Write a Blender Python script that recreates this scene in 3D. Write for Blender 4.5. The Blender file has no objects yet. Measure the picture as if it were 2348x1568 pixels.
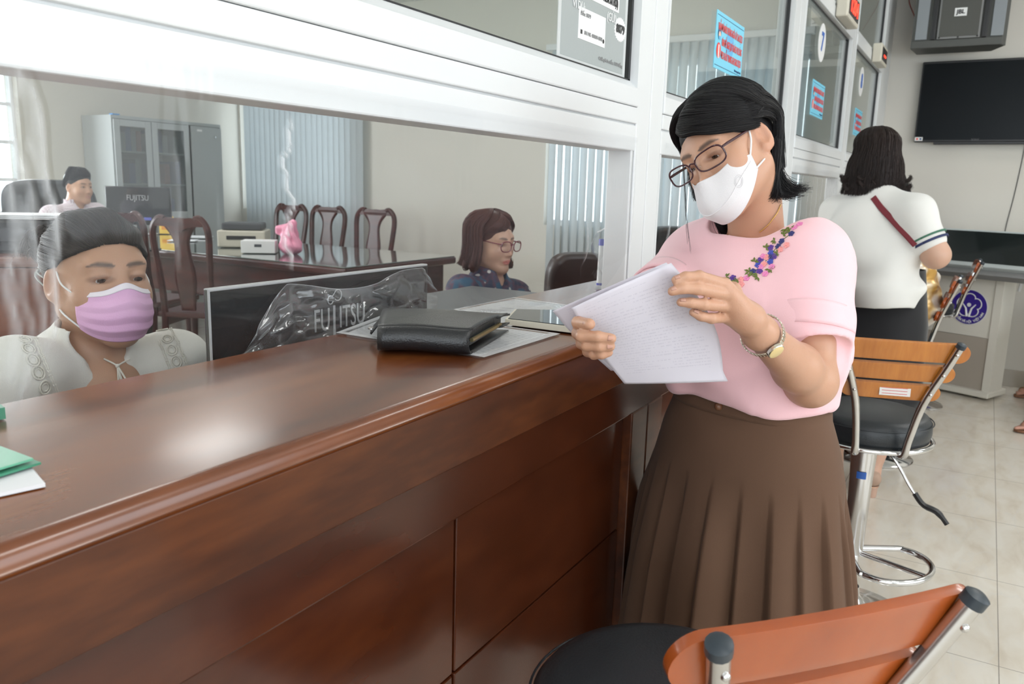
import bpy, bmesh, math, random
import numpy as np
from mathutils import Vector, Matrix
from mathutils.bvhtree import BVHTree
random.seed(5); rng = np.random.default_rng(5)
SC = bpy.context.scene; COL = SC.collection
PI = math.pi
# ------------------------------------------------------------------ camera
FPX = 1850.0; CXP, CYP = 1174.0, 784.0; CH = 1.30
def _n(v): v = np.asarray(v, float); return v/np.linalg.norm(v)
_d1 = _n([1096., 329., -FPX]); _d2 = np.array([-3258., 451., -FPX]); _d2 = _n(_d2-_d1*_d1.dot(_d2)); _d3 = np.cross(_d1, _d2)
RW = np.array([_d1, _d2, _d3])           # camera axes -> world axes
cam_d = bpy.data.cameras.new('camera'); cam = bpy.data.objects.new('camera', cam_d); COL.objects.link(cam)
M4 = Matrix([list(RW[0])+[0], list(RW[1])+[0], list(RW[2])+[CH], [0, 0, 0, 1]])
cam.matrix_world = M4
cam_d.sensor_width = 36.0; cam_d.lens = 36.0*FPX/2348.0; cam_d.clip_start = 0.02; cam_d.clip_end = 200
cam_d.dof.use_dof = True; cam_d.dof.focus_distance = 1.30; cam_d.dof.aperture_fstop = 10.0
SC.camera = cam
def ray(x, y): return RW @ np.array([x-CXP, -(y-CYP), -FPX])
def P(x, y, D): return np.array([0, 0, CH]) + ray(x, y)*D/FPX      # point at depth D
def hit(x, y, ax, v):
    r = ray(x, y); o = np.array([0, 0, CH]); return o + r*(v-o[ax])/r[ax]
# ------------------------------------------------------------------ view, world, daylight
SC.view_settings.view_transform = 'Standard'; SC.view_settings.look = 'None'
SC.view_settings.exposure = 0.0; SC.view_settings.gamma = 1.0; SC.view_settings.use_curve_mapping = False
W = bpy.data.worlds.new('daylight_sky'); SC.world = W; W.use_nodes = True
_bg = W.node_tree.nodes['Background']; _bg.inputs[0].default_value = (0.86, 0.94, 1.0, 1); _bg.inputs[1].default_value = 3.2
SC.cycles.max_bounces = 10; SC.cycles.transparent_max_bounces = 24; SC.cycles.diffuse_bounces = 4
SC.cycles.caustics_reflective = False; SC.cycles.caustics_refractive = False
SC.cycles.use_denoising = True; SC.cycles.sample_clamp_indirect = 6.0
def area(name, loc, rot, sx, sy, power, col):
    l = bpy.data.lights.new(name, 'AREA'); l.shape = 'RECTANGLE'; l.size = sx; l.size_y = sy; l.energy = power; l.color = col
    o = bpy.data.objects.new(name, l); COL.objects.link(o); o.location = loc; o.rotation_euler = rot; return o
# daylight entering by the glazed front behind the photographer, by the side windows and by the office windows
area('daylight_front_windows', (-2.85, -1.2, 1.75), (0, -PI/2, 0), 2.2, 4.0, 25, (0.93, 0.97, 1.0))
area('daylight_side_windows', (1.5, -3.55, 1.8), (PI/2, 0, 0), 5.0, 1.8, 34, (0.95, 0.98, 1.0))
area('daylight_office_window', (-.35, 7.3, 1.6), (-PI/2, 0, 0), 2.5, 1.3, 120, (0.93, 0.98, 1.0))
area('daylight_office_window_far', (2.9, 7.3, 1.6), (-PI/2, 0, 0), 2.4, 1.3, 75, (0.93, 0.98, 1.0))

# ------------------------------------------------------------------ material helpers
MATS = {}
def mat(name, col=(.8, .8, .8), rough=.5, metal=0, spec=.5, coat=0, sheen=0, emit=None, es=1, alpha=1, trans=0, sss=0, bump=None, attr=None, ior=None):
    if name in MATS: return MATS[name]
    m = bpy.data.materials.new(name); m.use_nodes = True; nt = m.node_tree; b = nt.nodes['Principled BSDF']
    I = b.inputs
    I['Base Color'].default_value = (*col, 1); I['Roughness'].default_value = rough; I['Metallic'].default_value = metal
    I['Specular IOR Level'].default_value = spec; I['Coat Weight'].default_value = coat; I['Sheen Weight'].default_value = sheen
    I['Coat Roughness'].default_value = .08
    I['Alpha'].default_value = alpha; I['Transmission Weight'].default_value = trans
    if ior: I['IOR'].default_value = ior
    if sss:
        I['Subsurface Weight'].default_value = sss; I['Subsurface Radius'].default_value = (1, .35, .2); I['Subsurface Scale'].default_value = .006
    if emit: I['Emission Color'].default_value = (*emit, 1); I['Emission Strength'].default_value = es
    if attr:
        a = nt.nodes.new('ShaderNodeAttribute'); a.attribute_name = attr; nt.links.new(a.outputs['Color'], I['Base Color'])
    if bump:   # (scale, strength, detail, (sx,sy,sz))
        tc = nt.nodes.new('ShaderNodeTexCoord'); mp = nt.nodes.new('ShaderNodeMapping'); no = nt.nodes.new('ShaderNodeTexNoise'); bp = nt.nodes.new('ShaderNodeBump')
        mp.inputs['Scale'].default_value = bump[3] if len(bump) > 3 else (1, 1, 1)
        no.inputs['Scale'].default_value = bump[0]; no.inputs['Detail'].default_value = bump[2]; bp.inputs['Strength'].default_value = bump[1]; bp.inputs['Distance'].default_value = .002
        nt.links.new(tc.outputs['Object'], mp.inputs[0]); nt.links.new(mp.outputs[0], no.inputs['Vector']); nt.links.new(no.outputs['Fac'], bp.inputs['Height']); nt.links.new(bp.outputs[0], I['Normal'])
    MATS[name] = m; return m
def ramp(nt, fac, stops):
    r = nt.nodes.new('ShaderNodeValToRGB'); el = r.color_ramp.elements
    while len(el) < len(stops): el.new(.5)
    for e, (p, c) in zip(el, stops): e.position = p; e.color = (*c, 1)
    nt.links.new(fac, r.inputs[0]); return r.outputs[0]
def wood(name, c0, c1, c2, scale=(1, 8, 8), ns=2.2, rough=.28, coat=.5, spec=.5):
    if name in MATS: return MATS[name]
    m = mat(name, c1, rough, coat=coat, spec=spec); nt = m.node_tree; b = nt.nodes['Principled BSDF']
    tc = nt.nodes.new('ShaderNodeTexCoord'); mp = nt.nodes.new('ShaderNodeMapping'); mp.inputs['Scale'].default_value = scale
    n1 = nt.nodes.new('ShaderNodeTexNoise'); n1.inputs['Scale'].default_value = ns; n1.inputs['Detail'].default_value = 6; n1.inputs['Distortion'].default_value = .6
    n2 = nt.nodes.new('ShaderNodeTexNoise'); n2.inputs['Scale'].default_value = ns*9; n2.inputs['Detail'].default_value = 3
    mx = nt.nodes.new('ShaderNodeMix'); mx.data_type = 'FLOAT'; mx.inputs[0].default_value = .25
    nt.links.new(tc.outputs['Object'], mp.inputs[0]); nt.links.new(mp.outputs[0], n1.inputs['Vector']); nt.links.new(mp.outputs[0], n2.inputs['Vector'])
    nt.links.new(n1.outputs['Fac'], mx.inputs[2]); nt.links.new(n2.outputs['Fac'], mx.inputs[3])
    nt.links.new(ramp(nt, mx.outputs[0], [(.3, c0), (.5, c1), (.7, c2)]), b.inputs['Base Color'])
    b.inputs['Coat Roughness'].default_value = .14
    return m
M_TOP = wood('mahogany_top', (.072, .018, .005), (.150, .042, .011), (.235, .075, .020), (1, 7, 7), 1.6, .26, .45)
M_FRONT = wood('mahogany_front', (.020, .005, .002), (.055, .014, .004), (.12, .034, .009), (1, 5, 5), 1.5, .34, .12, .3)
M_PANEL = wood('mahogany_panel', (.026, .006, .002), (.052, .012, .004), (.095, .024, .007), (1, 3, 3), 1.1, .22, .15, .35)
M_ALU = mat('white_powder_coated_aluminium', (.73, .745, .755), .28, spec=.45)
M_GASK = mat('black_rubber_gasket', (.01, .01, .012), .4)
M_WALL = mat('cream_painted_wall', (.66, .635, .58), .75, bump=(60, .1, 3))
M_WALLW = mat('white_painted_wall', (.74, .74, .72), .7)
M_CEIL = mat('white_ceiling_paint', (.8, .8, .78), .8)
M_CHROME = mat('polished_chrome', (.72, .72, .73), .09, 1)
M_CHROME2 = mat('brushed_chrome', (.62, .61, .60), .24, 1)
M_BLKL = mat('black_leatherette', (.018, .022, .026), .38, bump=(260, .25, 2))
M_BLKP = mat('black_plastic', (.015, .015, .017), .35)
M_BLKG = mat('gloss_black_plastic', (.010, .012, .014), .08, spec=.6)
M_GREYP = mat('dark_grey_plastic', (.07, .075, .085), .45)
M_SLAT = wood('orange_lacquered_plywood', (.36, .110, .018), (.48, .165, .028), (.58, .22, .040), (6, 1, 1), 2.5, .24, .5)
M_SLAT2 = wood('red_brown_lacquered_plywood', (.27, .050, .008), (.38, .078, .011), (.46, .11, .016), (1.5, 1, 1), 1.2, .22, .45)
M_DKW = wood('dark_rosewood', (.022, .005, .005), (.045, .010, .009), (.080, .018, .014), (1, 1, 5), 3, .30, .15, .35)
M_WHITE = mat('white_print', (.8, .8, .8), .5)
M_PAPER = mat('white_paper', (.78, .79, .82), .6)
M_BEIGEP = mat('beige_plastic', (.66, .62, .52), .4)
def mirror_glass(name, tint=(.93, .96, .95), refl=.10, rough=.0, haze=0.0, hazecol=(.75, .76, .78), gk=.7):
    if name in MATS: return MATS[name]
    m = bpy.data.materials.new(name); m.use_nodes = True; nt = m.node_tree; nt.nodes.clear()
    out = nt.nodes.new('ShaderNodeOutputMaterial'); tr = nt.nodes.new('ShaderNodeBsdfTransparent'); tr.inputs[0].default_value = (*tint, 1)
    gl = nt.nodes.new('ShaderNodeBsdfGlossy'); gl.inputs['Roughness'].default_value = rough
    fr = nt.nodes.new('ShaderNodeLayerWeight'); fr.inputs[0].default_value = .5
    pw = nt.nodes.new('ShaderNodeMath'); pw.operation = 'POWER'; pw.inputs[1].default_value = 5.0; nt.links.new(fr.outputs['Facing'], pw.inputs[0])
    mul = nt.nodes.new('ShaderNodeMath'); mul.operation = 'MULTIPLY_ADD'; mul.inputs[1].default_value = gk; mul.inputs[2].default_value = refl; mul.use_clamp = True
    mx = nt.nodes.new('ShaderNodeMixShader'); nt.links.new(pw.outputs[0], mul.inputs[0]); nt.links.new(mul.outputs[0], mx.inputs[0]); nt.links.new(tr.outputs[0], mx.inputs[1]); nt.links.new(gl.outputs[0], mx.inputs[2])
    last = mx.outputs[0]
    if haze:
        df = nt.nodes.new('ShaderNodeBsdfDiffuse'); df.inputs[0].default_value = (*hazecol, 1)
        at = nt.nodes.new('ShaderNodeAttribute'); at.attribute_name = 'crease'  # whitish diffuse mixed in along creases, painting their glossy streaks
        no = nt.nodes.new('ShaderNodeTexNoise'); no.inputs['Scale'].default_value = 5; no.inputs['Detail'].default_value = 6
        tc = nt.nodes.new('ShaderNodeTexCoord'); nt.links.new(tc.outputs['Object'], no.inputs['Vector'])
        ma = nt.nodes.new('ShaderNodeMath'); ma.operation = 'MULTIPLY'; ma.inputs[1].default_value = haze*2; nt.links.new(no.outputs['Fac'], ma.inputs[0])
        ad = nt.nodes.new('ShaderNodeMath'); ad.operation = 'ADD'; ad.use_clamp = True; nt.links.new(ma.outputs[0], ad.inputs[0]); nt.links.new(at.outputs['Fac'], ad.inputs[1])
        m2 = nt.nodes.new('ShaderNodeMixShader'); nt.links.new(ad.outputs[0], m2.inputs[0]); nt.links.new(last, m2.inputs[1]); nt.links.new(df.outputs[0], m2.inputs[2]); last = m2.outputs[0]
        # fine ripples of soft vinyl
        bn = nt.nodes.new('ShaderNodeTexNoise'); bn.inputs['Scale'].default_value = 9; bn.inputs['Detail'].default_value = 2; mp = nt.nodes.new('ShaderNodeMapping'); mp.inputs['Scale'].default_value = (2.2, 1, .5)
        bp = nt.nodes.new('ShaderNodeBump'); bp.inputs['Strength'].default_value = .35; bp.inputs['Distance'].default_value = .006
        nt.links.new(tc.outputs['Object'], mp.inputs[0]); nt.links.new(mp.outputs[0], bn.inputs['Vector']); nt.links.new(bn.outputs['Fac'], bp.inputs['Height']); nt.links.new(bp.outputs[0], gl.inputs['Normal']); nt.links.new(bp.outputs[0], fr.inputs['Normal'])
    nt.links.new(last, out.inputs[0]); MATS[name] = m; return m
M_GLASS = mirror_glass('window_glass', (.92, .95, .945), .035)
M_FILM = mirror_glass('clear_vinyl_film', (.975, .98, .985), .025, .06, .017, gk=.25)
M_FILM2 = mirror_glass('crumpled_clear_vinyl', (.96, .965, .965), .08, .08, .05, gk=.5)
M_LENS = mirror_glass('spectacle_lens', (.97, .97, .97), .05)

# ------------------------------------------------------------------ object helpers
def setp(o, label=None, cat=None, group=None, kind=None):
    for k, v in (('label', label), ('category', cat), ('group', group), ('kind', kind)):
        if v: o[k] = v
    return o
WM = {}
def link(o, parent=None):
    COL.objects.link(o)
    if parent is not None:
        o.parent = parent; o.matrix_parent_inverse = WM.get(parent.name, Matrix()).inverted()
    return o
def thing(name, label, cat, loc=(0, 0, 0), group=None, kind=None):
    o = bpy.data.objects.new(name, None); o.empty_display_size = .1; COL.objects.link(o); o.location = tuple(float(c) for c in loc)
    WM[o.name] = Matrix.Translation(o.location); return setp(o, label, cat, group, kind)
def mesh_np(name, V, F, smooth=True):
    me = bpy.data.meshes.new(name); V = np.asarray(V, np.float32); me.vertices.add(len(V)); me.vertices.foreach_set('co', V.ravel())
    if isinstance(F, np.ndarray):
        k = F.shape[1]; n = len(F); me.loops.add(n*k); me.loops.foreach_set('vertex_index', F.astype(np.int32).ravel())
        me.polygons.add(n); me.polygons.foreach_set('loop_start', np.arange(0, n*k, k, dtype=np.int32)); me.polygons.foreach_set('loop_total', np.full(n, k, np.int32))
        me.update(calc_edges=True); me.validate()
    else:
        me.clear_geometry(); me.from_pydata([tuple(map(float, v)) for v in V], [], [list(map(int, f)) for f in F]); me.update()
    me.polygons.foreach_set('use_smooth', [smooth]*len(me.polygons)); return me
def addobj(name, me, m, parent=None, **kw):
    o = bpy.data.objects.new(name, me)
    if m is not None:
        for q in (m if isinstance(m, (list, tuple)) else [m]): me.materials.append(q)
    link(o, parent); return setp(o, **kw)
def colattr(me, cols, name='Col'):
    a = me.color_attributes.new(name, 'FLOAT_COLOR', 'POINT'); c = np.ones((len(me.vertices), 4), np.float32); c[:, :3] = cols; a.data.foreach_set('color', c.ravel())
class MB:
    """collects shapes; build() links them as one mesh object"""
    def __init__(s): s.bm = bmesh.new()
    def box(s, a, b, bev=0, seg=2, rot=None, piv=None):
        a = np.array(a, float); b = np.array(b, float); lo = np.minimum(a, b); hi = np.maximum(a, b)
        r = bmesh.ops.create_cube(s.bm, size=1); vs = r['verts']; c = (lo+hi)/2; d = np.maximum(hi-lo, 1e-5)
        for v in vs: v.co = Vector((v.co.x*d[0], v.co.y*d[1], v.co.z*d[2]))
        if bev > 0:
            es = list({e for v in vs for e in v.link_edges}); n0 = set(s.bm.verts)
            g = bmesh.ops.bevel(s.bm, geom=es, offset=min(bev, min(d)*.49), segments=seg, profile=.5, affect='EDGES')
            vs = list({v for f in g['faces'] for v in f.verts} | {v for v in vs if v.is_valid})
        for v in vs:
            q = v.co
            if rot is not None: q = rot @ q
            v.co = q + Vector(c)
        return s
    def obox(s, c, ax, dims, bev=0):       # oriented box: centre, 3x3 columns axes, dims
        R = Matrix(np.array(ax).T.tolist()) if not isinstance(ax, Matrix) else ax
        d = np.array(dims)/2; cc = np.array(c, float)
        n0 = len(s.bm.verts); s.box(-d, d, bev); s.bm.verts.ensure_lookup_table()
        for v in list(s.bm.verts)[n0:]: v.co = R @ v.co + Vector(cc)
        return s
    def tube(s, pts, r, n=10, cap=True, closed=False, sq=None):
        pts = [Vector(tuple(map(float, p))) for p in pts]; m = len(pts)
        rs = r if isinstance(r, (list, tuple, np.ndarray)) else [r]*m
        T = []
        for i in range(m):
            a = pts[(i-1) % m] if (closed or i > 0) else pts[i]; b = pts[(i+1) % m] if (closed or i < m-1) else pts[i]
            t = (b-a); T.append(t.normalized() if t.length > 1e-9 else Vector((0, 0, 1)))
        u = T[0].orthogonal().normalized(); rings = []
        for i in range(m):
            if i: u = (u - T[i]*u.dot(T[i])).normalized()
            w = T[i].cross(u); ring = []
            for k in range(n):
                a = 2*PI*k/n; q = pts[i] + (u*math.cos(a) + w*math.sin(a))*rs[i]
                ring.append(s.bm.verts.new(q))
            rings.append(ring)
        for i in range(m-1 + (1 if closed else 0)):
            A, B = rings[i], rings[(i+1) % m]
            off = 0
            if closed and i == m-1: off = min(range(n), key=lambda o: (A[0].co-B[o].co).length)
            for k in range(n): s.bm.faces.new((A[k], A[(k+1) % n], B[(k+1+off) % n], B[(k+off) % n]))
        if cap and not closed: s.bm.faces.new(rings[0][::-1]); s.bm.faces.new(rings[-1])
        return s
    def lathe(s, prof, c=(0, 0, 0), n=48, cap=True, axis='z'):
        rings = []
        for r, z in prof:
            ring = []
            for k in range(n):
                a = 2*PI*k/n; x, y = r*math.cos(a), r*math.sin(a)
                p = (x, y, z) if axis == 'z' else ((z, x, y) if axis == 'x' else (y, z, x))
                ring.append(s.bm.verts.new(Vector(p)+Vector(tuple(map(float, c)))))
            rings.append(ring)
        for A, B in zip(rings, rings[1:]):
            for k in range(n): s.bm.faces.new((A[k], A[(k+1) % n], B[(k+1) % n], B[k]))
        if cap: s.bm.faces.new(rings[0][::-1]); s.bm.faces.new(rings[-1])
        return s
    def prism(s, poly, ax, a, b):       # poly in the two other axes, extruded along axis ax from a to b
        def mk(p, v):
            q = [0, 0, 0]; o = [i for i in range(3) if i != ax]; q[o[0]] = p[0]; q[o[1]] = p[1]; q[ax] = v; return s.bm.verts.new(q)
        A = [mk(p, a) for p in poly]; B = [mk(p, b) for p in poly]; n = len(poly)
        s.bm.faces.new(A[::-1]); s.bm.faces.new(B)
        for k in range(n): s.bm.faces.new((A[k], A[(k+1) % n], B[(k+1) % n], B[k]))
        return s
    def grid(s, f, nu, nv, thick=0):     # f(u,v)->point
        G = [[s.bm.verts.new(tuple(map(float, f(i/nu, j/nv)))) for j in range(nv+1)] for i in range(nu+1)]
        for i in range(nu):
            for j in range(nv): s.bm.faces.new((G[i][j], G[i+1][j], G[i+1][j+1], G[i][j+1]))
        return s
    def ball(s, c, r, seg=20, sc=(1, 1, 1), R=None):
        g = bmesh.ops.create_uvsphere(s.bm, u_segments=seg, v_segments=max(6, seg//2), radius=1)
        for v in g['verts']:
            q = Vector((v.co.x*sc[0]*r, v.co.y*sc[1]*r, v.co.z*sc[2]*r)); q = R @ q if R is not None else q; v.co = q + Vector(tuple(map(float, c)))
        return s
    def build(s, name, m, parent=None, smooth=False, solid=0, auto=40, **kw):
        bmesh.ops.recalc_face_normals(s.bm, faces=s.bm.faces)
        me = bpy.data.meshes.new(name); s.bm.to_mesh(me); s.bm.free()
        if smooth:
            me.polygons.foreach_set('use_smooth', [True]*len(me.polygons))
            if auto: me.set_sharp_from_angle(angle=math.radians(auto))
        o = addobj(name, me, m, parent, **kw)
        if solid:
            q = o.modifiers.new('thickness', 'SOLIDIFY'); q.thickness = solid; q.offset = 0
        return o
def copy_tree(o, parent=None):
    c = o.copy(); COL.objects.link(c)
    if parent is not None: c.parent = parent
    for ch in [x for x in ALLCH(o)]: copy_tree(ch, c)
    return c
def ALLCH(o): return [x for x in list(COL.objects) if x.parent == o]
def text(body, size, loc, xdir, ydir, m, parent, name='lettering', ext=.0006, align='LEFT', sx=1.0, bold=0.0, sy=1.0, shear=0):
    cu = bpy.data.curves.new('t', 'FONT'); cu.body = body; cu.size = size; cu.align_x = align; cu.align_y = 'CENTER'; cu.extrude = ext; cu.offset = bold; cu.resolution_u = 3; cu.shear = shear
    o = bpy.data.objects.new('t', cu); COL.objects.link(o)
    dg = bpy.context.evaluated_depsgraph_get(); me = bpy.data.meshes.new_from_object(o.evaluated_get(dg)); bpy.data.objects.remove(o)
    x = Vector(tuple(map(float, xdir))).normalized(); y = Vector(tuple(map(float, ydir))); y = (y-x*y.dot(x)).normalized(); z = x.cross(y)
    R = Matrix((x*sx, y*sy, z)).transposed().to_4x4(); R.translation = Vector(tuple(map(float, loc)))
    me.transform(R); me.materials.clear(); return addobj(name, me, m, parent)
def catmull(pts, n):
    pts = np.asarray(pts, float); K = len(pts); t = np.linspace(0, K-1, n); out = []
    for q in t:
        i = min(int(q), K-2); u = q-i; p0 = pts[max(i-1, 0)]; p1 = pts[i]; p2 = pts[i+1]; p3 = pts[min(i+2, K-1)]
        out.append(.5*((2*p1)+(-p0+p2)*u+(2*p0-5*p1+4*p2-p3)*u*u+(-p0+3*p1-3*p2+p3)*u**3))
    return np.array(out)
# ------------------------------------------------------------------ implicit surfaces for bodies and cloth
def cone(a, b, ra, rb, k=.015, op='u'): return dict(t='c', a=np.array(a, float), b=np.array(b, float), ra=ra, rb=rb, k=k, op=op)
def ell(c, r, R=None, k=.015, op='u'): return dict(t='e', c=np.array(c, float), r=np.array(r, float), R=np.eye(3) if R is None else np.asarray(R, float), k=k, op=op)
def _ev(p, X):
    if p['t'] == 'c':
        ba = p['b']-p['a']; L = ba.dot(ba)+1e-12; h = np.clip((X-p['a'])@ba/L, 0, 1)
        d = X-p['a']-h[:, None]*ba; return np.sqrt((d*d).sum(1))-(p['ra']+(p['rb']-p['ra'])*h)
    q = (X-p['c'])@p['R']; k0 = np.sqrt(((q/p['r'])**2).sum(1)); k1 = np.sqrt(((q/p['r']**2)**2).sum(1))+1e-9
    return np.where(k0 < 1e-4, -p['r'].min(), k0*(k0-1)/k1)
def _bs(p):
    if p['t'] == 'c': return (p['a']+p['b'])/2, np.linalg.norm(p['a']-p['b'])/2+max(p['ra'], p['rb'])
    return p['c'], p['r'].max()
def sdf_eval(prims, X, disp=None):
    d = np.full(len(X), 1.0)
    for p in prims:
        e = _ev(p, X); k = p['k']
        if p['op'] == 'u':
            h = np.maximum(k-np.abs(d-e), 0)/k; d = np.minimum(d, e)-h*h*k*.25
        else:
            h = np.maximum(k-np.abs(d+e), 0)/k; d = np.maximum(d, -e)+h*h*k*.25
    if disp is not None: d = d+disp(X)
    return d
def sdf_mesh(prims, res, disp=None, pad=.02, B=12):
    lo = np.min([_bs(p)[0]-_bs(p)[1] for p in prims if p['op'] == 'u'], 0)-pad; hi = np.max([_bs(p)[0]+_bs(p)[1] for p in prims if p['op'] == 'u'], 0)+pad
    nb = np.ceil((hi-lo)/(res*B)).astype(int); N = nb*B; F = np.full(N, 1.0, np.float32)
    g = np.stack(np.meshgrid(*[np.arange(B)]*3, indexing='ij'), -1).reshape(-1, 3)*res
    diag = B*res*.87; BS = [_bs(p) for p in prims]; C0 = np.array([b[0] for b in BS]); R0 = np.array([b[1] for b in BS])
    for i in range(nb[0]):
        for j in range(nb[1]):
            for k in range(nb[2]):
                o = lo+np.array([i, j, k])*B*res; c = o+B*res/2
                near = np.where(np.linalg.norm(C0-c, axis=1) < R0+diag+.075)[0]
                if len(near) == 0: continue
                pr = [prims[q] for q in near]; v = sdf_eval(pr, c[None])[0]
                sl = (slice(i*B, i*B+B), slice(j*B, j*B+B), slice(k*B, k*B+B))
                if abs(v) > diag*1.6+.012: F[sl] = v
                else: F[sl] = sdf_eval(pr, g+o, disp).reshape(B, B, B)
    # surface nets
    S = F < 0
    c8 = [S[a:N[0]-1+a, b:N[1]-1+b, c:N[2]-1+c] for a in (0, 1) for b in (0, 1) for c in (0, 1)]
    cnt = sum(x.astype(np.int8) for x in c8); act = (cnt > 0) & (cnt < 8); idx = -np.ones(act.shape, np.int64); ac = np.argwhere(act); idx[act] = np.arange(len(ac))
    acc = np.zeros((len(ac), 3)); w = np.zeros(len(ac)); cor = [(a, b, c) for a in (0, 1) for b in (0, 1) for c in (0, 1)]
    Fv = {q: F[ac[:, 0]+q[0], ac[:, 1]+q[1], ac[:, 2]+q[2]] for q in cor}
    for q in cor:
        for ax in range(3):
            if q[ax] == 0:
                r = list(q); r[ax] = 1; r = tuple(r); a, b = Fv[q], Fv[r]; m = (a < 0) != (b < 0)
                t = np.where(m, a/(a-b+1e-20), 0); pt = np.tile(np.array(q, float), (len(ac), 1)); pt[:, ax] += t
                acc += pt*m[:, None]; w += m
    V = (ac+acc/w[:, None])*res+lo
    faces = []
    for ax in range(3):
        sh = list(S.shape); s0 = [slice(None)]*3; s1 = [slice(None)]*3; s0[ax] = slice(0, -1); s1[ax] = slice(1, None)
        D = S[tuple(s0)] != S[tuple(s1)]; e = np.argwhere(D); o = [i for i in range(3) if i != ax]
        ok = (e[:, o[0]] > 0) & (e[:, o[1]] > 0) & (e[:, o[0]] < S.shape[o[0]]-1) & (e[:, o[1]] < S.shape[o[1]]-1); e = e[ok]
        def ix(d0, d1):
            q = e.copy(); q[:, o[0]] += d0; q[:, o[1]] += d1; return idx[q[:, 0], q[:, 1], q[:, 2]]
        f = np.stack([ix(-1, -1), ix(0, -1), ix(0, 0), ix(-1, 0)], 1)
        ins = S[e[:, 0], e[:, 1], e[:, 2]]; flip = ins if ax != 1 else ~ins
        f[~flip] = f[~flip][:, ::-1]; faces.append(f)
    Fc = np.concatenate(faces); Fc = Fc[(Fc >= 0).all(1)]
    return V, Fc
def relax(V, F, it=1, lam=.5):
    for _ in range(it):
        s = np.zeros_like(V); c = np.zeros(len(V))
        for a, b in ((0, 1), (1, 2), (2, 3), (3, 0)):
            np.add.at(s, F[:, a], V[F[:, b]]); np.add.at(c, F[:, a], 1); np.add.at(s, F[:, b], V[F[:, a]]); np.add.at(c, F[:, b], 1)
        V = V+lam*(s/np.maximum(c, 1)[:, None]-V)
    return V
def bvh_of(V, F): return BVHTree.FromPolygons([tuple(v) for v in V.tolist()], F.tolist())
def pixhit(bvh, x, y):
    o = Vector((0, 0, CH)); d = Vector(ray(x, y)).normalized(); h = bvh.ray_cast(o, d)
    return (np.array(h[0]), np.array(h[1])) if h[0] is not None else (None, None)
# ================================================================== ROOM
def stone_floor():
    m = mat('polished_cream_tile', (.6, .56, .5), .12, spec=.5); nt = m.node_tree; b = nt.nodes['Principled BSDF']
    tc = nt.nodes.new('ShaderNodeTexCoord'); mp = nt.nodes.new('ShaderNodeMapping'); mp.inputs['Scale'].default_value = (1, 2.6, 1); mp.inputs['Rotation'].default_value = (0, 0, .5)
    n1 = nt.nodes.new('ShaderNodeTexNoise'); n1.inputs['Scale'].default_value = 5; n1.inputs['Detail'].default_value = 9; n1.inputs['Distortion'].default_value = .5
    nt.links.new(tc.outputs['Object'], mp.inputs[0]); nt.links.new(mp.outputs[0], n1.inputs['Vector'])
    base = ramp(nt, n1.outputs['Fac'], [(.30, (.64, .57, .47)), (.45, (.71, .65, .555)), (.62, (.75, .705, .625))])
    # pale veins
    n2 = nt.nodes.new('ShaderNodeTexNoise'); n2.inputs['Scale'].default_value = 1.7; n2.inputs['Detail'].default_value = 5; nt.links.new(mp.outputs[0], n2.inputs['Vector'])
    vn = ramp(nt, n2.outputs['Fac'], [(.485, (0, 0, 0)), (.5, (1, 1, 1)), (.515, (0, 0, 0))])
    mx = nt.nodes.new('ShaderNodeMix'); mx.data_type = 'RGBA'; mx.inputs[7].default_value = (.68, .66, .62, 1)
    mv = nt.nodes.new('ShaderNodeMath'); mv.operation = 'MULTIPLY'; mv.inputs[1].default_value = .35; nt.links.new(vn, mv.inputs[0])
    nt.links.new(mv.outputs[0], mx.inputs[0]); nt.links.new(base, mx.inputs[6])
    # joints every 0.6 m
    sep = nt.nodes.new('ShaderNodeSeparateXYZ'); nt.links.new(tc.outputs['Object'], sep.inputs[0])
    js = []
    for k, off in ((0, .1), (1, -.18)):
        a = nt.nodes.new('ShaderNodeMath'); a.operation = 'ADD'; a.inputs[1].default_value = 60-off; nt.links.new(sep.outputs[k], a.inputs[0])
        q = nt.nodes.new('ShaderNodeMath'); q.operation = 'PINGPONG'; q.inputs[1].default_value = .3; nt.links.new(a.outputs[0], q.inputs[0])
        l = nt.nodes.new('ShaderNodeMath'); l.operation = 'LESS_THAN'; l.inputs[1].default_value = .0013; nt.links.new(q.outputs[0], l.inputs[0]); js.append(l)
    mxx = nt.nodes.new('ShaderNodeMath'); mxx.operation = 'MAXIMUM'; nt.links.new(js[0].outputs[0], mxx.inputs[0]); nt.links.new(js[1].outputs[0], mxx.inputs[1])
    m3 = nt.nodes.new('ShaderNodeMix'); m3.data_type = 'RGBA'; m3.inputs[7].default_value = (.30, .27, .23, 1); nt.links.new(mxx.outputs[0], m3.inputs[0]); nt.links.new(mx.outputs[2], m3.inputs[6])
    nt.links.new(m3.outputs[2], b.inputs['Base Color']); return m
M_FLOOR = stone_floor()
XW = 6.585; YB = 7.45
MB().box((-3, -3.7, -.12), (XW+.2, YB+.2, 0)).build('floor', M_FLOOR, kind='structure')
MB().box((-3.2, -3.9, 3.0), (XW+.2, YB+.2, 3.12)).build('ceiling', M_CEIL, kind='structure')
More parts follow.
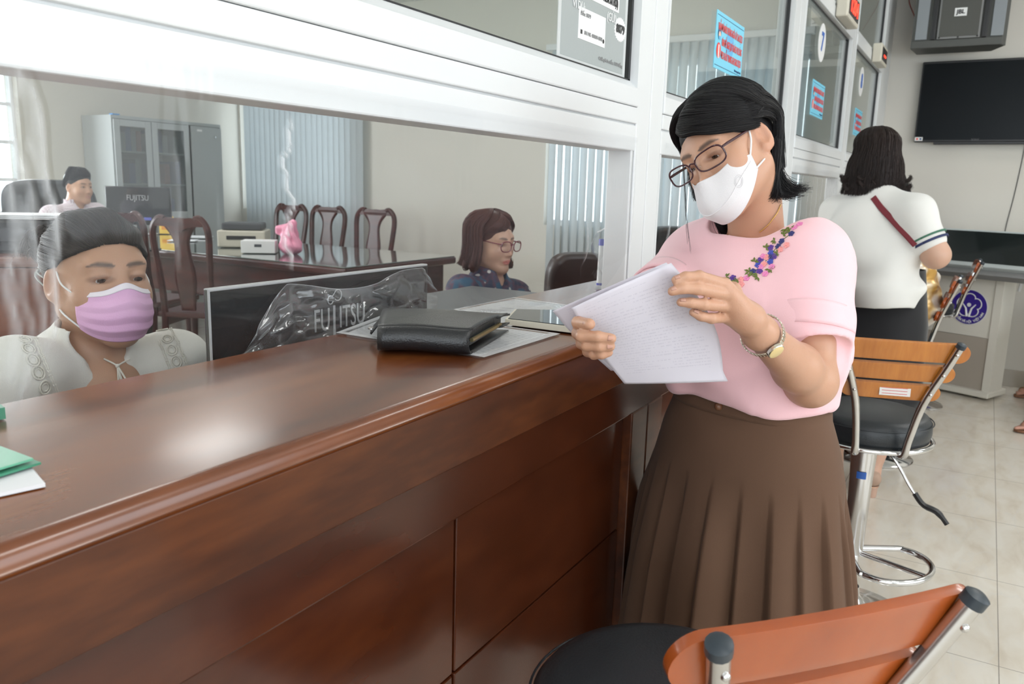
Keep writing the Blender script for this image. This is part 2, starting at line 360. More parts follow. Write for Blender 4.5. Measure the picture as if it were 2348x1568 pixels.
def wall_open(name, ax, v0, v1, a0, a1, holes, m, z1=3.0):
    """wall with rectangular holes (a0,a1,z0,z1) cut out"""
    b = MB(); cuts = sorted(holes); cur = a0
    def bx(s0, s1, q0, q1):
        if s1-s0 < 1e-4 or q1-q0 < 1e-4: return
        lo = [0, 0, q0]; hi = [0, 0, q1]; o = 1-ax; lo[ax] = v0; hi[ax] = v1; lo[o] = s0; hi[o] = s1; b.box(lo, hi)
    for h0, h1, q0, q1 in cuts:
        bx(cur, h0, 0, z1); bx(h0, h1, 0, q0); bx(h0, h1, q1, z1); cur = h1
    bx(cur, a1, 0, z1); return b.build(name, m, kind='structure')
wall_open('wall_far', 0, XW, XW+.2, -3.9, YB+.2, [(1.28, 3.50, .95, 2.35), (5.75, 7.42, .95, 2.35)], M_WALL)
wall_open('wall_office', 1, YB, YB+.2, -3.0, XW, [(-1.6, .9, .9, 2.2), (1.6, 4.15, .9, 2.2)], M_WALL)
wall_open('wall_front', 0, -3.2, -3.0, -3.9, YB+.2, [(-3.0, .6, .3, 2.7)], M_WALLW)
wall_open('wall_side', 1, -3.9, -3.7, -3.0, XW, [(-1.4, 4.2, .9, 2.5)], M_WALLW)
# skirting tile along the far wall of the public side
MB().box((XW-.012, -3.7, 0), (XW, .55, .12), .002).build('baseboard_far', mat('beige_skirting_tile', (.42, .38, .32), .2, bump=(40, .1, 3)), kind='structure')
# office windows in the back wall: white mullions, panes
k = 1
def window(ax, v, a0, a1, z0, z1, nm, cols=3, bars=1):
    global k
    b = MB()
    def bx(s0, s1, q0, q1, d=.03):
        lo = [0, 0, q0]; hi = [0, 0, q1]; o = 1-ax; lo[ax] = v-d; hi[ax] = v+d; lo[o] = s0; hi[o] = s1; b.box(lo, hi, .003)
    bx(a0, a1, z0, z0+.05); bx(a0, a1, z1-.05, z1)
    for i in range(cols+1):
        c = a0+(a1-a0)*i/cols; bx(max(a0, c-.025), min(a1, c+.025), z0+.05, z1-.05)
    for j in range(bars):
        z = z0+(z1-z0)*(j+1)/(bars+1); bx(a0+.03, a1-.03, z-.015, z+.015, .02)
    w = b.build(nm, M_ALU, kind='structure')
    g = MB(); lo = [0, 0, z0+.04]; hi = [0, 0, z1-.04]; o = 1-ax; lo[ax] = v-.003; hi[ax] = v+.003; lo[o] = a0+.02; hi[o] = a1-.02; g.box(lo, hi)
    g.build('pane', mirror_glass('outer_glass', (.95, .97, .96), .05), w); return w
window(1, YB+.1, 1.6, 4.15, .9, 2.2, 'window_1', 5, 3)
window(1, YB+.1, -1.6, .9, .9, 2.2, 'window_2', 4, 3)
window(0, XW+.1, 1.28, 3.50, .95, 2.35, 'window_3', 2, 0)
window(0, XW+.1, 5.75, 7.42, .95, 2.35, 'window_4', 2, 0)
# garden foliage beyond the office window
lf = mat('garden_leaves', (.16, .30, .08), .6); vv = []; ff = []
for i in range(2600):
    c = np.array([rng.uniform(.5, 4.6), rng.uniform(9.0, 10.0), 0]); c[2] = rng.uniform(.1, 1.55+.25*math.sin(c[0]*3)); d = rng.normal(size=(2, 3)); d = d/np.linalg.norm(d, axis=1)[:, None]*.09
    n0 = len(vv); vv += [c-d[0], c+d[1]*.5, c+d[0], c-d[1]*.5]; ff.append([n0, n0+1, n0+2, n0+3])
hb = mesh_np('hedge', vv, np.array(ff), False); addobj('hedge', hb, lf, label='green leafy hedge outside the office window', cat='hedge', kind='stuff')
MB().box((-6, YB+.3, -.3), (8, 16, -.12)).build('ground', mat('pale_pavement', (.4, .4, .37), .8), kind='structure')
# ceiling lights (out of frame, they light the two rooms)
proto = None
def ceiling_light(x, y, lbl):
    t = thing('ceiling_light', lbl, 'ceiling light', (x, y, 3.0), 'square ceiling light panels')
    MB().box((x-.32, y-.32, 2.965), (x+.32, y+.32, 3.0), .004).build('frame', M_ALU, t)
    MB().box((x-.29, y-.29, 2.958), (x+.29, y+.29, 2.966)).build('diffuser', mat('lit_diffuser' if y < 0 else 'lit_diffuser_staff', (.9, .9, .9), .5, emit=(1, .985, .95), es=(13 if y < 0 else 8.5)), t)
for i, (x, y) in enumerate([(-.6, -1.3), (1.6, -1.3), (3.8, -1.3), (5.6, -1.3), (-.6, 2.4), (1.9, 2.4), (4.2, 2.4), (-.6, 5.2), (1.9, 5.2), (3.5, 4.1)]):
    ceiling_light(x, y, ['ceiling light panel nearest the front entrance over the aisle', 'ceiling light panel over the aisle beside the nearest stool', 'ceiling light panel over the aisle beside the woman in white', 'ceiling light panel over the aisle nearest the television', 'ceiling light panel over the masked clerk\'s end of the staff side', 'ceiling light panel over the clerk with glasses', 'ceiling light panel over the near end of the meeting table', 'ceiling light panel by the office windows, nearest the front wall', 'ceiling light panel over the seated man', 'ceiling light panel over the far end of the meeting table'][i])

# ================================================================== GLAZED PARTITION (white aluminium) on the counter
YF = .72; YG = .75; YR = .79        # outer face, glass, inner face
posts = [(-1.60, -1.42), (1.79, 1.982), (3.335, 3.55), (4.755, 4.917), (6.08, 6.585)]
Z0, Z1, Z2, Z3, Z4 = 1.385, 1.541, 2.10, 2.175, 2.93
for i, (a, b_) in enumerate(posts):
    m = MB(); mid = (a+b_)/2 if i else a+.09
    if i < 4:
        m.box((a+.012, YF+.004, 1.05), (mid-.0015, YR, 3.0), .003); m.box((mid+.0015, YF+.004, 1.05), (b_-.012, YR, 3.0), .003); m.box((a+.03, YF+.012, 1.05), (b_-.03, YR-.004, 3.0))
    else:
        m.box((a+.012, YF+.004, 1.05), (6.22, YR, 3.0), .003); m.box((6.225, YF+.012, 1.05), (XW, YR-.01, 3.0), .003)
    m.build(f'trim_{i+1}', M_ALU, kind='structure')
bays = [(-1.42, 1.79), (1.982, 3.335), (3.55, 4.755), (4.917, 6.08)]
for i, (a, b_) in enumerate(bays):
    m = MB()
    # lower rail in stepped members: bottom bead, rail, upper window sill with glazing bead
    m.box((a-.012, YF+.004, Z0), (b_+.012, YR, 1.4425), .003); m.box((a-.012, YF+.010, 1.4425), (b_+.012, YR-.004, 1.446))
    m.box((a-.012, YF+.002, 1.446), (b_+.012, YR, 1.482), .0025); m.box((a-.012, YF, 1.483), (b_+.012, YR, 1.525), .003)
    m.prism([(YF+.001, 1.520), (YF+.022, 1.541), (YR-.02, 1.541), (YR, 1.520)], 0, a-.002, b_+.002)
    m.box((a-.012, YF, Z2+.002), (b_+.012, YR, Z3-.02), .003); m.box((a-.012, YF+.003, Z3-.02), (b_+.012, YR, Z3), .003)
    m.box((a-.012, YF, Z4), (b_+.012, YR, 3.0), .003)
    for xa, s in ((a, 1), (b_, -1)):           # vertical beads
        for q0, q1 in ((1.51, Z2+.01), (Z3-.01, Z4+.01)):
            m.prism([(xa-.013*s, YF+.002), (xa-.001*s, YF+.002), (xa+.0*s, YF+.024), (xa-.013*s, YF+.024)] if s > 0 else [(xa+.013, YF+.002), (xa+.001, YF+.002), (xa, YF+.024), (xa+.013, YF+.024)], 2, q0, q1)
        m.box((xa-.006, YF+.006, 1.05), (xa+.006, YR-.006, Z0+.01), .002)
    w = m.build(f'window_{i+5}', M_ALU, kind='structure')
    MB().box((a, YG-.003, 1.541), (b_, YG+.003, Z2)).build('pane', M_GLASS, w)
    MB().box((a, YG-.003, Z3), (b_, YG+.003, Z4)).build('pane', M_GLASS, w)
    g = MB()
    for q0, q1 in ((1.541, Z2), (Z3, Z4)):
        g.box((b_-.010, YG-.009, q0), (b_+.002, YG+.008, q1)); g.box((a-.002, YG-.009, q0), (a+.003, YG-.004, q1)); g.box((a, YG-.009, q1-.006), (b_, YG-.004, q1)); g.box((a, YG-.009, q0), (b_, YG-.004, q0+.0025))
    g.build('gasket', M_GASK, w)

# ================================================================== COUNTER
CL, CR = -1.6, XW-.002
cnt = thing('service_counter', 'long polished red-brown wooden service counter with panelled front', 'counter', (2.5, .7, 0))
def topprof():
    y0 = .545; pr = [(.905, 1.05), (.905, 1.012), (.60, 1.012), (.60, .947)]
    pr += [(y0+.004, .947), (y0+.002, .950), (y0+.002, 1.028), (y0+.0035, 1.029), (y0+.0035, 1.031), (y0, 1.032)]
    for a in np.linspace(0, PI/2, 7): pr.append((y0+.003+.014*(1-math.cos(a)), 1.036+.014*math.sin(a)))
    return pr
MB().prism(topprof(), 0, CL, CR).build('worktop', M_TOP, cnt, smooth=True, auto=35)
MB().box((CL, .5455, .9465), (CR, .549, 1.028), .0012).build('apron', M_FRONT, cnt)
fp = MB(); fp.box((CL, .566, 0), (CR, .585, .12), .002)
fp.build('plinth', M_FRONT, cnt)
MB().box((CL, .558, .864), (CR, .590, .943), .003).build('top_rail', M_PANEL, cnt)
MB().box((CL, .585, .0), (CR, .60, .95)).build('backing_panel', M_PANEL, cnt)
for (a, b_) in ((-1.6, -1.5), (-.02, .06), (1.448, 1.531), (1.535, 1.62), (2.98, 3.06), (3.064, 3.145), (4.5, 4.58), (4.584, 4.665), (6.0, 6.08)):
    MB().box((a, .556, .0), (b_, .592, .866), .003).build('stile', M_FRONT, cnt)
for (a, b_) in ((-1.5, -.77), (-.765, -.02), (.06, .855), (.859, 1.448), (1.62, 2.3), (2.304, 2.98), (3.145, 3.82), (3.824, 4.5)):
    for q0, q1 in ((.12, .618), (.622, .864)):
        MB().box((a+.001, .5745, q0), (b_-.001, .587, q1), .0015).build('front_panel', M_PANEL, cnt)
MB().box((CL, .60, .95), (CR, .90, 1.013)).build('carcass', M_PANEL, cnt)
MB().box((CL, .885, .0), (CR, .905, 1.012)).build('back_panel', M_PANEL, cnt)
# staff-side desk behind the counter
dk = thing('staff_desk', 'dark wooden staff desk running behind the raised counter', 'desk', (2.5, 1.05, 0))
MB().box((CL, .906, .725), (CR, 1.22, .75), .004).build('desktop', M_DKW, dk)
for x in (-1.2, .35, 1.9, 3.4, 5.0): MB().box((x, .91, 0), (x+.02, 1.2, .725)).build('side_panel', M_DKW, dk)

# ------------------------------------------------------------------ vinyl film hung from the lower rail
def film(name, x0, x1, lbl, seed, nx=150, creases=(), ztop=1.415, zb=1.056, yend=.785):
    r = np.random.default_rng(seed); ph = r.uniform(0, 6.28, 8); fr = r.uniform(4, 22, 8)
    nv = 70; V = []; C = []
    for i in range(nx+1):
        u = i/nx; x = x0+(x1-x0)*u
        for j in range(nv+1):
            v = j/nv; z = ztop+(zb-ztop)*v
            if v < .12: y = YF-.0035
            else:
                w = (v-.12)/.88; y = YF-.0035+(yend-YF)*max(0, (w-.55)/.45)**2
                y += w**.8*sum(.0016*math.sin(fr[q]*x+ph[q]+2.2*w*math.sin(ph[q])) for q in range(8))*min(1, (1-w)*8+.15)
            cr = 0.0
            for (cx, amp, wd, wob, z0, z1, ft) in creases:
                if z0 <= z <= z1:
                    xx = cx+wob*math.sin(z*ft+ph[0])+wob*.6*math.sin(z*ft*2.7+ph[1]); d = abs(x-xx)/wd
                    if d < 3:
                        fade = min(1, (z-z0)/.02, (z1-z)/.02); cr = max(cr, amp*math.exp(-d*d)*fade); y -= .003*math.exp(-d*d)*fade  # real ridge, plus painted white for the glint along it
            if v < .035: cr = max(cr, .10)
            V.append((x, y, z)); C.append(cr)
    F = [(i*(nv+1)+j, (i+1)*(nv+1)+j, (i+1)*(nv+1)+j+1, i*(nv+1)+j+1) for i in range(nx) for j in range(nv)]
    me = mesh_np(name, np.array(V), np.array(F)); colattr(me, np.array(C)[:, None].repeat(3, 1), 'crease')
    return addobj(name, me, M_FILM, label=lbl, cat='plastic sheet', group='plastic sheets hung in the counter openings')
def fx(px, py=400): return hit(px, py, 1, YF)[0]
film('plastic_film', -.9, 1.795, 'clear plastic film taped across the opening before the pink-masked clerk', 3, 520,
     [(fx(655), .55, .0028, .006, 1.19, 1.375, 75), (fx(10), .35, .004, .005, 1.1, 1.40, 30), (fx(52), .30, .003, .004, 1.07, 1.40, 22), (fx(97), .40, .0035, .004, 1.13, 1.385, 26), (fx(36), .22, .004, .004, 1.07, 1.39, 40), (fx(70), .20, .003, .004, 1.2, 1.395, 33),
      (fx(1345), .35, .0022, .010, 1.13, 1.375, 12), (fx(1452), .30, .002, .001, 1.16, 1.385, 5), (fx(395), .12, .003, .003, 1.2, 1.33, 20)])
film('plastic_film', 1.985, 3.33, 'clear plastic film in the opening left of the standing woman\'s head', 8, 200,
     [(2.05, .4, .004, .006, 1.1, 1.39, 20), (2.12, .35, .004, .006, 1.1, 1.38, 26), (2.2, .3, .005, .01, 1.1, 1.39, 14), (2.3, .4, .004, .008, 1.1, 1.39, 30), (2.45, .3, .004, .01, 1.1, 1.39, 22)])
film('plastic_film', 3.55, 4.75, 'clear plastic film in the opening between the two standing women', 12, 160,
     [(3.62+.12*i, .35, .006, .008, 1.1, 1.39, 18+3*i) for i in range(9)])

# ------------------------------------------------------------------ vertical blinds on the far wall
M_BLIND = mat('grey_fabric_blind', (.56, .60, .62), .8)
_nt = M_BLIND.node_tree; _b = _nt.nodes['Principled BSDF']; _tl = _nt.nodes.new('ShaderNodeBsdfTranslucent'); _tl.inputs[0].default_value = (.42, .47, .50, 1)
_mx = _nt.nodes.new('ShaderNodeMixShader'); _mx.inputs[0].default_value = .30; _nt.links.new(_b.outputs[0], _mx.inputs[1]); _nt.links.new(_tl.outputs[0], _mx.inputs[2]); _nt.links.new(_mx.outputs[0], _nt.nodes['Material Output'].inputs[0])
def blinds(y0, y1, lbl, ang=32, seed=1, zt=2.45, zb=.42):
    t = thing('vertical_blind', lbl, 'window blind', (XW-.09, (y0+y1)/2, zb), 'vertical blinds on the far office wall'); r = np.random.default_rng(seed)
    MB().box((XW-.12, y0-.03, zt), (XW-.06, y1+.03, zt+.05), .004).box((XW-.06, y0+.1, zt+.01), (XW+.001, y0+.14, zt+.04)).box((XW-.06, y1-.14, zt+.01), (XW+.001, y1-.1, zt+.04)).build('headrail', M_ALU, t)
    b = MB(); y = y0+.04
    while y < y1-.03:
        a = math.radians(ang+r.uniform(-7, 7)); hw = .0445; tw = r.uniform(-.05, .05)
        def f(u, v, y=y, a=a, tw=tw):
            aa = a+tw*v; s = (u-.5)*2*hw; bow = .006*(1-(2*u-1)**2)
            return (XW-.09+math.sin(aa)*s-math.cos(aa)*bow, y+math.cos(aa)*s+math.sin(aa)*bow*.5, zt-v*(zt-zb))
        b.grid(f, 4, 8); y += .0765
    b.build('slats', M_BLIND, t, smooth=True, auto=0); return t
blinds(1.28, 3.44, 'grey vertical blind seen behind the standing woman, right of the cream wall', 20, 2)
blinds(5.56, 7.28, 'grey vertical blind behind the long meeting table, beside the steel cabinet', -12, 4)
# ================================================================== OFFICE FURNITURE AND BACKGROUND
Xp = np.array([1., 0, 0]); Yp = np.array([0, 1., 0]); Zp = np.array([0, 0, 1.])
# steel cabinet
M_CAB = mat('grey_enamelled_steel', (.42, .45, .455), .4)
cb = thing('filing_cabinet', 'tall grey steel filing cabinet with two glazed upper doors', 'cabinet', (5.33, 7.2, 0))
cb_x0, cb_x1 = 4.715, 5.945
MB().box((cb_x0, 7.0, 0), (cb_x0+.012, 7.44, 1.83)).box((cb_x1-.012, 7.0, 0), (cb_x1, 7.44, 1.83)).box((cb_x0+.012, 7.42, .0), (cb_x1-.012, 7.44, 1.83)).box((cb_x0+.012, 7.0, 1.80), (cb_x1-.012, 7.42, 1.83)).box((cb_x0+.012, 7.0, 0), (cb_x1-.012, 7.42, .08)).box((5.55, 7.02, .08), (5.57, 7.42, 1.80)).build('carcass', M_CAB, cb)
for z in (.5, .88, 1.2, 1.5): MB().box((cb_x0+.015, 7.03, z), (5.55, 7.4, z+.015)).build('shelf', M_WHITE, cb)
def glassdoor(x0, x1):
    b = MB(); z0, z1 = .09, 1.795
    for a, c, q0, q1 in ((x0, x0+.06, z0, z1), (x1-.06, x1, z0, z1), (x0+.06, x1-.06, z1-.06, z1), (x0+.06, x1-.06, z0, .95)): b.box((a, 6.985, q0), (c, 7.003, q1), .002)
    d = b.build('door', M_CAB, cb); MB().box((x0+.06, 6.993, .95), (x1-.06, 6.997, z1-.06)).build('pane', mirror_glass('cabinet_glass', (.62, .68, .68), .12), d)
glassdoor(cb_x0+.015, 5.115); glassdoor(5.125, 5.545)
dr = MB().box((5.57, 6.985, .09), (cb_x1-.005, 7.003, 1.795), .002).build('door', M_CAB, cb)
MB().lathe([(.012, 6.975), (.012, 6.986)], (5.86, 0, 1.70), 16, axis='y').build('lock', M_CHROME2, dr)
MB().box((5.64, 6.983, 1.745), (5.70, 6.986, 1.765)).build('sticker', M_WHITE, cb)
MB().box((cb_x0+.02, 6.998, 1.832), (cb_x0+.09, 7.05, 1.842)).build('sticker', mat('blue_tape', (.1, .35, .75), .5), cb)
# binders in the cabinet
bc = [(.05, .14, .45), (.6, .6, .62), (.08, .2, .55), (.55, .56, .6), (.5, .08, .08), (.7, .7, .72)]; i = 0
for z in (1.515, 1.215, .895):
    for (xa, xb) in ((4.80, 5.09), (5.18, 5.5)):
        x = xa
        while x < xb-.05:
            w = .045+.02*rng.random(); h = .16+.07*rng.random()
            if rng.random() < .82:
                o = MB().box((x, 7.08, z), (x+w, 7.33, z+h), .003).build('binder', mat(f'binder_cover_{i%6}', bc[i % 6], .5), label=('upright document binder behind the glazed doors of the steel cabinet'), cat='binder', group='binders in the steel cabinet'); 
            x += w+.004; i += 1

# long meeting table with a glass top
tb = thing('meeting_table', 'long dark wooden meeting table with a glossy glass top', 'table', (4.45, 5.2, 0))
tx0, tx1, ty0, ty1 = 3.87, 5.12, 3.46, 6.75
MB().box((tx0, ty0, .70), (tx1, ty1, .752), .014, 3).build('tabletop', M_DKW, tb)
MB().box((tx0+.01, ty0+.01, .753), (tx1-.01, ty1-.01, .760), .002).build('glass_top', mat('green_glass_sheet', (.10, .13, .12), .03, spec=1.0, coat=1.0), tb)
MB().box((tx0+.06, ty0+.08, .45), (tx0+.09, ty1-.08, .70)).box((tx1-.09, ty0+.08, .45), (tx1-.06, ty1-.08, .70)).box((tx0+.09, ty0+.08, .45), (tx1-.09, ty0+.11, .70)).box((tx0+.09, ty1-.11, .45), (tx1-.09, ty1-.08, .70)).build('apron', M_DKW, tb)
for x in (tx0+.12, tx1-.12):
    for y in (ty0+.15, 5.1, ty1-.15):
        MB().lathe([(.05, 0), (.05, .05), (.035, .08), (.045, .3), (.05, .55), (.055, .70)], (x, y, 0), 20).build('leg', M_DKW, tb, smooth=True)
# carved chairs: local coordinates, back at -x side, faces +x
def carved_chair():
    t = thing('carved_chair', 'x', 'chair', (0, 0, 0), 'dark carved wooden chairs around the meeting table')
    w = .21
    def post(s): return catmull([(-.20, s*.165, 0), (-.205, s*.165, .25), (-.20, s*.165, .45), (-.225, s*.160, .62), (-.25, s*.172, .80), (-.265, s*.180, .93), (-.27, s*.168, 1.00), (-.272, s*.13, 1.045), (-.272, s*.10, 1.04)], 30)
    for s in (-1, 1): MB().tube(post(s), [.0215]*30, 8).build('back_post', M_DKW, t, smooth=True)
    yk = np.linspace(-.150, .150, 25); tp = [1.045-.012*abs(y)/.15+.018*math.exp(-((abs(y)-.075)/.03)**2)+.006*math.cos(y*40) for y in yk]
    lo = [1.035-.038-.03*math.exp(-((y)/.05)**2) for y in yk]
    b = MB(); poly = [(y, z) for y, z in zip(yk, tp)]+[(y, z) for y, z in zip(yk[::-1], lo[::-1])]
    b.prism(poly, 0, -.290, -.258); b.build('crest_rail', M_DKW, t, smooth=True)
    zz = np.linspace(.47, 1.01, 20); hw = [.055+.028*math.sin((z-.47)*7.5)**2+(.070*math.exp(-((z-1.02)/.075)**2)) for z in zz]
    def spl(u, v):
        z = .47+.55*v; i = min(int(v*19), 18); h = hw[i]+(hw[i+1]-hw[i])*(v*19-i); x = -.205-.062*v; return (x, (u-.5)*2*h*.8, z)
    MB().grid(spl, 6, 20).build('splat', M_DKW, t, smooth=True, solid=.018)
    MB().box((-.215, -.21, .42), (.23, .21, .455), .012, 3).build('seat', M_DKW, t)
    MB().box((-.19, -.19, .36), (.20, -.17, .42)).box((-.19, .17, .36), (.20, .19, .42)).box((.18, -.17, .36), (.20, .17, .42)).build('seat_frame', M_DKW, t)
    for s in (-1, 1): MB().tube([(.19, s*.175, .42), (.195, s*.178, .3), (.185, s*.175, .12), (.20, s*.178, 0)], [.026, .022, .016, .022], 10).build('leg', M_DKW, t, smooth=True)
    return t
cc = carved_chair(); first = True
def placech(x, y, rz, lbl):
    global first
    LASTC[0] = None; c = cc if first else copy_tree(cc); first = False; c.location = (x, y, 0); c.rotation_euler = (0, 0, rz); c['label'] = lbl; LASTC[0] = c
LASTC = [None]
placech(3.52, 4.36, .42, 'dark red carved wooden chair with its back to the counter, nearest to the counter')
placech(3.62, 5.02, .25, 'dark carved wooden chair just behind the nearest carved chair')
for (y, lb) in ((5.87, 'carved wooden chair at the far side of the table, behind the pink bag'), (5.38, 'carved wooden chair at the far side of the table, in the middle of three'), (4.79, 'carved wooden chair at the far side of the table, nearest the cream wall')):
    placech(5.52, y, PI+rng.uniform(-.08, .08), lb); list(COL.objects)[-1]; LASTC[0].scale = (1, 1.17, 1)
# pink bag
def bag():
    c = hit(656, 583, 2, .762); c[0] += .05; R = np.eye(3)
    pr = [ell(c+[0, 0, .055], (.075, .085, .06), k=.03), ell(c+[0, .01, .12], (.06, .062, .06), k=.04), cone(c+[0, 0, .15], c+[0, -.02, .21], .035, .03, .04), cone(c+[0, .02, .19], c+[-.02, .10, .175], .022, .03, .03), cone(c+[0, -.01, .19], c+[0, -.03, .225], .03, .015, .02)]
    ph = rng.uniform(0, 6, 6)
    def dp(X):
        a = np.arctan2(X[:, 1]-c[1], X[:, 0]-c[0]); return .005*np.sin(a*7+ph[0]+X[:, 2]*30)+.003*np.sin(X[:, 2]*90+a*3)+.003*np.sin(a*13+X[:, 2]*50)
    V, F = sdf_mesh(pr, .005, dp)
    V[:, 2] = np.maximum(V[:, 2], .7615)
    m = mat('thin_pink_plastic', (.85, .33, .48), .35, trans=0, sss=0); addobj('plastic_bag', mesh_np('plastic_bag', V, F), m, label='knotted pink plastic bag standing on the glossy table', cat='bag')
bag()
# table monitor (seen from behind) with stand
def monitor(name, lbl, c, xax, w, h, loc, wrap=False, logo=.036, stand=True, zfloor=.76):
    """c = centre of the back face; xax = horizontal direction to the right as seen from behind"""
    x = _n(xax); z = Zp; n = np.cross(x, z)    # n: from the back towards the viewer
    t = thing(name, lbl, 'monitor', loc)
    R = Matrix(np.array([x, n, z]).T.tolist())
    m = MB(); m.obox(c-n*.018, R, (w, .030, h), .006); m.build('housing', M_BLKG, t)
    MB().obox(c-n*.034, R, (w-.02, .002, h-.02)).build('screen', mat('dark_lcd', (.02, .025, .03), .1), t)
    if stand:
        MB().obox(np.array([c[0], c[1], (zfloor+.012+c[2]-h*.1)/2])-n*.03, R, (.05, .03, (c[2]-h*.1)-zfloor-.012), .008).build('stand_neck', M_BLKG, t)
        MB().obox(np.array([c[0], c[1], zfloor+.007])-n*.04, R, (.22, .17, .013), .005).build('stand_foot', M_BLKG, t)
    return t, x, n
c2 = P(317, 472, 5.75)
mt, mx_, mn_ = monitor('monitor', 'black computer monitor seen from behind in front of the seated man', c2, np.array([.62, -.78, 0]), .44, .27, (c2[0], c2[1], .76))
text('FUJITSU', .055, c2+mn_*.0045+np.array([0, 0, .055]), mx_, Zp, mat('logo_grey', (.35, .36, .37), .4), mt, 'emblem', align='CENTER', sx=.8)
for (dx, dz, w_, h_, cc_) in ((-.06, -.1, .05, .03, (.7, .7, .72)), (.06, -.09, .05, .02, (.1, .12, .5)), (.10, -.13, .03, .02, (.6, .6, .62))):
    MB().obox(c2+mx_*dx+mn_*.004+Zp*dz, Matrix(np.array([mx_, mn_, Zp]).T.tolist()), (w_, .002, h_)).build('sticker', mat('stk%d' % int(dx*100), cc_, .5), mt)
# yellow upright card on the table
c = hit(383, 537, 2, .762); c[0] = max(c[0], 3.95); t = thing('desk_sign', 'small yellow card sign standing on the table edge by the monitor', 'sign', c)
xs = _n([.62, -.78, 0]); ns = np.cross(xs, Zp)
MB().obox(c+Zp*.085, Matrix(np.array([xs, ns, Zp]).T.tolist()), (.13, .004, .16)).build('card', mat('yellow_card', (.85, .58, .12), .5), t)
MB().obox(c+Zp*.06+ns*.003, Matrix(np.array([xs, ns, Zp]).T.tolist()), (.09, .002, .035)).build('print_band', mat('orange_print', (.75, .3, .05), .5), t)
MB().obox(c+Zp*.002, Matrix(np.array([xs, ns, Zp]).T.tolist()), (.14, .06, .004)).build('base', M_BLKP, t)
# grey inkjet box and stack of white machines
c = hit(560, 522, 2, .9); c = P(560, 520, 6.4); Rm = Matrix(np.array([xs, ns, Zp]).T.tolist())
pr_ = thing('printer', 'low grey printer on the table left of the carved chairs', 'printer', (c[0], c[1], .76))
MB().obox((c[0], c[1], .83), Rm, (.36, .30, .13), .01).build('body', M_BEIGEP, pr_)
MB().obox((c[0], c[1], .925), Rm, (.30, .26, .055), .012).build('lid', M_GREYP, pr_)
MB().obox(np.array([c[0], c[1], .84])+ns*.152, Rm, (.22, .006, .03), .002).build('paper_slot', M_BLKP, pr_)
c = P(595, 548, 5.9); bx_ = thing('paper_box', 'white cardboard box on the table beside the low grey printer', 'box', (c[0], c[1], .76))
MB().obox((c[0], c[1], .81), Rm, (.24, .16, .09), .004).build('body', M_WHITE, bx_); MB().obox(np.array([c[0], c[1], .82])+ns*.081, Rm, (.05, .002, .02)).build('label_patch', M_GREYP, bx_)
for i, (px, py) in enumerate(((420, 560), (455, 553), (330, 545), (300, 536))):
    c = hit(px, py-8, 2, .765); MB().obox(c+Zp*.004*(1+i % 2), Rm, (.22, .16, .006*(1+i % 2)), .001).build('paper_stack', M_PAPER, label=['loose white papers on the glass table top behind the nearest carved chair', 'flat white papers on the table between two carved chairs', 'white papers lying under the table monitor', 'white papers at the seated man\'s end of the table'][i], cat='papers', group='papers on the meeting table')
# dark wood desk front behind the masked clerk, black printer with papers
dw = thing('wooden_desk', 'reddish wooden desk front behind the masked clerk', 'desk', (1.2, 2.95, 0))
def dkp(px, py, D): return P(px, py, D)
a0 = P(-260, 575, 2.9); a1 = P(236, 590, 3.1); xd = _n([a1[0]-a0[0], a1[1]-a0[1], 0]); nd = np.cross(xd, Zp); Rd = Matrix(np.array([xd, nd, Zp]).T.tolist()); mid = (a0+a1)/2; Wd = np.linalg.norm((a1-a0)[:2]); zt = .985
M_DW2 = wood('reddish_veneer', (.10, .028, .014), (.16, .046, .022), (.22, .07, .035), (1, 1, 4), 2, .35, .3)
MB().obox((mid[0], mid[1], zt-.02)-nd*.28, Rd, (Wd+.04, .60, .04), .015).build('desktop', M_DW2, dw)
MB().obox((mid[0], mid[1], (zt-.04)/2), Rd, (Wd, .03, zt-.04), .004).build('front_panel', M_DW2, dw)
for s in (-1, 1): MB().obox(np.array([mid[0], mid[1], (zt-.04)/2])+xd*s*(Wd/2-.02)-nd*.29, Rd, (.03, .55, zt-.04)).build('side_panel', M_DW2, dw)
c = P(55, 540, 3.25); bp_ = thing('printer', 'black printer with white papers on top, left of the masked clerk\'s hair bun', 'printer', (c[0], c[1], zt))
MB().obox((c[0], c[1], zt+.065), Rd, (.26, .24, .13), .012).build('body', M_BLKP, bp_); MB().obox(np.array([c[0], c[1], zt+.07])+nd*.121, Rd, (.18, .004, .05), .002).build('output_slot', M_GREYP, bp_)
for i in range(3):
    R2 = Matrix.Rotation(.12*i-.1, 3, 'Z') @ Rd; MB().obox((c[0]+.01*i, c[1], zt+.134+.006*i), R2, (.27, .21, .004)).build('paper_sheet', M_PAPER, label=['lowest of the white sheets on the black printer', 'middle of the white sheets on the black printer', 'topmost of the white sheets on the black printer'][i], cat='paper', group='sheets on the black printer')
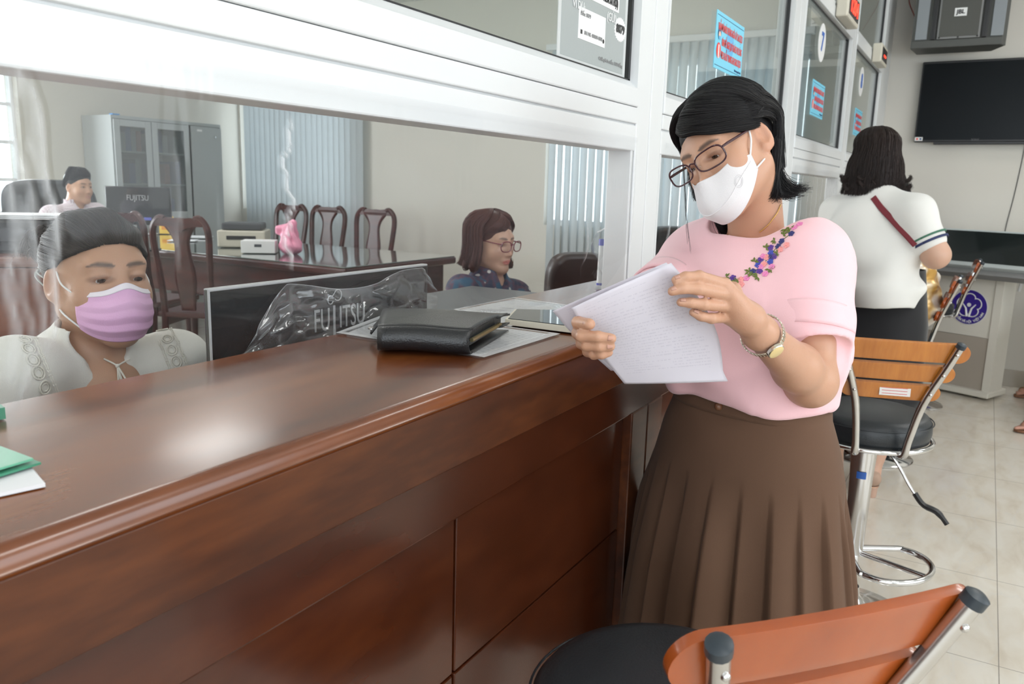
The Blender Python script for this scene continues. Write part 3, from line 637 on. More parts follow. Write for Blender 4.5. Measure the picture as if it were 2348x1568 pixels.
# office chair of the man
def office_chair(c, yaw, lbl, zb=.78, zt_=1.2, w=.46, m=M_BLKL):
    x = np.array([math.cos(yaw), math.sin(yaw), 0]); n = np.array([-x[1], x[0], 0]); t = thing('office_chair', lbl, 'chair', (c[0], c[1], 0)); R = Matrix(np.array([x, n, Zp]).T.tolist())
    zm = (zb+zt_)/2; h = zt_-zb
    b = MB()
    def f(u, v):
        s = (u-.5)*2; q = (v-.5)*2; e = (abs(s)**4+abs(q)**4)**.25; k_ = 1 if e < 1e-6 else max(abs(s), abs(q))/e
        return c+x*(s*k_*w/2)+Zp*(0)+np.array([0, 0, zm-c[2]])+Zp*(q*k_*h/2)-n*(.04*(s*s)+.02*q*q)
    b.grid(f, 16, 16); b.build('backrest', m, t, smooth=True, solid=.05)
    MB().obox((c[0], c[1], .47)-n*.26, R, (.48, .46, .08), .035).build('seat', m, t)
    MB().obox((c[0], c[1], (.47+zb)/2)+n*.04, R, (.06, .02, zb-.40), .005).build('back_bracket', M_BLKP, t)
    cc2 = np.array([c[0], c[1], 0])-n*.26; MB().tube([cc2+[0, 0, .07], cc2+[0, 0, .44]], .025, 14).build('gas_post', M_CHROME, t)
    b = MB()
    for q in range(5):
        a = q*2*PI/5; e = cc2+np.array([math.cos(a)*.28, math.sin(a)*.28, .06]); b.tube([cc2+[0, 0, .09], e], [.025, .015], 8)
    b.build('star_base', M_BLKP, t)
    for q in range(5):
        a = q*2*PI/5; e = cc2+np.array([math.cos(a)*.28, math.sin(a)*.28, .028]); MB().lathe([(.027, -.02), (.027, .02)], e, 14, axis='y').build('caster', M_BLKP, t)
    return t
c = P(118, 470, 5.75); office_chair(np.array([c[0], c[1], 0]), math.atan2(-.78, .62), 'black high-backed office chair behind the seated man', .75, 1.245, .62)
c = P(1322, 640, 3.55); office_chair(np.array([c[0], c[1], 0]), -.75, 'empty dark office chair beside the clerk with glasses', .70, 1.015, .29, mat('brown_black_leather', (.035, .022, .022), .35))
c = P(1525, 575, 5.3); office_chair(np.array([c[0], c[1], 0]), -.3, 'dark chair back seen through the second opening', .70, 1.06, .50)

# ================================================================== BEHIND THE COUNTER EDGE
# wrapped monitor
Ym = 1.0
cm = np.array([1.087, Ym, 1.0]); tmn = thing('monitor', 'large black monitor seen from behind, wrapped in clear plastic', 'monitor', (cm[0], Ym+.03, .75))
MB().box((.815, Ym, .87), (1.373, Ym+.013, 1.132), .003).build('housing', M_BLKG, tmn)
MB().box((.825, Ym+.0130, .88), (1.363, Ym+.0145, 1.122)).build('screen', mat('dark_lcd', (.02, .025, .03), .1), tmn)
MB().box((.817, Ym-.001, 1.1290), (1.371, Ym+.014, 1.1335), .0015).build('top_edge', mat('silver_bezel', (.40, .41, .42), .35), tmn)
MB().box((.8145, Ym-.0012, .87), (.8170, Ym+.003, 1.133), .0008).build('side_edge', MATS['silver_bezel'], tmn)
MB().box((1.06, Ym+.013, .77), (1.12, Ym+.045, .95), .006).build('stand_neck', M_BLKP, tmn); MB().box((.98, Ym-.05, .751), (1.2, Ym+.17, .765), .005).build('stand_foot', M_BLKP, tmn)
M_LOGO = mat('logo_silver', (.50, .51, .52), .4)
text('FU', .058, (1.034, Ym-.001, 1.053), Xp, Zp, M_LOGO, tmn, 'emblem', sx=.62)
text('J', .074, (1.080, Ym-.001, 1.050), Xp, Zp, M_LOGO, tmn, 'emblem', sx=.72)
text('ITSU', .058, (1.099, Ym-.001, 1.053), Xp, Zp, M_LOGO, tmn, 'emblem', sx=.62)
th = np.linspace(.35, 2*PI+.1, 40); lp = [(1.097+.0095*math.cos(a)*1.0+.0, Ym-.0008, 1.096+.010*math.sin(a)) for a in np.linspace(-2.4, 2.6, 26)]+[(1.078+.007*math.cos(a), Ym-.0008, 1.089+.0075*math.sin(a)) for a in np.linspace(.9, 5.9, 22)]
MB().tube(lp, .0011, 6).build('emblem', M_LOGO, tmn)
# crumpled clear wrap over the monitor
def wrap():
    nx, nz = 110, 46; r = np.random.default_rng(4); V = []; C = []
    pts = r.uniform(0, 1, (46, 2)); hts = r.uniform(-1, 1, 46)
    for i in range(nx+1):
        for j in range(nz+1):
            u, v = i/nx, j/nz; x = .85+.535*u; edge = 1.118-.10*(1-min(1, u/.22))**1.0+.012*math.sin(u*9)+(-.02 if u > .9 else 0)*((u-.9)/.1)
            z = 1.012+(edge-1.012)*v
            d = np.abs(pts[:, 0]-u)*2.6+np.abs(pts[:, 1]-v)*1.0; o = np.argsort(d)[:2]; k0, k1 = d[o[0]], d[o[1]]
            h = hts[o[0]]; fac = (k1-k0); y = Ym-.010-.010*h*min(1, fac*5)-.006*math.sin(u*22+v*7)*v-.012*(1-v)
            V.append((x, y, z)); C.append(.16*math.exp(-(fac/.022)**2)+(.35 if (j == nz or i in (0,)) else 0))  # folds and borders whitened in colour for their glint
    F = [(i*(nz+1)+j, (i+1)*(nz+1)+j, (i+1)*(nz+1)+j+1, i*(nz+1)+j+1) for i in range(nx) for j in range(nz)]
    me = mesh_np('wrap', np.array(V), np.array(F)); colattr(me, np.array(C)[:, None].repeat(3, 1), 'crease'); addobj('plastic_wrap', me, M_FILM2, tmn)
wrap()
# dark grey printer behind the counter
pp = thing('printer', 'dark grey flat-topped printer behind the counter beside the wrapped monitor', 'printer', (1.75, 1.12, .75))
MB().box((1.42, .96, .752), (1.86, 1.21, 1.0), .012).build('body', M_GREYP, pp)
MB().box((1.42, .955, 1.002), (1.87, 1.215, 1.024), .008).build('lid', mat('grey_plastic_lid', (.07, .078, .09), .35), pp)
MB().box((1.5, .952, .985), (1.8, .957, .998)).build('paper_slot', M_BLKP, pp)

# ================================================================== THINGS ON THE COUNTER TOP
ZC = 1.0505
def flat_poly(name, pts, z, m, h=.0015, parent=None, **kw):
    b = MB(); b.prism([(p[0], p[1]) for p in pts], 2, z, z+h); return b.build(name, m, parent, **kw)
def ctp(px, py, z=ZC): return hit(px, py, 2, z)
# zip organiser on a plastic document sleeve
def sleeve(corners, z, lbl, name='document_sleeve', seed=1, insert=True, lift=.004):
    r = np.random.default_rng(seed); A, B_, C_, D_ = [np.array(c) for c in corners]; n = 36; V = []; C = []
    ph = r.uniform(0, 6, 6)
    for i in range(n+1):
        for j in range(n+1):
            u, v = i/n, j/n; p = (A*(1-u)+B_*u)*(1-v)+(D_*(1-u)+C_*u)*v
            e = min(u, v, 1-u, 1-v); hgt = z+.0026+lift*.35*(1+math.sin(u*9+ph[0])*math.sin(v*8+ph[1]))*min(1, e*10)
            V.append((p[0], p[1], hgt)); C.append(.55 if e < .03 else .06)
    F = [(i*(n+1)+j, (i+1)*(n+1)+j, (i+1)*(n+1)+j+1, i*(n+1)+j+1) for i in range(n) for j in range(n)]
    t = thing(name, lbl, 'document sleeve', ((A+C_)/2)); me = mesh_np('s', np.array(V), np.array(F)); colattr(me, np.array(C)[:, None].repeat(3, 1), 'crease'); addobj('clear_cover', me, M_FILM2, t)
    if insert:
        c0 = (A+B_+C_+D_)/4; q = [c0+(p-c0)*.90 for p in (A, B_, C_, D_)]; flat_poly('paper_insert', q, z+.0004, M_PRINTED, .0012, t)
    return t
def printed(name='printed_paper', sc=(60, 60), dens=.42, base=(.74, .75, .78), ink=(.32, .33, .37)):
    m = mat(name, base, .6); nt = m.node_tree; b = nt.nodes['Principled BSDF']; tc = nt.nodes.new('ShaderNodeTexCoord'); mp = nt.nodes.new('ShaderNodeMapping'); mp.inputs['Scale'].default_value = (sc[0], sc[1], 1)
    br = nt.nodes.new('ShaderNodeTexBrick'); br.inputs['Color1'].default_value = (0, 0, 0, 1); br.inputs['Color2'].default_value = (1, 1, 1, 1); br.inputs['Mortar'].default_value = (0, 0, 0, 1); br.inputs['Mortar Size'].default_value = .35; br.inputs['Mortar Smooth'].default_value = .2; br.inputs['Bias'].default_value = .3; br.inputs['Scale'].default_value = 2; br.inputs['Row Height'].default_value = 1.3; br.inputs['Brick Width'].default_value = 1.6
    nt.links.new(tc.outputs['Object'], mp.inputs[0]); nt.links.new(mp.outputs[0], br.inputs[0]); mx = nt.nodes.new('ShaderNodeMix'); mx.data_type = 'RGBA'; mx.inputs[6].default_value = (*base, 1); mx.inputs[7].default_value = (*ink, 1)
    mu = nt.nodes.new('ShaderNodeMath'); mu.operation = 'MULTIPLY'; mu.inputs[1].default_value = dens; nt.links.new(br.outputs[0], mu.inputs[0]); nt.links.new(mu.outputs[0], mx.inputs[0]); nt.links.new(mx.outputs[2], b.inputs['Base Color']); return m
M_PRINTED = printed()
sleeve([ctp(770, 766), ctp(1110, 823), ctp(1285, 768), ctp(900, 716)], ZC, 'clear document sleeve lying under the black zip organiser', seed=3)
# black organiser: folded wallet, spine towards the viewer's right-front
def organiser():
    A = ctp(842, 800, ZC+.008); B_ = ctp(1078, 806, ZC+.008); C_ = ctp(1165, 754, ZC+.008); D_ = ctp(880, 745, ZC+.008)
    A, B_, C_, D_ = [np.array([p[0], p[1], 0]) for p in (A, B_, C_, D_)]
    A = B_+(A-B_)*.9; t = thing('zip_organiser', 'black leather zip organiser lying on the counter top', 'organiser', (*((A+C_)/2)[:2], ZC))
    ml = mat('black_grained_leather', (.012, .013, .015), .32, spec=.55, bump=(420, .35, 2))
    def Q(u, v): return (A*(1-u)+B_*u)*(1-v)+(D_*(1-u)+C_*u)*v
    dirv = _n(B_-A); z0 = ZC+.006
    # lower and upper covers joined by a rounded front spine (v = 0 side)
    prof = []      # (v, z) profile
    for v in np.linspace(1.02, .04, 8): prof.append((v, z0))
    for a in np.linspace(-PI/2, PI/2, 9): prof.append((.04-.075*math.cos(a), z0+.017+.017*math.sin(a)))
    for v in np.linspace(.04, 1.05, 10): prof.append((v, z0+.034+.004*math.sin(v*3)-.006*v*v))
    b = MB(); nn = 14
    b.grid(lambda u, w: np.append(Q(u, np.interp(w, np.linspace(0, 1, len(prof)), [p[0] for p in prof]))[:2], np.interp(w, np.linspace(0, 1, len(prof)), [p[1] for p in prof])+.002*math.sin(u*5)), nn, 46)
    b.build('cover', ml, t, smooth=True, solid=.0035, auto=0)
    b = MB(); b.grid(lambda u, w: np.append(Q(.03+.92*u, .10+.86*w)[:2], z0+.0175), 4, 4); b.build('pages', M_BLKL, t, solid=.020)
    # zip along the open right end
    e = [np.append(Q(.985, v)[:2], z0+.017) for v in np.linspace(.06, .78, 24)]; MB().tube(e, .0032, 8).build('zip', mat('brass_zip', (.45, .38, .22), .35, .9), t)
    b = MB()
    for v in np.linspace(.07, .78, 40):
        q = np.append(Q(1.0, v)[:2], z0+.017); b.box(q-[.0009, .0009, .0022], q+[.0009, .0009, .0022])
    b.build('zip_teeth', MATS['brass_zip'], t)
    for (v, zz) in ((.86, .030), (.93, .012)):
        b = MB(); b.grid(lambda u, w, v=v, zz=zz: np.append(Q(.9+.13*u, v-.35*(1-w)*.6)[:2], z0+zz+.003*u), 6, 6); b.build('inner_flap', ml, t, smooth=True, solid=.0025)
    q = Q(.82, .80); text('Labong', .010, (q[0], q[1], z0+.0375), C_-D_, D_-A, M_LOGO, t, 'lettering', sx=1.1)
    # snap strap tab on the left end
    b = MB(); b.grid(lambda u, w: np.append(Q(-.10*u+.01, .42+.22*w)[:2], z0+.030-.022*u), 6, 4); b.build('strap_tab', ml, t, smooth=True, solid=.003)
    q = Q(-.085, .53); MB().lathe([(.006, 0), (.006, .002), (.004, .004)], (q[0], q[1], z0+.012), 16).build('snap_button', M_CHROME2, t)
organiser()
sleeve([ctp(1040, 712), ctp(1170, 752), ctp(1325, 705), ctp(1178, 684)], ZC, 'printed form in a clear sleeve beyond the black organiser', seed=9)
# pale edged tablet
A, B_, C_, D_ = ctp(1158, 748), ctp(1335, 770), ctp(1350, 728), ctp(1180, 724)
tt = thing('tablet', 'pale-edged glossy tablet lying by the counter edge near the hand', 'tablet', tuple((A+C_)/2))
flat_poly('frame', [A, B_, C_, D_], ZC+.003, M_BEIGEP, .010, tt)
c0 = (A+B_+C_+D_)/4; flat_poly('screen', [c0+(p-c0)*.93 for p in (A, B_, C_, D_)], ZC+.0132, mat('tablet_glass', (.03, .035, .045), .03, spec=1), .0012, tt)
# marker pens in a clear bag by the post
bp0 = hit(1405, 655, 2, ZC)
pb = thing('pen_bag', 'clear plastic bag with two white marker pens beside the white post', 'bag', (1.62, .835, ZC))
def pens():
    for i, (pxb, pyb, pxt, pyt) in enumerate(((1375, 655, 1382, 548), (1398, 640, 1400, 548))):
        b = hit(pxb, pyb, 1, .83); tp = hit(pxt, pyt, 1, .83); b[2] = max(b[2], ZC+.006)
        o = thing('marker_pen', ['white marker pen with blue cap, left of the two in the clear bag', 'white marker pen with blue cap, right of the two in the clear bag'][i], 'pen', b, 'marker pens in the clear bag')
        d = _n(tp-b); L = np.linalg.norm(tp-b); MB().tube([b, b+d*L*.86], .0085, 14).build('barrel', M_WHITE, o, smooth=True); MB().tube([b+d*L*.86, tp], [.010, .0095], 14).build('cap', mat('blue_cap', (.05, .06, .42), .3), o, smooth=True)
        MB().tube([b, b+d*.006], .0088, 14).build('end_plug', MATS['blue_cap'], o, smooth=True)
        text('Penflex', .010, b+d*L*.35+np.array([0, -.0092, 0]), d, -Xp, M_BLKP, o, 'lettering')
pens()
bl = hit(1362, 640, 1, .815); br = hit(1438, 640, 1, .815)
def bagf(u, v):
    x = bl[0]+(br[0]-bl[0])*u; z = ZC+.002+(.130+.02*math.sin(u*5))*v; return (x+.01*math.sin(v*7), .818-.012*math.sin(u*9+v*4)-.006*math.sin(v*14), z)
b = MB(); b.grid(bagf, 30, 24); o = b.build('clear_pouch', M_FILM2, pb, smooth=True, auto=0); colattr(o.data, np.full((len(o.data.vertices), 3), .05), 'crease')
b = MB(); b.tube(catmull([bagf(.1, 1), bagf(.5, .93)+np.array([0, 0, .02]), bagf(.9, .5), bagf(1, .1)], 24), .002, 8); o = b.build('tie_strip', mat('white_tape', (.75, .75, .76), .5), pb)
# papers at the near left end of the counter
G = [ctp(76, 1050, ZC+.012), ctp(-60, 1090, ZC+.012), ctp(-160, 1010, ZC+.012), ctp(0, 1022, ZC+.012)]
t = thing('folder', 'green glossy folder on the near left end of the counter', 'folder', tuple(G[0]))
flat_poly('cover', G, ZC+.010, mat('green_glossy_card', (.12, .42, .27), .25, coat=.6), .002, t)
flat_poly('back_cover', [g+np.array([.004, -.004, 0]) for g in G], ZC+.006, mat('green_dark_card', (.05, .25, .15), .4), .002, t)
Wp = [ctp(104, 1110, ZC+.003), ctp(-90, 1152, ZC+.003), ctp(-120, 1060, ZC+.003), ctp(60, 1058, ZC+.003)]
flat_poly('paper_sheet', Wp, ZC+.0008, M_PAPER, .003, label='white paper sheet under the green folder', cat='paper')
Gq = [ctp(14, 962, ZC), ctp(-60, 975, ZC), ctp(-60, 935, ZC), ctp(2, 953, ZC)]
flat_poly('folder', Gq, ZC+.001, MATS['green_dark_card'], .012, label='small dark green booklet at the left picture edge near the counter\'s back', cat='folder')

# ================================================================== SIGNS ON THE PANES (public side face)
YS = YG-.0045
def blue_notice(x0, x1, z0, z1, lbl, grp='blue mask notices on the panes'):
    t = thing('notice_sheet', lbl, 'notice', ((x0+x1)/2, YS, z0), grp); w = x1-x0; h = z1-z0
    MB().box((x0, YS-.001, z0), (x1, YS+.0008, z1)).build('sheet', mat('light_blue_print', (.20, .62, .82), .45), t)
    dk_ = mat('navy_print', (.03, .08, .2), .5); rd = mat('red_print', (.80, .07, .06), .5)
    for z in (z0+.009, z1-.012): MB().box((x0+.006, YS-.0016, z), (x1-.006, YS-.001, z+.0016)).build('border_line', dk_, t)
    cx_ = (x0+x1)/2
    # pale globe behind the words
    MB().lathe([(.0, -.0003), (.042, -.0003)], (cx_+.0, YS-.0013, z0+h*.52), 28, cap=False, axis='y').build('globe_print', mat('mid_blue_print', (.13, .45, .75), .5), t)
    for body, z, xx, al in (('NHẰM ĐẢM BẢO PHÒNG NGỪA LÂY LAN DỊCH', .76, cx_, 'CENTER'), ('KÍNH ĐỀ NGHỊ QUÝ KHÁCH VUI LÒNG', .515, cx_+.022, 'CENTER'), ('ĐEO KHẨU TRANG KHI GIAO DỊCH', .29, cx_+.022, 'CENTER')):
        wd = w*.88 if z > .7 else w*.74; o = text(body, .030, (0, 0, 0), Xp, Zp, rd, t, align='CENTER', bold=.0006)
        bb = np.array([v.co[:] for v in o.data.vertices]); s = wd/(bb[:, 0].max()-bb[:, 0].min()); zm_ = (bb[:, 2].max()+bb[:, 2].min())/2
        sz = .95
        for v in o.data.vertices: v.co = Vector((xx+v.co.x*s, YS-.0024+v.co.y*.3, z0+h*z+(v.co.z-zm_)*sz))
    text('Trân trọng cảm ơn', .0085, (x1-.012, YS-.002, z0+.018), Xp, Zp, dk_, t, align='RIGHT', sx=1.1)
    # little masked figure: red body, dark hair, pale face, blue mask
    fx_ = x0+.034; zc_ = z0+h*.5
    MB().lathe([(0, 0), (.022, 0)], (fx_, YS-.0020, zc_-.028), 20, cap=False, axis='y').build('figure_body', rd, t)
    MB().box((fx_-.005, YS-.0026, zc_-.05), (fx_+.005, YS-.0021, zc_-.012)).build('figure_collar', M_WHITE, t)
    MB().lathe([(0, 0), (.0155, 0)], (fx_, YS-.0024, zc_+.020), 20, cap=False, axis='y').build('figure_hair', dk_, t)
    MB().lathe([(0, 0), (.0115, 0)], (fx_, YS-.0028, zc_+.014), 18, cap=False, axis='y').build('figure_face', mat('peach_print', (.85, .55, .42), .5), t)
    MB().box((fx_-.009, YS-.0034, zc_+.003), (fx_+.009, YS-.0029, zc_+.012)).build('figure_mask', MATS['mid_blue_print'], t)
blue_notice(2.427, 2.727, 1.655, 1.815, 'light blue notice with red lettering above the standing woman\'s head')
blue_notice(3.922, 4.224, 1.650, 1.803, 'light blue notice with red lettering on the pane numbered 7')
blue_notice(5.26, 5.55, 1.650, 1.803, 'light blue notice with red lettering on the pane nearest the far wall')
def number_disc(x, z, r, ch, lbl):
    t = thing('number_sticker', lbl, 'sticker', (x, YS, z)); MB().lathe([(r, -.0008), (r, .0008)], (x, YS, z), 40, axis='y').build('disc', M_WHITE, t)
    text(ch, r*1.35, (x, YS-.0022, z-.0), Xp, Zp, mat('royal_blue_print', (.03, .14, .55), .45), t, 'number', align='CENTER', bold=.003)
number_disc(4.045, 1.975, .083, '7', 'round white sticker with blue number 7 on the pane')
number_disc(5.38, 1.962, .083, '8', 'round white sticker with blue number 8 on the last pane')
# grey printed sheet on the first pane
def grey_notice():
    x0, x1, z0, z1 = 1.432, 1.765, 1.5435, 1.90; t = thing('notice_sheet', 'grey printed notice with code 8079 on the first pane', 'notice', ((x0+x1)/2, YS, z0))
    MB().box((x0, YS-.001, z0), (x1, YS+.0006, z1)).build('sheet', mat('pale_sheet', (.58, .60, .60), .4), t)
    g = mat('grey_print', (.36, .39, .39), .45, bump=(150, .1, 1)); MB().box((x0+.012, YS-.0016, z0+.006), (x1-.014, YS-.001, z1)).build('grey_field', g, t)
    w = MATS['white_print']; b = MATS['black_plastic']
    MB().box((x0+.028, YS-.0024, 1.672), (x1-.052, YS-.0017, 1.704)).build('title_band', w, t)
    text('NHẬN MK (MÃ SỐ BẢO HIỂM XÃ HỘI)', .0215, (x1-.060, YS-.003, 1.688), Xp, Zp, b, t, align='RIGHT', sx=.56, bold=.0006)
    text('VÍ DỤ:', .022, (x0+.055, YS-.003, 1.650), Xp, Zp, w, t, sx=.9); text('(GỬI)', .024, (x1-.115, YS-.003, 1.655), Xp, Zp, w, t, sx=.9)
    # starburst
    cx_, cz_ = x1-.040, 1.640; pts = []
    for i in range(48):
        a = 2*PI*i/48; r = 1.0 if i % 2 else .88; pts.append((cx_+.033*r*math.cos(a), cz_+.026*r*math.sin(a)))
    bb = MB(); bb.prism(pts, 1, YS-.0024, YS-.0017); bb.build('starburst', w, t); text('8079', .024, (cx_, YS-.003, cz_), Xp, Zp, b, t, align='CENTER', sx=.95, bold=.0008)
    MB().box((x0+.085, YS-.0024, 1.590), (x0+.215, YS-.0017, 1.650)).build('message_panel', w, t)
    text('Đến: 8079', .011, (x0+.092, YS-.003, 1.638), Xp, Zp, mat('grey_ink', (.3, .3, .3), .5), t); text('BH MK 4808014078', .0105, (x0+.112, YS-.003, 1.604), Xp, Zp, MATS['grey_ink'], t)
    MB().box((x0+.095, YS-.003, 1.600), (x0+.103, YS-.0025, 1.608)).build('icon', b, t); MB().lathe([(0, 0), (.0045, 0)], (x0+.206, YS-.003, 1.602), 14, cap=False, axis='y').build('icon', b, t)
    text('Cước phí tin nhắn: 1.000 đồng', .010, (x1-.020, YS-.003, 1.566), Xp, Zp, MATS['grey_ink'], t, align='RIGHT')
grey_notice()
# LED queue displays fixed over panes
def led(x0, x1, z0, z1, lbl, glyph):
    t = thing('queue_display', lbl, 'display', ((x0+x1)/2, YF-.03, z0)); MB().box((x0, YF-.055, z0), (x1, YF-.002, z1), .008).build('housing', M_BEIGEP, t)
    MB().box((x0+.03, YF-.0565, z0+.018), (x1-.03, YF-.055, z1-.018)).build('screen', M_BLKP, t)
    text(glyph, (z1-z0)*.72, ((x0+x1)/2, YF-.058, (z0+z1)/2), Xp, Zp, mat('red_led', (.5, .02, .01), .4, emit=(1, .04, .02), es=3.5), t, 'digits', align='CENTER', sx=1.25, bold=.002)
led(4.15, 4.50, 2.105, 2.235, 'white box with red digits above the pane numbered 7', '1204'); led(5.50, 5.80, 2.09, 2.20, 'white box with a red dash above the last pane', '---')

# ================================================================== FAR WALL OF THE PUBLIC SIDE
tv = thing('television', 'large black wall-mounted television above the touch display', 'television', (XW-.06, .0, 1.68))
cT = Matrix.Rotation(-.035, 3, 'Z')
M4_ = cT; xb = np.array(cT @ Vector((0, 1, 0))); xn = np.array(cT @ Vector((1, 0, 0))); Rt = Matrix(np.array([xn, xb, Zp]).T.tolist())
TL = hit(2118, 142, 0, XW-.07); BLc = hit(2098, 326, 0, XW-.07); wT = 1.13; hT = .60
ctv = np.array([XW-.065, .515-wT/2*.999, (TL[2]+BLc[2])/2]); hT = TL[2]-BLc[2]
MB().obox(ctv, Rt, (.035, wT, hT), .006).build('housing', M_BLKP, tv); MB().obox(ctv-xn*.019, Rt, (.002, wT-.02, hT-.03)).build('screen', mat('tv_glass', (.006, .008, .010), .2, spec=.12), tv)
MB().obox(ctv-xn*.005+Zp*(-hT/2-.006), Rt, (.03, wT-.25, .02), .004).build('lower_bezel', M_BLKP, tv)
MB().obox(ctv-xn*.021+xb*(wT/2-.03)+Zp*(-hT/2+.022), Rt, (.001, .05, .026)).build('sticker', M_WHITE, tv)
MB().obox(ctv-xn*.022+xb*(wT/2-.02)+Zp*(-hT/2+.022), Rt, (.001, .012, .012)).build('sticker_dot', mat('red_print', (.8, .07, .06), .5), tv)
MB().obox(ctv-xn*.022+xb*(wT/2-.042)+Zp*(-hT/2+.022), Rt, (.001, .012, .012)).build('sticker_dot', mat('navy_print', (.03, .08, .2), .5), tv)
text('SONY', .018, ctv-xn*.023+xb*(-.0+wT/2-.38)+Zp*(-hT/2+.016), -xb, Zp, mat('dim_logo', (.12, .12, .13), .4), tv, 'lettering', align='CENTER')
MB().obox((XW-.024, ctv[1], ctv[2]), Matrix.Identity(3), (.046, .35, .25)).build('wall_mount', M_BLKP, tv)
# loudspeaker
sp = thing('loudspeaker', 'dark wall-mounted loudspeaker with grille hanging above the television', 'loudspeaker', (XW-.2, .31, 2.27))
a = hit(2087, 112, 0, 6.18); b2 = hit(2305, 105, 0, 6.18); cy_ = (a[1]+b2[1])/2; w_ = a[1]-b2[1]; zb_ = a[2]
MB().prism([(6.20, cy_+w_/2), (6.20, cy_-w_/2+.03), (6.235, cy_-w_/2), (6.45, cy_-w_/2+.08), (6.45, cy_+w_/2-.02)], 2, zb_, zb_+.72).build('cabinet', mat('charcoal_cabinet', (.075, .077, .072), .5), sp)
MB().box((6.185, cy_-w_/2+.02, zb_+.0), (6.203, cy_+w_/2, zb_+.048), .004).build('bottom_rim', MATS['charcoal_cabinet'], sp)
for s in (1, -1):
    ys = cy_+s*w_*.40; MB().box((6.188, ys-.035, zb_+.055), (6.202, ys+.035, zb_+.70), .002).build('side_baffle', mat('pale_speaker_cloth', (.25, .27, .29), .7), sp)
    ys = cy_+s*w_*.27; MB().box((6.180, ys-.014, zb_+.05), (6.202, ys+.014, zb_+.70), .004).build('slot', M_BLKP, sp)
MB().box((6.178, cy_-w_*.225, zb_+.05), (6.200, cy_+w_*.225, zb_+.70), .003).build('grille_frame', mat('grey_metal_rim', (.22, .22, .22), .4), sp)
MB().box((6.1745, cy_-w_*.205, zb_+.062), (6.179, cy_+w_*.205, zb_+.69), .001).build('grille', mat('grille_mesh', (.085, .085, .078), .6, bump=(900, .6, 1)), sp)
for s in (-1, 0, 1): MB().lathe([(.006, 6.173), (.006, 6.176)], (0, cy_+s*w_*.20, zb_+.058+(0 if s else -.002)), 12, axis='x').build('screw', M_BLKP, sp)
MB().box((6.171, cy_-.035, zb_+.185), (6.1745, cy_+.035, zb_+.235)).build('badge', M_WHITE, sp); text('JBL', .036, (6.169, cy_, zb_+.21), -Yp, Zp, M_BLKP, sp, 'lettering', align='CENTER', bold=.001)
MB().box((6.45, cy_-.08, zb_+.2), (XW, cy_+.08, zb_+.5)).build('wall_bracket', M_BLKP, sp)
pts = catmull([hit(2083, -40, 0, 6.5), hit(2085, 5, 0, 6.5), hit(2095, 32, 0, 6.5), hit(2104, 60, 0, 6.46)], 16)
MB().tube(pts, .003, 8).build('speaker_cable', mat('red_cable', (.35, .04, .03), .5), label='thin red cable running to the loudspeaker', cat='cable')
pts = catmull([hit(2352, 322, 0, XW-.004), hit(2341, 380, 0, XW-.004), hit(2325, 450, 0, XW-.004), hit(2305, 527, 0, XW-.004), hit(2304, 560, 0, XW-.004)], 24)
MB().tube(pts, .0025, 6).build('wall_cable', M_BLKP, label='thin dark cable hanging down the far wall under the television', cat='cable')
# information kiosk with tilted touch display, turned towards the aisle
kq = thing('information_kiosk', 'beige information kiosk cabinet with a round blue emblem', 'kiosk', (6.0, .1, 0))
rr = ray(-230, 395); kx = _n([-rr[0], -rr[1], 0])            # to the right along its front
kn = np.cross(kx, Zp); kn = kn if kn[0] < 0 else -kn          # front normal, towards the viewer
Rk = Matrix(np.array([kx, -kn, Zp]).T.tolist())
cor = hit(2265, 909, 2, .035)                                 # lower right front corner of the base plate
def kp(u, v, z): return np.array([cor[0], cor[1], 0])+kx*(-u)+(-kn)*v+Zp*z      # u to the left, v to the back
def krec(u0, u1, v0, v1, z0, z1, nm, m, bev=.003, par=None): return MB().obox(kp((u0+u1)/2, (v0+v1)/2, (z0+z1)/2), Rk, (u1-u0, v1-v0, z1-z0), bev).build(nm, m, par or kq)
M_KI = mat('cream_enamel', (.76, .73, .65), .3); M_KI2 = mat('taupe_enamel', (.45, .40, .34), .3)
krec(0, .60, 0, .27, .015, .055, 'base_plate', M_KI, .008)
for u in (.10, .50):
    for v in (.06, .21): MB().lathe([(.015, 0), (.02, .016)], kp(u, v, 0), 12).build('foot', M_BLKP, kq)
lean = .10
def slab(u0, u1, z0, z1, off, nm, m, th=.01):
    def q(u, z, o): return kp(u, .05+o-lean*0*(z)-.0, z)
    b = MB(); vs = [q(u0, z0, off), q(u1, z0, off), q(u1, z1, off), q(u0, z1, off)]; vb = [p-kn*th for p in vs]
    V = [b.bm.verts.new(tuple(p)) for p in vs+vb]
    for f in ((0, 1, 2, 3), (7, 6, 5, 4), (0, 4, 5, 1), (1, 5, 6, 2), (2, 6, 7, 3), (3, 7, 4, 0)): b.bm.faces.new([V[i] for i in f])
    return b.build(nm, m, kq)
slab(.06, .54, .055, .40, .0, 'lower_panel', M_KI2); slab(.06, .54, .403, .83, -.002, 'upper_panel', M_KI); slab(.012, .06, .055, .84, -.012, 'corner_strip', M_KI, .04); slab(.54, .59, .055, .84, -.012, 'corner_strip', M_KI, .04)
krec(.03, .57, .06, .24, .055, .83, 'carcass', M_KI)
krec(.018, .03, .06, .24, .055, .84, 'side_panel', M_KI)
# emblem
em = hit(2222, 704, 0, 5.8)
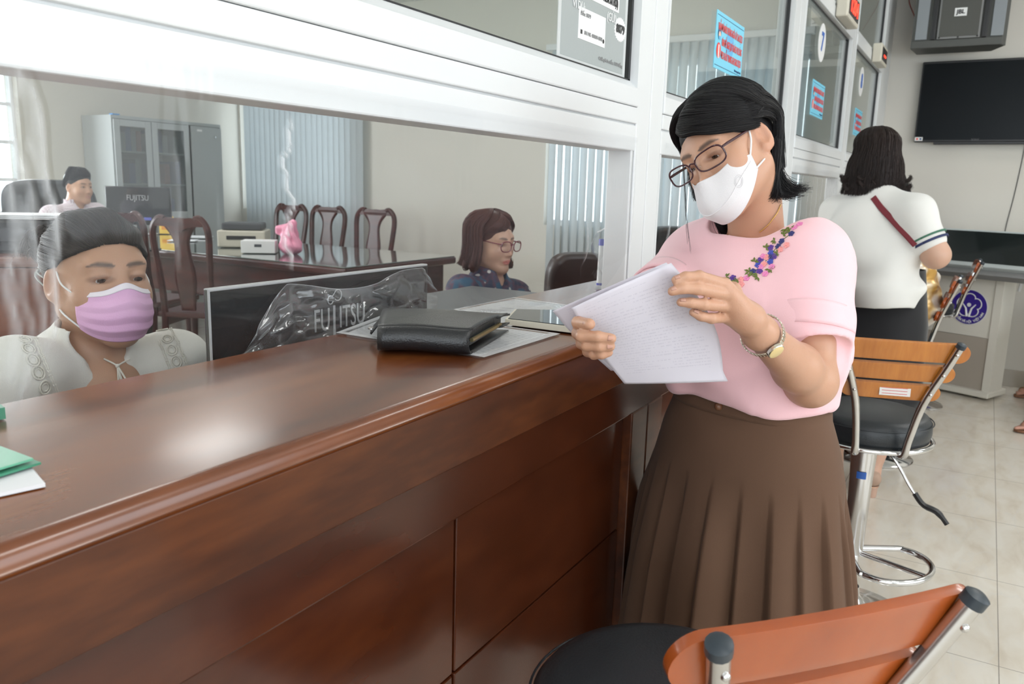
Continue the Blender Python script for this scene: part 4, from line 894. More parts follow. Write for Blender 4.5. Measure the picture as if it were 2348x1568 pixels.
# place emblem centre on the upper panel plane
o_ = np.array([0, 0, CH]); r_ = ray(2222, 704); p0 = kp(0, .047, 0); tt_ = (p0-o_).dot(kn)/r_.dot(kn); ec = o_+r_*tt_+kn*.001
Re = Matrix(np.array([kx, Zp, kn]).T.tolist()).to_4x4(); 
def disc(r, off, m, nm, n=48, cx=0, cz=0, r0=0):
    b = MB(); A = []; 
    if r0 == 0:
        vs = [b.bm.verts.new(tuple(ec+kx*(cx+r*math.cos(2*PI*i/n))+Zp*(cz+r*math.sin(2*PI*i/n))+kn*off)) for i in range(n)]; b.bm.faces.new(vs)
        q = bmesh.ops.extrude_face_region(b.bm, geom=list(b.bm.faces)); [setattr(v, 'co', v.co-Vector(tuple(kn))*.0015) for v in q['geom'] if isinstance(v, bmesh.types.BMVert)]
    return b.build(nm, m, kq)
ER = .113; M_PUR = mat('indigo_enamel', (.045, .025, .26), .3)
disc(ER+.003, .0016, M_WHITE, 'emblem_rim'); disc(ER, .0022, M_PUR, 'emblem_disc')
fl = []
for i in range(121):
    a = 2*PI*i/120+PI/2; lob = abs(math.cos(2.5*(a-PI/2))); r = ER*(.50+.20*lob**.55); fl.append(ec+kx*(r*math.cos(a))+Zp*(r*math.sin(a)+ER*.10)+kn*.003)
MB().tube(fl[:-1], .0036, 6, closed=True).build('emblem_flower', M_WHITE, kq)
disc(.013, .0042, M_WHITE, 'emblem_head', 20, 0, ER*.14)
for s in (-1, 1): MB().tube([ec+kn*.003+kx*(s*.042)+Zp*.022, ec+kn*.003+kx*(s*.018)+Zp*(-.008), ec+kn*.003+kx*(s*.006)+Zp*(-.062)], [.003, .006, .0075], 8).build('emblem_figure', M_WHITE, kq)
s_ = 'BẢO HIỂM XÃ HỘI VIỆT NAM'
for i, ch in enumerate(s_):
    a = math.radians(200+140*i/(len(s_)-1)) ; 
    if ch == ' ': continue
    rad = kx*math.cos(a)+Zp*math.sin(a); tan = -kx*math.sin(a)+Zp*math.cos(a); text(ch, .021, ec+rad*ER*.86+kn*.0032, tan, -rad, M_WHITE, kq, 'emblem_letter', align='CENTER', bold=.0006)
# touch display on the kiosk
td = thing('touch_display', 'wide tilted touch display with black screen on top of the kiosk', 'display', tuple(kp(.3, .1, .85)))
r1 = ray(2150, 522); r2 = ray(2146, 603)
def kplane(px, py, v):
    r = ray(px, py); p0 = kp(0, v, 0); tt_ = (p0-o_).dot(kn)/r.dot(kn); return o_+r*tt_
tl, bl_ = kplane(2150, 522, .16), kplane(2146, 603, -.06); tr, br_ = kplane(2348, 546, .16), kplane(2348, 636, -.06)
wd = kx; up = _n((tl-bl_)-kx*(tl-bl_).dot(kx)); hD = np.linalg.norm((tl-bl_)-kx*(tl-bl_).dot(kx)); nrm = np.cross(wd, up); WD = 1.15
cD = bl_-kx*.15+kx*WD/2+up*hD/2; RD = Matrix(np.array([wd, up, nrm]).T.tolist())
MB().obox(cD-nrm*.02, RD, (WD, hD, .05), .006).build('bezel', mat('silver_grey_bezel', (.45, .49, .49), .35), td)
MB().obox(cD+nrm*.0058+up*.006, RD, (WD-.04, hD-.05, .003)).build('screen', mat('display_glass', (.012, .016, .016), .07), td)
MB().obox(cD-up*(hD/2+.02)-nrm*.05+np.array([0, 0, 0]), RD, (WD-.1, .04, .05), .004).build('speaker_bar', mat('grey_metal_rim', (.22, .22, .22), .4), td)
MB().obox(kp(.30, .16, .86), Rk, (.34, .1, .08)).build('support', M_BLKP, td)
# pipe valve by the wall at the right
pv = hit(2345, 640, 0, 6.45); MB().tube(catmull([hit(2350, 628, 0, 6.4), hit(2340, 655, 0, 6.4), hit(2336, 668, 0, 6.4)], 10), .010, 10).build('wall_hook', M_WHITE, label='small white hook beside the kiosk at the right edge', cat='hook')

# ================================================================== BAR STOOLS
def bar_stool(slatmat, lbl, ztop=.655, r=.168, slat_w=(.345, .298, .250), gas=True, fa=0.0):
    """origin on the floor under the post; back towards -y"""
    t = thing('bar_stool', lbl, 'bar stool', (0, 0, 0), 'bar stools along the counter')
    MB().lathe([(.19, 0), (.192, .006), (.185, .012), (.12, .026), (.055, .045), (.034, .075), (.030, .10)], (0, 0, 0), 56).build('base', M_CHROME, t, smooth=True, auto=60)
    MB().lathe([(.0205, .09), (.0205, .25)], (0, 0, 0), 24).build('inner_post', M_CHROME, t, smooth=True)
    MB().lathe([(.025, .205), (.028, .21), (.033, .45), (.039, ztop-.085)], (0, 0, 0), 28).build('gas_post', M_CHROME2, t, smooth=True)
    bq = MB(); bq.grid(lambda u, v: ((.0362+.0009*v)*math.cos(-2.15+.75*u), (.0362+.0009*v)*math.sin(-2.15+.75*u), .46+.022*v), 8, 2); bq.build('post_sticker', mat('blue_sticker', (.03, .12, .45), .4), t, solid=.0008)
    # footrest ring (front half loop with centre bar)
    ca, sa_ = math.cos(fa), math.sin(fa); rot_ = lambda x, y: (x*ca-y*sa_, x*sa_+y*ca, .215)
    fr = [rot_(.135*math.cos(a), .12+.105*math.sin(a)) for a in np.linspace(-.35, PI+.35, 34)]; fr = [rot_(0.028, .0)]+fr+[rot_(-.028, .0)]
    MB().tube(catmull(fr, 70), .0095, 12).tube([rot_(0, .02), rot_(0, .222)], .008, 10).build('footrest', M_CHROME, t, smooth=True)
    MB().box((-.09, -.09, ztop-.098), (.09, .09, ztop-.085), .004).build('seat_plate', M_BLKP, t)
    z = ztop
    MB().lathe([(.02, z-.083), (r*.9, z-.083), (r, z-.074), (r+.004, z-.05), (r+.002, z-.022), (r-.01, z-.006), (r-.03, z), (.03, z+.004), (.0, z+.004)], (0, 0, 0), 64, cap=False).build('seat', M_BLKL, t, smooth=True, auto=0)
    MB().tube([((r+.006)*math.cos(a), (r+.006)*math.sin(a), z-.021) for a in np.linspace(0, 2*PI, 64, endpoint=False)], .0018, 6, closed=True).build('piping', M_BLKL, t, smooth=True)
    MB().tube([((r+.008)*math.cos(a), (r+.008)*math.sin(a), z-.080) for a in np.linspace(0, 2*PI, 64, endpoint=False)], .0075, 10, closed=True).build('seat_ring', M_CHROME, t, smooth=True)
    # backrest posts
    PST = {}
    for s in (-1, 1):
        pts = catmull([(s*.055, -r+.02, z-.086), (s*.064, -r-.014, z-.080), (s*.068, -r-.028, z-.03), (s*.086, -r-.055, z+.08), (s*.122, -r-.092, z+.19), (s*.141, -r-.114, z+.252)], 26); PST[s] = pts
        MB().tube(pts, .0105, 14).build('back_post', M_CHROME2, t, smooth=True)
        e = pts[-1]; d = _n(pts[-1]-pts[-2]); MB().tube([e-d*.004, e+d*.007, e+d*.010], [.0122, .0122, .007], 14).build('post_cap', mat('dark_plug', (.025, .035, .045), .4), t, smooth=True)
    for i, (zc, hh, w2) in enumerate(((z+.230, .054, slat_w[0]), (z+.169, .048, slat_w[1]), (z+.111, .047, slat_w[2])) if gas else ((z+.226, .062, slat_w[0]), (z+.150, .054, slat_w[1]), (z+.082, .048, slat_w[2]))):
        yp = np.interp(zc, PST[1][:, 2], PST[1][:, 1]); xp = np.interp(zc, PST[1][:, 2], PST[1][:, 0]); til = math.atan2(-(PST[1][-1][1]-PST[1][8][1]), PST[1][-1][2]-PST[1][8][2])
        w = w2; n = 30; b = MB()
        def f(u, v, w=w, hh=hh, zc=zc, yp=yp, til=til, xp=xp):
            s = (u-.5)*2; x = s*w/2; ee = max(0, abs(x)-(w/2-hh/2)); hz = math.sqrt(max(0, (hh/2)**2-ee*ee)); q = (v-.5)*2*hz
            curve = .19*(x*x-xp*xp)*1.5
            return (x, yp+.0165+curve-q*math.sin(til)*1.0, zc+q*math.cos(til))
        us = 0
        b.grid(lambda u, v: f(.5-.5*math.cos(PI*u), v), 44, 6)
        bmesh.ops.remove_doubles(b.bm, verts=b.bm.verts, dist=.0003); o = b.build('back_slat', slatmat, t, smooth=True, solid=.012, auto=0)
        bv = o.modifiers.new('round', 'BEVEL'); bv.width = .004; bv.segments = 3; bv.limit_method = 'ANGLE'; bv.angle_limit = math.radians(60)
        for s in (-1, 1):
            xs_ = s*xp; MB().ball((xs_, yp-.0105, zc), .0048, 10).build('screw', M_CHROME2, t, smooth=True)
    if gas:
        lv = catmull([(.02, -.02, z-.09), (.07, -.06, z-.13), (.115, -.075, z-.20), (.14, -.09, z-.235)], 14); MB().tube(lv, .0045, 8).build('lever', M_CHROME2, t, smooth=True)
        lv = catmull([(.132, -.085, z-.222), (.155, -.098, z-.25), (.19, -.115, z-.262), (.215, -.13, z-.29)], 12); MB().tube(lv, [.008]*5+[.009]*4+[.007]*3, 8).build('lever_grip', M_BLKP, t, smooth=True)
    return t
def face(bx, by): return math.atan2(by, bx)+PI/2      # rotation so that local -y points along (bx,by)
sA = bar_stool(M_SLAT2, 'nearest bar stool with red-brown slatted back and black round seat', .672, .176, gas=False)
sA.location = (.918, .280, 0); sA.rotation_euler = (0, 0, -.706)
sB = bar_stool(M_SLAT, 'bar stool with orange wooden slats right behind the woman in pink', .672, .172, fa=-2.2)
sB.location = (2.57, .238, 0); sB.rotation_euler = (0, 0, face(-.97, -.30))
MB().box((-.028, -.2312, .770), (.050, -.2300, .797)).build('paper_label', mat('label_paper', (.72, .70, .68), .5), sB)
for i_ in range(3): MB().box((-.022, -.2318, .775+.008*i_), (.042, -.2311, .7765+.008*i_)).build('label_print', mat('red_ink', (.6, .1, .1), .5), sB)
sC = copy_tree(sA); sC['label'] = 'bar stool of the seated woman in gold, behind the standing woman in white'; sC.location = (4.32, .365, 0); sC.rotation_euler = (0, 0, .02)
sD = copy_tree(sA); sD['label'] = 'farthest bar stool, empty, in front of the kiosk'; sD.location = (5.62, .29, 0); sD.rotation_euler = (0, 0, .05)
# ================================================================== PEOPLE
M_SKIN = mat('skin', (.6, .4, .3), .42, sss=.12, attr='Col', bump=(500, .12, 2)); M_SKIN.node_tree.nodes['Principled BSDF'].inputs['Subsurface Scale'].default_value = .008
M_EYE = mat('eye', (.8, .8, .8), .08, attr='Col', coat=.5)
def hair_mat(name, col, rough=.36):
    m = mat(name, col, rough, spec=.32); nt = m.node_tree; b = nt.nodes['Principled BSDF']; b.inputs['Anisotropic'].default_value = .3
    a = nt.nodes.new('ShaderNodeAttribute'); a.attribute_name = 'Col'; mx = nt.nodes.new('ShaderNodeMix'); mx.data_type = 'RGBA'; mx.blend_type = 'MULTIPLY'; mx.inputs[0].default_value = 1; mx.inputs[6].default_value = (*col, 1)
    nt.links.new(a.outputs['Color'], mx.inputs[7]); nt.links.new(mx.outputs[2], b.inputs['Base Color']); return m
M_HBLK = hair_mat('black_hair', (.010, .009, .010), .42); M_HBRN = hair_mat('brown_black_hair', (.022, .013, .011), .44); M_HRED = hair_mat('reddish_brown_hair', (.075, .026, .020), .4)
def frame_of(fwd, roll=0.0, pitch=0.0):
    """columns x (her left), y (forward), z (up); pitch>0 looks down, roll>0 raises her left side"""
    f = _n([fwd[0], fwd[1], 0]); l = np.array([-f[1], f[0], 0.]); u = Zp.copy()
    f2 = f*math.cos(pitch)-u*math.sin(pitch); u2 = u*math.cos(pitch)+f*math.sin(pitch)
    l3 = l*math.cos(roll)+u2*math.sin(roll); u3 = u2*math.cos(roll)-l*math.sin(roll)
    return np.array([l3, f2, u3]).T
class Head:
    def __init__(s, C, R, sc=.92): s.C = np.array(C, float); s.R = R; s.s = sc
    def w(s, p): return s.C+s.R@(np.asarray(p, float)*s.s)
    def loc(s, X): return ((X-s.C)@s.R)/s.s
    def e(s, c, r, k=.015, op='u', rot=None):
        R = s.R if rot is None else s.R@rot
        return ell(s.w(c), np.array(r)*s.s, R, k*s.s, op)
    def c(s, a, b, ra, rb, k=.015, op='u'): return cone(s.w(a), s.w(b), ra*s.s, rb*s.s, k*s.s, op)
    def prims(s, male=False, lid=.5, jaw=0):
        j = .004 if male else jaw
        P_ = [s.e((0, -.012, .035), (.075, .095, .085)), s.e((0, .012, -.028), (.066, .082, .088), .03),
              s.c((-.058-j, -.0, -.055), (-.014, .066, -.100), .016, .016, .035), s.c((.058+j, 0, -.055), (.014, .066, -.100), .016, .016, .035),
              s.e((0, .070, -.102), (.020+j, .018, .016), .02), s.e((-.040, .052, -.034), (.026, .026, .028), .025), s.e((.040, .052, -.034), (.026, .026, .028), .025),
              s.c((-.042, .068, .024), (.042, .068, .024), .011, .011, .02),
              s.e((-.032, .094, .002), (.019, .011, .011), .012, 's'), s.e((.032, .094, .002), (.019, .011, .011), .012, 's'),
              s.c((0, .080, .012), (0, .100, -.034), .007, .0085, .014), s.e((0, .100, -.038), (.0105, .010, .009), .008), s.e((-.012, .090, -.041), (.0075, .009, .0075), .006), s.e((.012, .090, -.041), (.0075, .009, .0075), .006),
              s.e((-.006, .097, -.048), (.0035, .005, .003), .002, 's'), s.e((.006, .097, -.048), (.0035, .005, .003), .002, 's'),
              s.e((0, .083, -.064), (.026, .010, .016), .012), s.e((0, .0915, -.0655), (.021, .0065, .0048), .004), s.e((0, .090, -.0745), (.018, .0070, .0055), .004), s.c((-.020, .093, -.0700), (.020, .093, -.0700), .0012, .0012, .002, 's')]
        for q in (-1, 1):
            P_ += [s.e((q*.032, .0695, .001), (.0165, .0162, .0152), .006)]
            P_ += [s.e((q*.032, .088, -.0015-.004*(1-lid)), (.0138, .012, .0016+.0042*lid), .003, 's', Matrix.Rotation(q*.10, 3, 'Y'))]
            er = np.array(Matrix.Rotation(q*.30, 3, 'Z') @ Matrix.Rotation(-.18, 3, 'X'))
            P_ += [s.e((q*.078, -.012, -.008), (.0080, .018, .031), .004, rot=er), s.e((q*.079, -.004, -.030), (.006, .009, .010), .010), s.e((q*.0855, -.006, -.004), (.0088, .0112, .020), .004, 's', er)]
        return P_
    def skincol(s, X, base, lips=(.55, .20, .17), brow=(.05, .035, .03), browk=1.0):
        L = s.loc(X); x, y, z = np.abs(L[:, 0]), L[:, 1], L[:, 2]; c = np.tile(np.array(base), (len(X), 1))
        def mixc(m, col): c[:] = c*(1-m[:, None])+np.array(col)*m[:, None]
        ch = np.exp(-(((x-.045)/.02)**2+((z+.035)/.022)**2))*(y > .03); mixc(ch*.18, (base[0]*1.05, base[1]*.80, base[2]*.78))
        no = np.exp(-((x/.014)**2+((z+.038)/.014)**2))*(y > .07); mixc(no*.22, (base[0]*1.02, base[1]*.74, base[2]*.70))
        er = (x > .068)*np.clip((.02-np.abs(y+.008))/.01, 0, 1)*(z < .03)*(z > -.045); mixc(er*.25, (base[0]*1.02, base[1]*.72, base[2]*.66))
        li = np.clip(1.3-np.sqrt((x/.021)**2+((z+.070)/.0088)**2), 0, .3)/.3*(y > .075); mixc(li*.8, lips)
        bz = .0215+.0035*np.sin(np.clip((x-.012)/.042, 0, 1)*PI*.8)-.003*np.clip((x-.040)/.016, 0, 1); th_ = .0042*np.clip((x-.009)/.006, 0, 1)*np.clip((.056-x)/.02, 0, 1)+1e-5
        br = np.clip(1.5-np.abs(z-bz)/th_, 0, 1)*(y > .04)*(x > .010)*(x < .056); mixc(br*.85*browk, brow)
        ey = np.clip(1.4-np.sqrt(((x-.032)/.0165)**2+((z+.0015)/.0062)**2), 0, .4)/.4*(y > .068); mixc(ey*.62, (base[0]*.35, base[1]*.26, base[2]*.24))
        return c
    def eyes(s, parent, look=(0, 0)):
        for q in (-1, 1):
            b = MB(); b.ball((0, 0, 0), .0148, 28); me_v = None
            o = b.build('eyeball', M_EYE, parent, smooth=True, auto=0); V = np.array([v.co[:] for v in o.data.vertices]); d = V/.0148
            g = _n([look[0], 1, look[1]]); cth = d@g; ang = np.arccos(np.clip(cth, -1, 1)); c = np.tile([.72, .68, .66], (len(V), 1)); c[ang < .58] = (.045, .022, .015); c[ang < .20] = (.004, .004, .004)
            colattr(o.data, c); o.data.transform(Matrix(np.vstack([np.hstack([s.R*s.s, s.w((q*.032, .0695, .001))[:, None]]), [0, 0, 0, 1]]).tolist()))
    def S(s, az, el, e=0.0):
        a, l = math.radians(az), math.radians(el); d = np.array([math.sin(a)*math.cos(l), math.cos(a)*math.cos(l), math.sin(l)])
        return np.array([0, -.012, .032])+d*(np.array([.0775, .0985, .0885])+e)
    def geo(s, a0, a1, n=5, e0=.002, e1=.008):
        def dv(a): A, L = math.radians(a[0]), math.radians(a[1]); return np.array([math.sin(A)*math.cos(L), math.cos(A)*math.cos(L), math.sin(L)])
        d0, d1 = dv(a0), dv(a1); w = math.acos(np.clip(d0@d1, -1, 1)); out = []
        for i in range(n):
            t = i/(n-1); d = d0*(1-t)+d1*t if w < .05 else (math.sin((1-t)*w)*d0+math.sin(t*w)*d1)/math.sin(w); d = _n(d)
            e = e0+(e1-e0)*math.sin(t*PI*.5); out.append(np.array([0, -.012, .032])+d*(np.array([.0775, .0985, .0885])+e))
        return out
def strands(head, sheets, seed=0, seg=14, rad=.00055):
    """sheets: list of (guides, n, spread, thick, wave) ; guides = polylines in head space"""
    r = np.random.default_rng(seed); VV = []; FF = []; CC = []; base = 0
    for sh in sheets:
        guides, n, spread, depth, wave = sh[:5]; G = np.array([catmull(g, seg) for g in guides]); K = len(G); rm = sh[5] if len(sh) > 5 else 1.0
        cl = r.uniform(0, K-1, max(3, n//22)) if K > 1 else None
        t = np.linspace(0, 1, seg)
        for q in range(n):
            u = r.uniform(0, K-1) if K > 1 else 0
            if cl is not None and wave[0] >= 0:
                c = cl[np.argmin(np.abs(cl-u))]; uu = u+(c-u)*.55*t
            else: uu = np.full(seg, u)
            i = np.clip(uu.astype(int), 0, max(0, K-2)); f = uu-i
            path = G[i, np.arange(seg)]*(1-f)[:, None]+(G[np.minimum(i+1, K-1), np.arange(seg)])*f[:, None] if K > 1 else G[0].copy()
            off = r.normal(size=3)*spread; out = _n(path[seg//3]-np.array([0, -.02, .02]))*r.uniform(0, depth)
            path = path+off*(.25+.75*t[:, None])+out
            ph, ph2 = r.uniform(0, 6.28, 2); amp = abs(wave[0])*t
            path = path+np.stack([np.sin(t*wave[1]+ph), np.cos(t*wave[1]*.8+ph2), .3*np.sin(t*wave[1]*1.3+ph2)], 1)*amp[:, None]
            Ln = r.uniform(.86, 1.0); m = max(5, int(seg*Ln)); path = path[:m]
            W = head.C+(path*head.s)@head.R.T
            T = np.gradient(W, axis=0); T /= np.linalg.norm(T, axis=1)[:, None]+1e-9; up = _n(W[m//2]-head.C+1e-6); A = np.cross(T, up); A /= np.linalg.norm(A, axis=1)[:, None]+1e-9; Bn = np.cross(T, A)
            rr = rad*rm*r.uniform(.7, 1.5)*np.linspace(1, .15, m)**.6*1.0
            ring = [W+A*rr[:, None]*1.5, W-A*rr[:, None]*.75+Bn*rr[:, None], W-A*rr[:, None]*.75-Bn*rr[:, None]]
            R3 = np.stack(ring, 1).reshape(-1, 3); VV.append(R3); a = base+np.arange(m-1)[:, None]*3+np.arange(3)[None]; b = base+np.arange(m-1)[:, None]*3+np.array([1, 2, 0])[None]
            FF.append(np.stack([a, b, b+3, a+3], -1).reshape(-1, 4)); base += len(R3); CC.append(np.tile(r.uniform(.55, 1.5), (len(R3), 3)))
    return np.concatenate(VV), np.concatenate(FF), np.concatenate(CC)
def hair_obj(head, capprims, sheets, m, parent, seed=0, rad=.00055, seg=14, res=.004, name='hair'):
    V, F, C = strands(head, sheets, seed, seg, rad)
    if capprims:
        V2, F2 = sdf_mesh(capprims, res); C2 = np.full((len(V2), 3), .8); F = np.concatenate([F, F2+len(V)]); V = np.concatenate([V, V2]); C = np.concatenate([C, C2])
    me = mesh_np(name, V, F); colattr(me, C); return addobj(name, me, m, parent)
def body_obj(prims, res, colf, parent, name='body', disp=None, it=1):
    V, F = sdf_mesh(prims, res, disp); V = relax(V, F, it); me = mesh_np(name, V, F); colattr(me, colf(V)); addobj(name, me, M_SKIN, parent); return V, F
def cloth_obj(prims, res, m, parent, name, disp=None, it=2, colf=None):
    V, F = sdf_mesh(prims, res, disp); V = relax(V, F, it); me = mesh_np(name, V, F)
    if colf is not None: colattr(me, colf(V))
    addobj(name, me, m, parent); return V, F
def finger(J, r0=.0085, r1=.0062, k=.004):
    J = [np.array(j, float) for j in J]; n = len(J)-1; rs = np.linspace(r0, r1, n+1); out = []
    for i in range(n): out.append(cone(J[i], J[i+1], rs[i], rs[i+1], k))
    for i in range(1, n): out.append(ell(J[i], [rs[i]*1.03]*3, k=.002))
    return out
def nail(tip, prev, up, parent, w=.0052, L=.0105, col=(.50, .27, .20)):
    """small fingernail plate on the outer side of a finger tip"""
    d = _n(tip-prev); u = _n(up-d*up.dot(d)); x = np.cross(d, u); b = MB()
    b.grid(lambda a, c: tip-d*(L*.75)+d*L*c+x*(a-.5)*2*w*(1-.25*c*c)+u*(.0058+.0016*math.cos((a-.5)*PI)-.0012*c*c), 6, 6)
    b.build('fingernail', mat('nail', col, .25), parent, smooth=True, solid=.0006)
def fabric(name, col, rough=.85, sc=700, st=.25, sheen=.3):
    return mat(name, col, rough, sheen=sheen, spec=.25, bump=(sc, st, 2))
def rings_mask(head, pts_az, top, bot, rad_f, m, parent, name, nu=44, nv=24, solid=.0016, pleat=None):
    b = MB(); a0, a1 = pts_az
    def f(u, v):
        az = math.radians(a0+(a1-a0)*u); zt, zb = top(u), bot(u); z = zb+(zt-zb)*v; rr = rad_f(u, v, z)
        if pleat: rr += pleat(u, v)
        return head.w((math.sin(az)*rr[0] if isinstance(rr, tuple) else math.sin(az)*rr*.86, -.0+math.cos(az)*rr, z))
    b.grid(f, nu, nv); return b.build(name, m, parent, smooth=True, auto=0, solid=solid)

def text_rows(name, base=(.76, .73, .79), ink=(.44, .42, .50)):
    m = mat(name, base, .6); nt = m.node_tree; b = nt.nodes['Principled BSDF']; uv = nt.nodes.new('ShaderNodeUVMap'); sp_ = nt.nodes.new('ShaderNodeSeparateXYZ'); nt.links.new(uv.outputs[0], sp_.inputs[0])
    def mth(op, a, bb=None, c=None):
        n = nt.nodes.new('ShaderNodeMath'); n.operation = op
        for i, q in enumerate((a, bb, c)):
            if q is None: continue
            if isinstance(q, (int, float)): n.inputs[i].default_value = q
            else: nt.links.new(q, n.inputs[i])
        return n.outputs[0]
    U, V_ = sp_.outputs[0], sp_.outputs[1]; row = mth('MULTIPLY', V_, 36.0); fr = mth('FRACT', row); fl = mth('FLOOR', row)
    def noise(x, y, sc):
        cb = nt.nodes.new('ShaderNodeCombineXYZ'); nt.links.new(x, cb.inputs[0]); nt.links.new(y, cb.inputs[1]); n = nt.nodes.new('ShaderNodeTexNoise'); n.inputs['Scale'].default_value = sc; n.inputs['Detail'].default_value = 1; nt.links.new(cb.outputs[0], n.inputs['Vector']); return n.outputs['Fac']
    ln = mth('LESS_THAN', fr, .30); w = mth('GREATER_THAN', noise(mth('MULTIPLY', U, 60.0), mth('MULTIPLY', fl, 7.3), 1.0), .46)
    w2 = mth('GREATER_THAN', noise(mth('MULTIPLY', U, 260.0), mth('MULTIPLY', fl, 3.7), 1.0), .44)
    blk = mth('GREATER_THAN', noise(mth('MULTIPLY', U, 1.6), mth('MULTIPLY', fl, .37), 1.0), .42)
    mg = mth('MULTIPLY', mth('MULTIPLY', mth('GREATER_THAN', U, .10), mth('LESS_THAN', U, .90)), mth('MULTIPLY', mth('GREATER_THAN', V_, .12), mth('LESS_THAN', V_, .95)))
    k_ = mth('MULTIPLY', mth('MULTIPLY', mth('MULTIPLY', ln, w), mth('MULTIPLY', w2, blk)), mth('MULTIPLY', mg, .45))
    mx = nt.nodes.new('ShaderNodeMix'); mx.data_type = 'RGBA'; mx.inputs[6].default_value = (*base, 1); mx.inputs[7].default_value = (*ink, 1); nt.links.new(k_, mx.inputs[0]); nt.links.new(mx.outputs[2], b.inputs['Base Color']); return m
# ------------------------------------------------------------------ the woman in pink
def woman_pink():
    fw = _n([-.93, .36, 0]); t = thing('person', 'standing woman in pink blouse and brown pleated skirt reading a paper', 'person', (1.47, .33, 0))
    H1 = Head(P(1670, 344, 1.40), frame_of([-.93, .36], roll=.42, pitch=.32), .875)
    L = frame_of(fw)[:, 0]; Fd = frame_of(fw)[:, 1]; Rt_ = np.array([L, Fd, Zp]).T
    base = (.52, .285, .185)
    neckT = H1.w((0, -.025, -.075)); neckB = P(1735, 560, 1.475)
    Lsh, Rsh = P(1855, 605, 1.375), P(1606, 592, 1.60); Lel, Lwr = P(1858, 872, 1.33), P(1742, 762, 1.150); Rel, Rwr = P(1478, 735, 1.40), P(1432, 778, 1.21)
    chest = P(1725, 700, 1.50); hip = np.array([1.485, .335, .82])
    pr = H1.prims(lid=.25)
    pr += [cone(neckT, neckB, .046, .050, .02), ell(neckB+[0, 0, -.035], (.14, .065, .040), Rt_, .03), cone(chest, hip, .10, .12, .05), ell(chest, (.11, .06, .13), Rt_, .03)]
    pr += [cone(neckB-[0, 0, .05], Lsh, .035, .042, .03), cone(neckB-[0, 0, .05], Rsh, .035, .042, .03)]
    pr += [cone(Lsh, Lel, .045, .040, .02), ell(Lel+_n(Lel-Lsh)*.004, (.036, .036, .035), k=.02), cone(Lel, Lel+(Lwr-Lel)*.30, .036, .0355, .02), cone(Lel+(Lwr-Lel)*.30, Lwr, .0355, .0225, .02)]
    pr += [cone(Rsh, Rel, .046, .040, .02), cone(Rel, Rwr, .038, .026, .02)]
    hips = [hip+L*.075-[0, 0, .05], hip-L*.075-[0, 0, .05]]
    for q, h in zip((1, -1), hips):
        kn = np.array([1.47, .335, .44])+L*q*.08; an = np.array([1.48, .335, .075])+L*q*.085
        pr += [cone(h, kn, .075, .052, .04), cone(kn, kn+(an-kn)*.35-Fd*.01, .050, .050, .02), cone(kn+(an-kn)*.35-Fd*.01, an, .048, .032, .02), cone(an, an+Fd*.12-[0, 0, .045], .032, .022, .02), cone(an, an-Fd*.03-[0, 0, .035], .03, .028, .02)]
    # left hand (picture right): palm and fingers in front of the sheet
    W = P(1716, 731, 1.122); K = [P(1660, 652, 1.092), P(1672, 676, 1.098), P(1674, 702, 1.108), P(1668, 727, 1.122)]
    pr += [cone(Lwr, W, .0235, .0215, .015)]
    for k_ in K: pr += [cone(W, k_, .017, .0100, .012)]
    LF = [[K[0], P(1603, 634, 1.068), P(1572, 635, 1.062), P(1550, 642, 1.062)], [K[1], P(1600, 662, 1.066), P(1565, 661, 1.060), P(1541, 668, 1.060)],
          [K[2], P(1614, 698, 1.076), P(1583, 694, 1.070), P(1561, 693, 1.070)], [K[3], P(1632, 730, 1.092), P(1607, 725, 1.086), P(1589, 716, 1.084)]]
    for f_, rr in zip(LF, ((.0088, .0064), (.0090, .0064), (.0086, .0061), (.0080, .0057))): pr += finger(f_, rr[0], rr[1], .0025)
    pr += finger([W+(K[0]-W)*.25+Fd*.0, P(1680, 665, 1.125), P(1640, 655, 1.132), P(1610, 655, 1.128)], .0125, .0085)
    # right hand: fingers wrap the left edge of the sheet
    RW_ = P(1415, 775, 1.185); pr += [cone(Rwr, RW_, .026, .024, .02)]
    RK = [P(1372, 748, 1.125), P(1372, 768, 1.13), P(1376, 788, 1.135), P(1384, 806, 1.14)]
    for k_ in RK: pr += [cone(RW_, k_, .017, .0100, .012)]
    RF = [[RK[0], P(1327, 741, 1.095), P(1325, 739, 1.068), P(1352, 743, 1.040)], [RK[1], P(1325, 764, 1.10), P(1334, 770, 1.055), P(1372, 772, 1.040), P(1402, 776, 1.040)],
          [RK[2], P(1334, 787, 1.105), P(1346, 792, 1.060), P(1376, 794, 1.046), P(1400, 794, 1.046)], [RK[3], P(1348, 806, 1.11), P(1362, 812, 1.068), P(1380, 812, 1.054), P(1396, 808, 1.054)]]
    for f_, rr in zip(RF, ((.0092, .0076), (.0088, .0068), (.0084, .0064), (.0078, .0060))): pr += finger(f_, rr[0], rr[1], .0025)
    pr += finger([RW_, P(1405, 745, 1.15), P(1395, 735, 1.115), P(1400, 738, 1.095)], .012, .0085)
    V, F = body_obj(pr, .0025, lambda X: H1.skincol(X, base), t)
    for f_ in LF: nail(f_[-1], f_[-2], _n(np.array([0, 0, 1.])*.5-ray(1560, 660)*.0003), t, .0034, .007)
    for f_ in RF[:3]: nail(f_[-1], f_[-2], _n(-ray(1390, 775)), t, .0036, .0075)
    H1.eyes(t, (-.1, -.42))
    # -------- blouse
    M_PINK = fabric('pale_pink_crepe', (.86, .53, .57), .8, 900, .18)
    dl_ = _n(Lel-Lsh); sl_l, sl_r = Lsh+(Lel-Lsh)*.50, Rsh+(Rel-Rsh)*.62
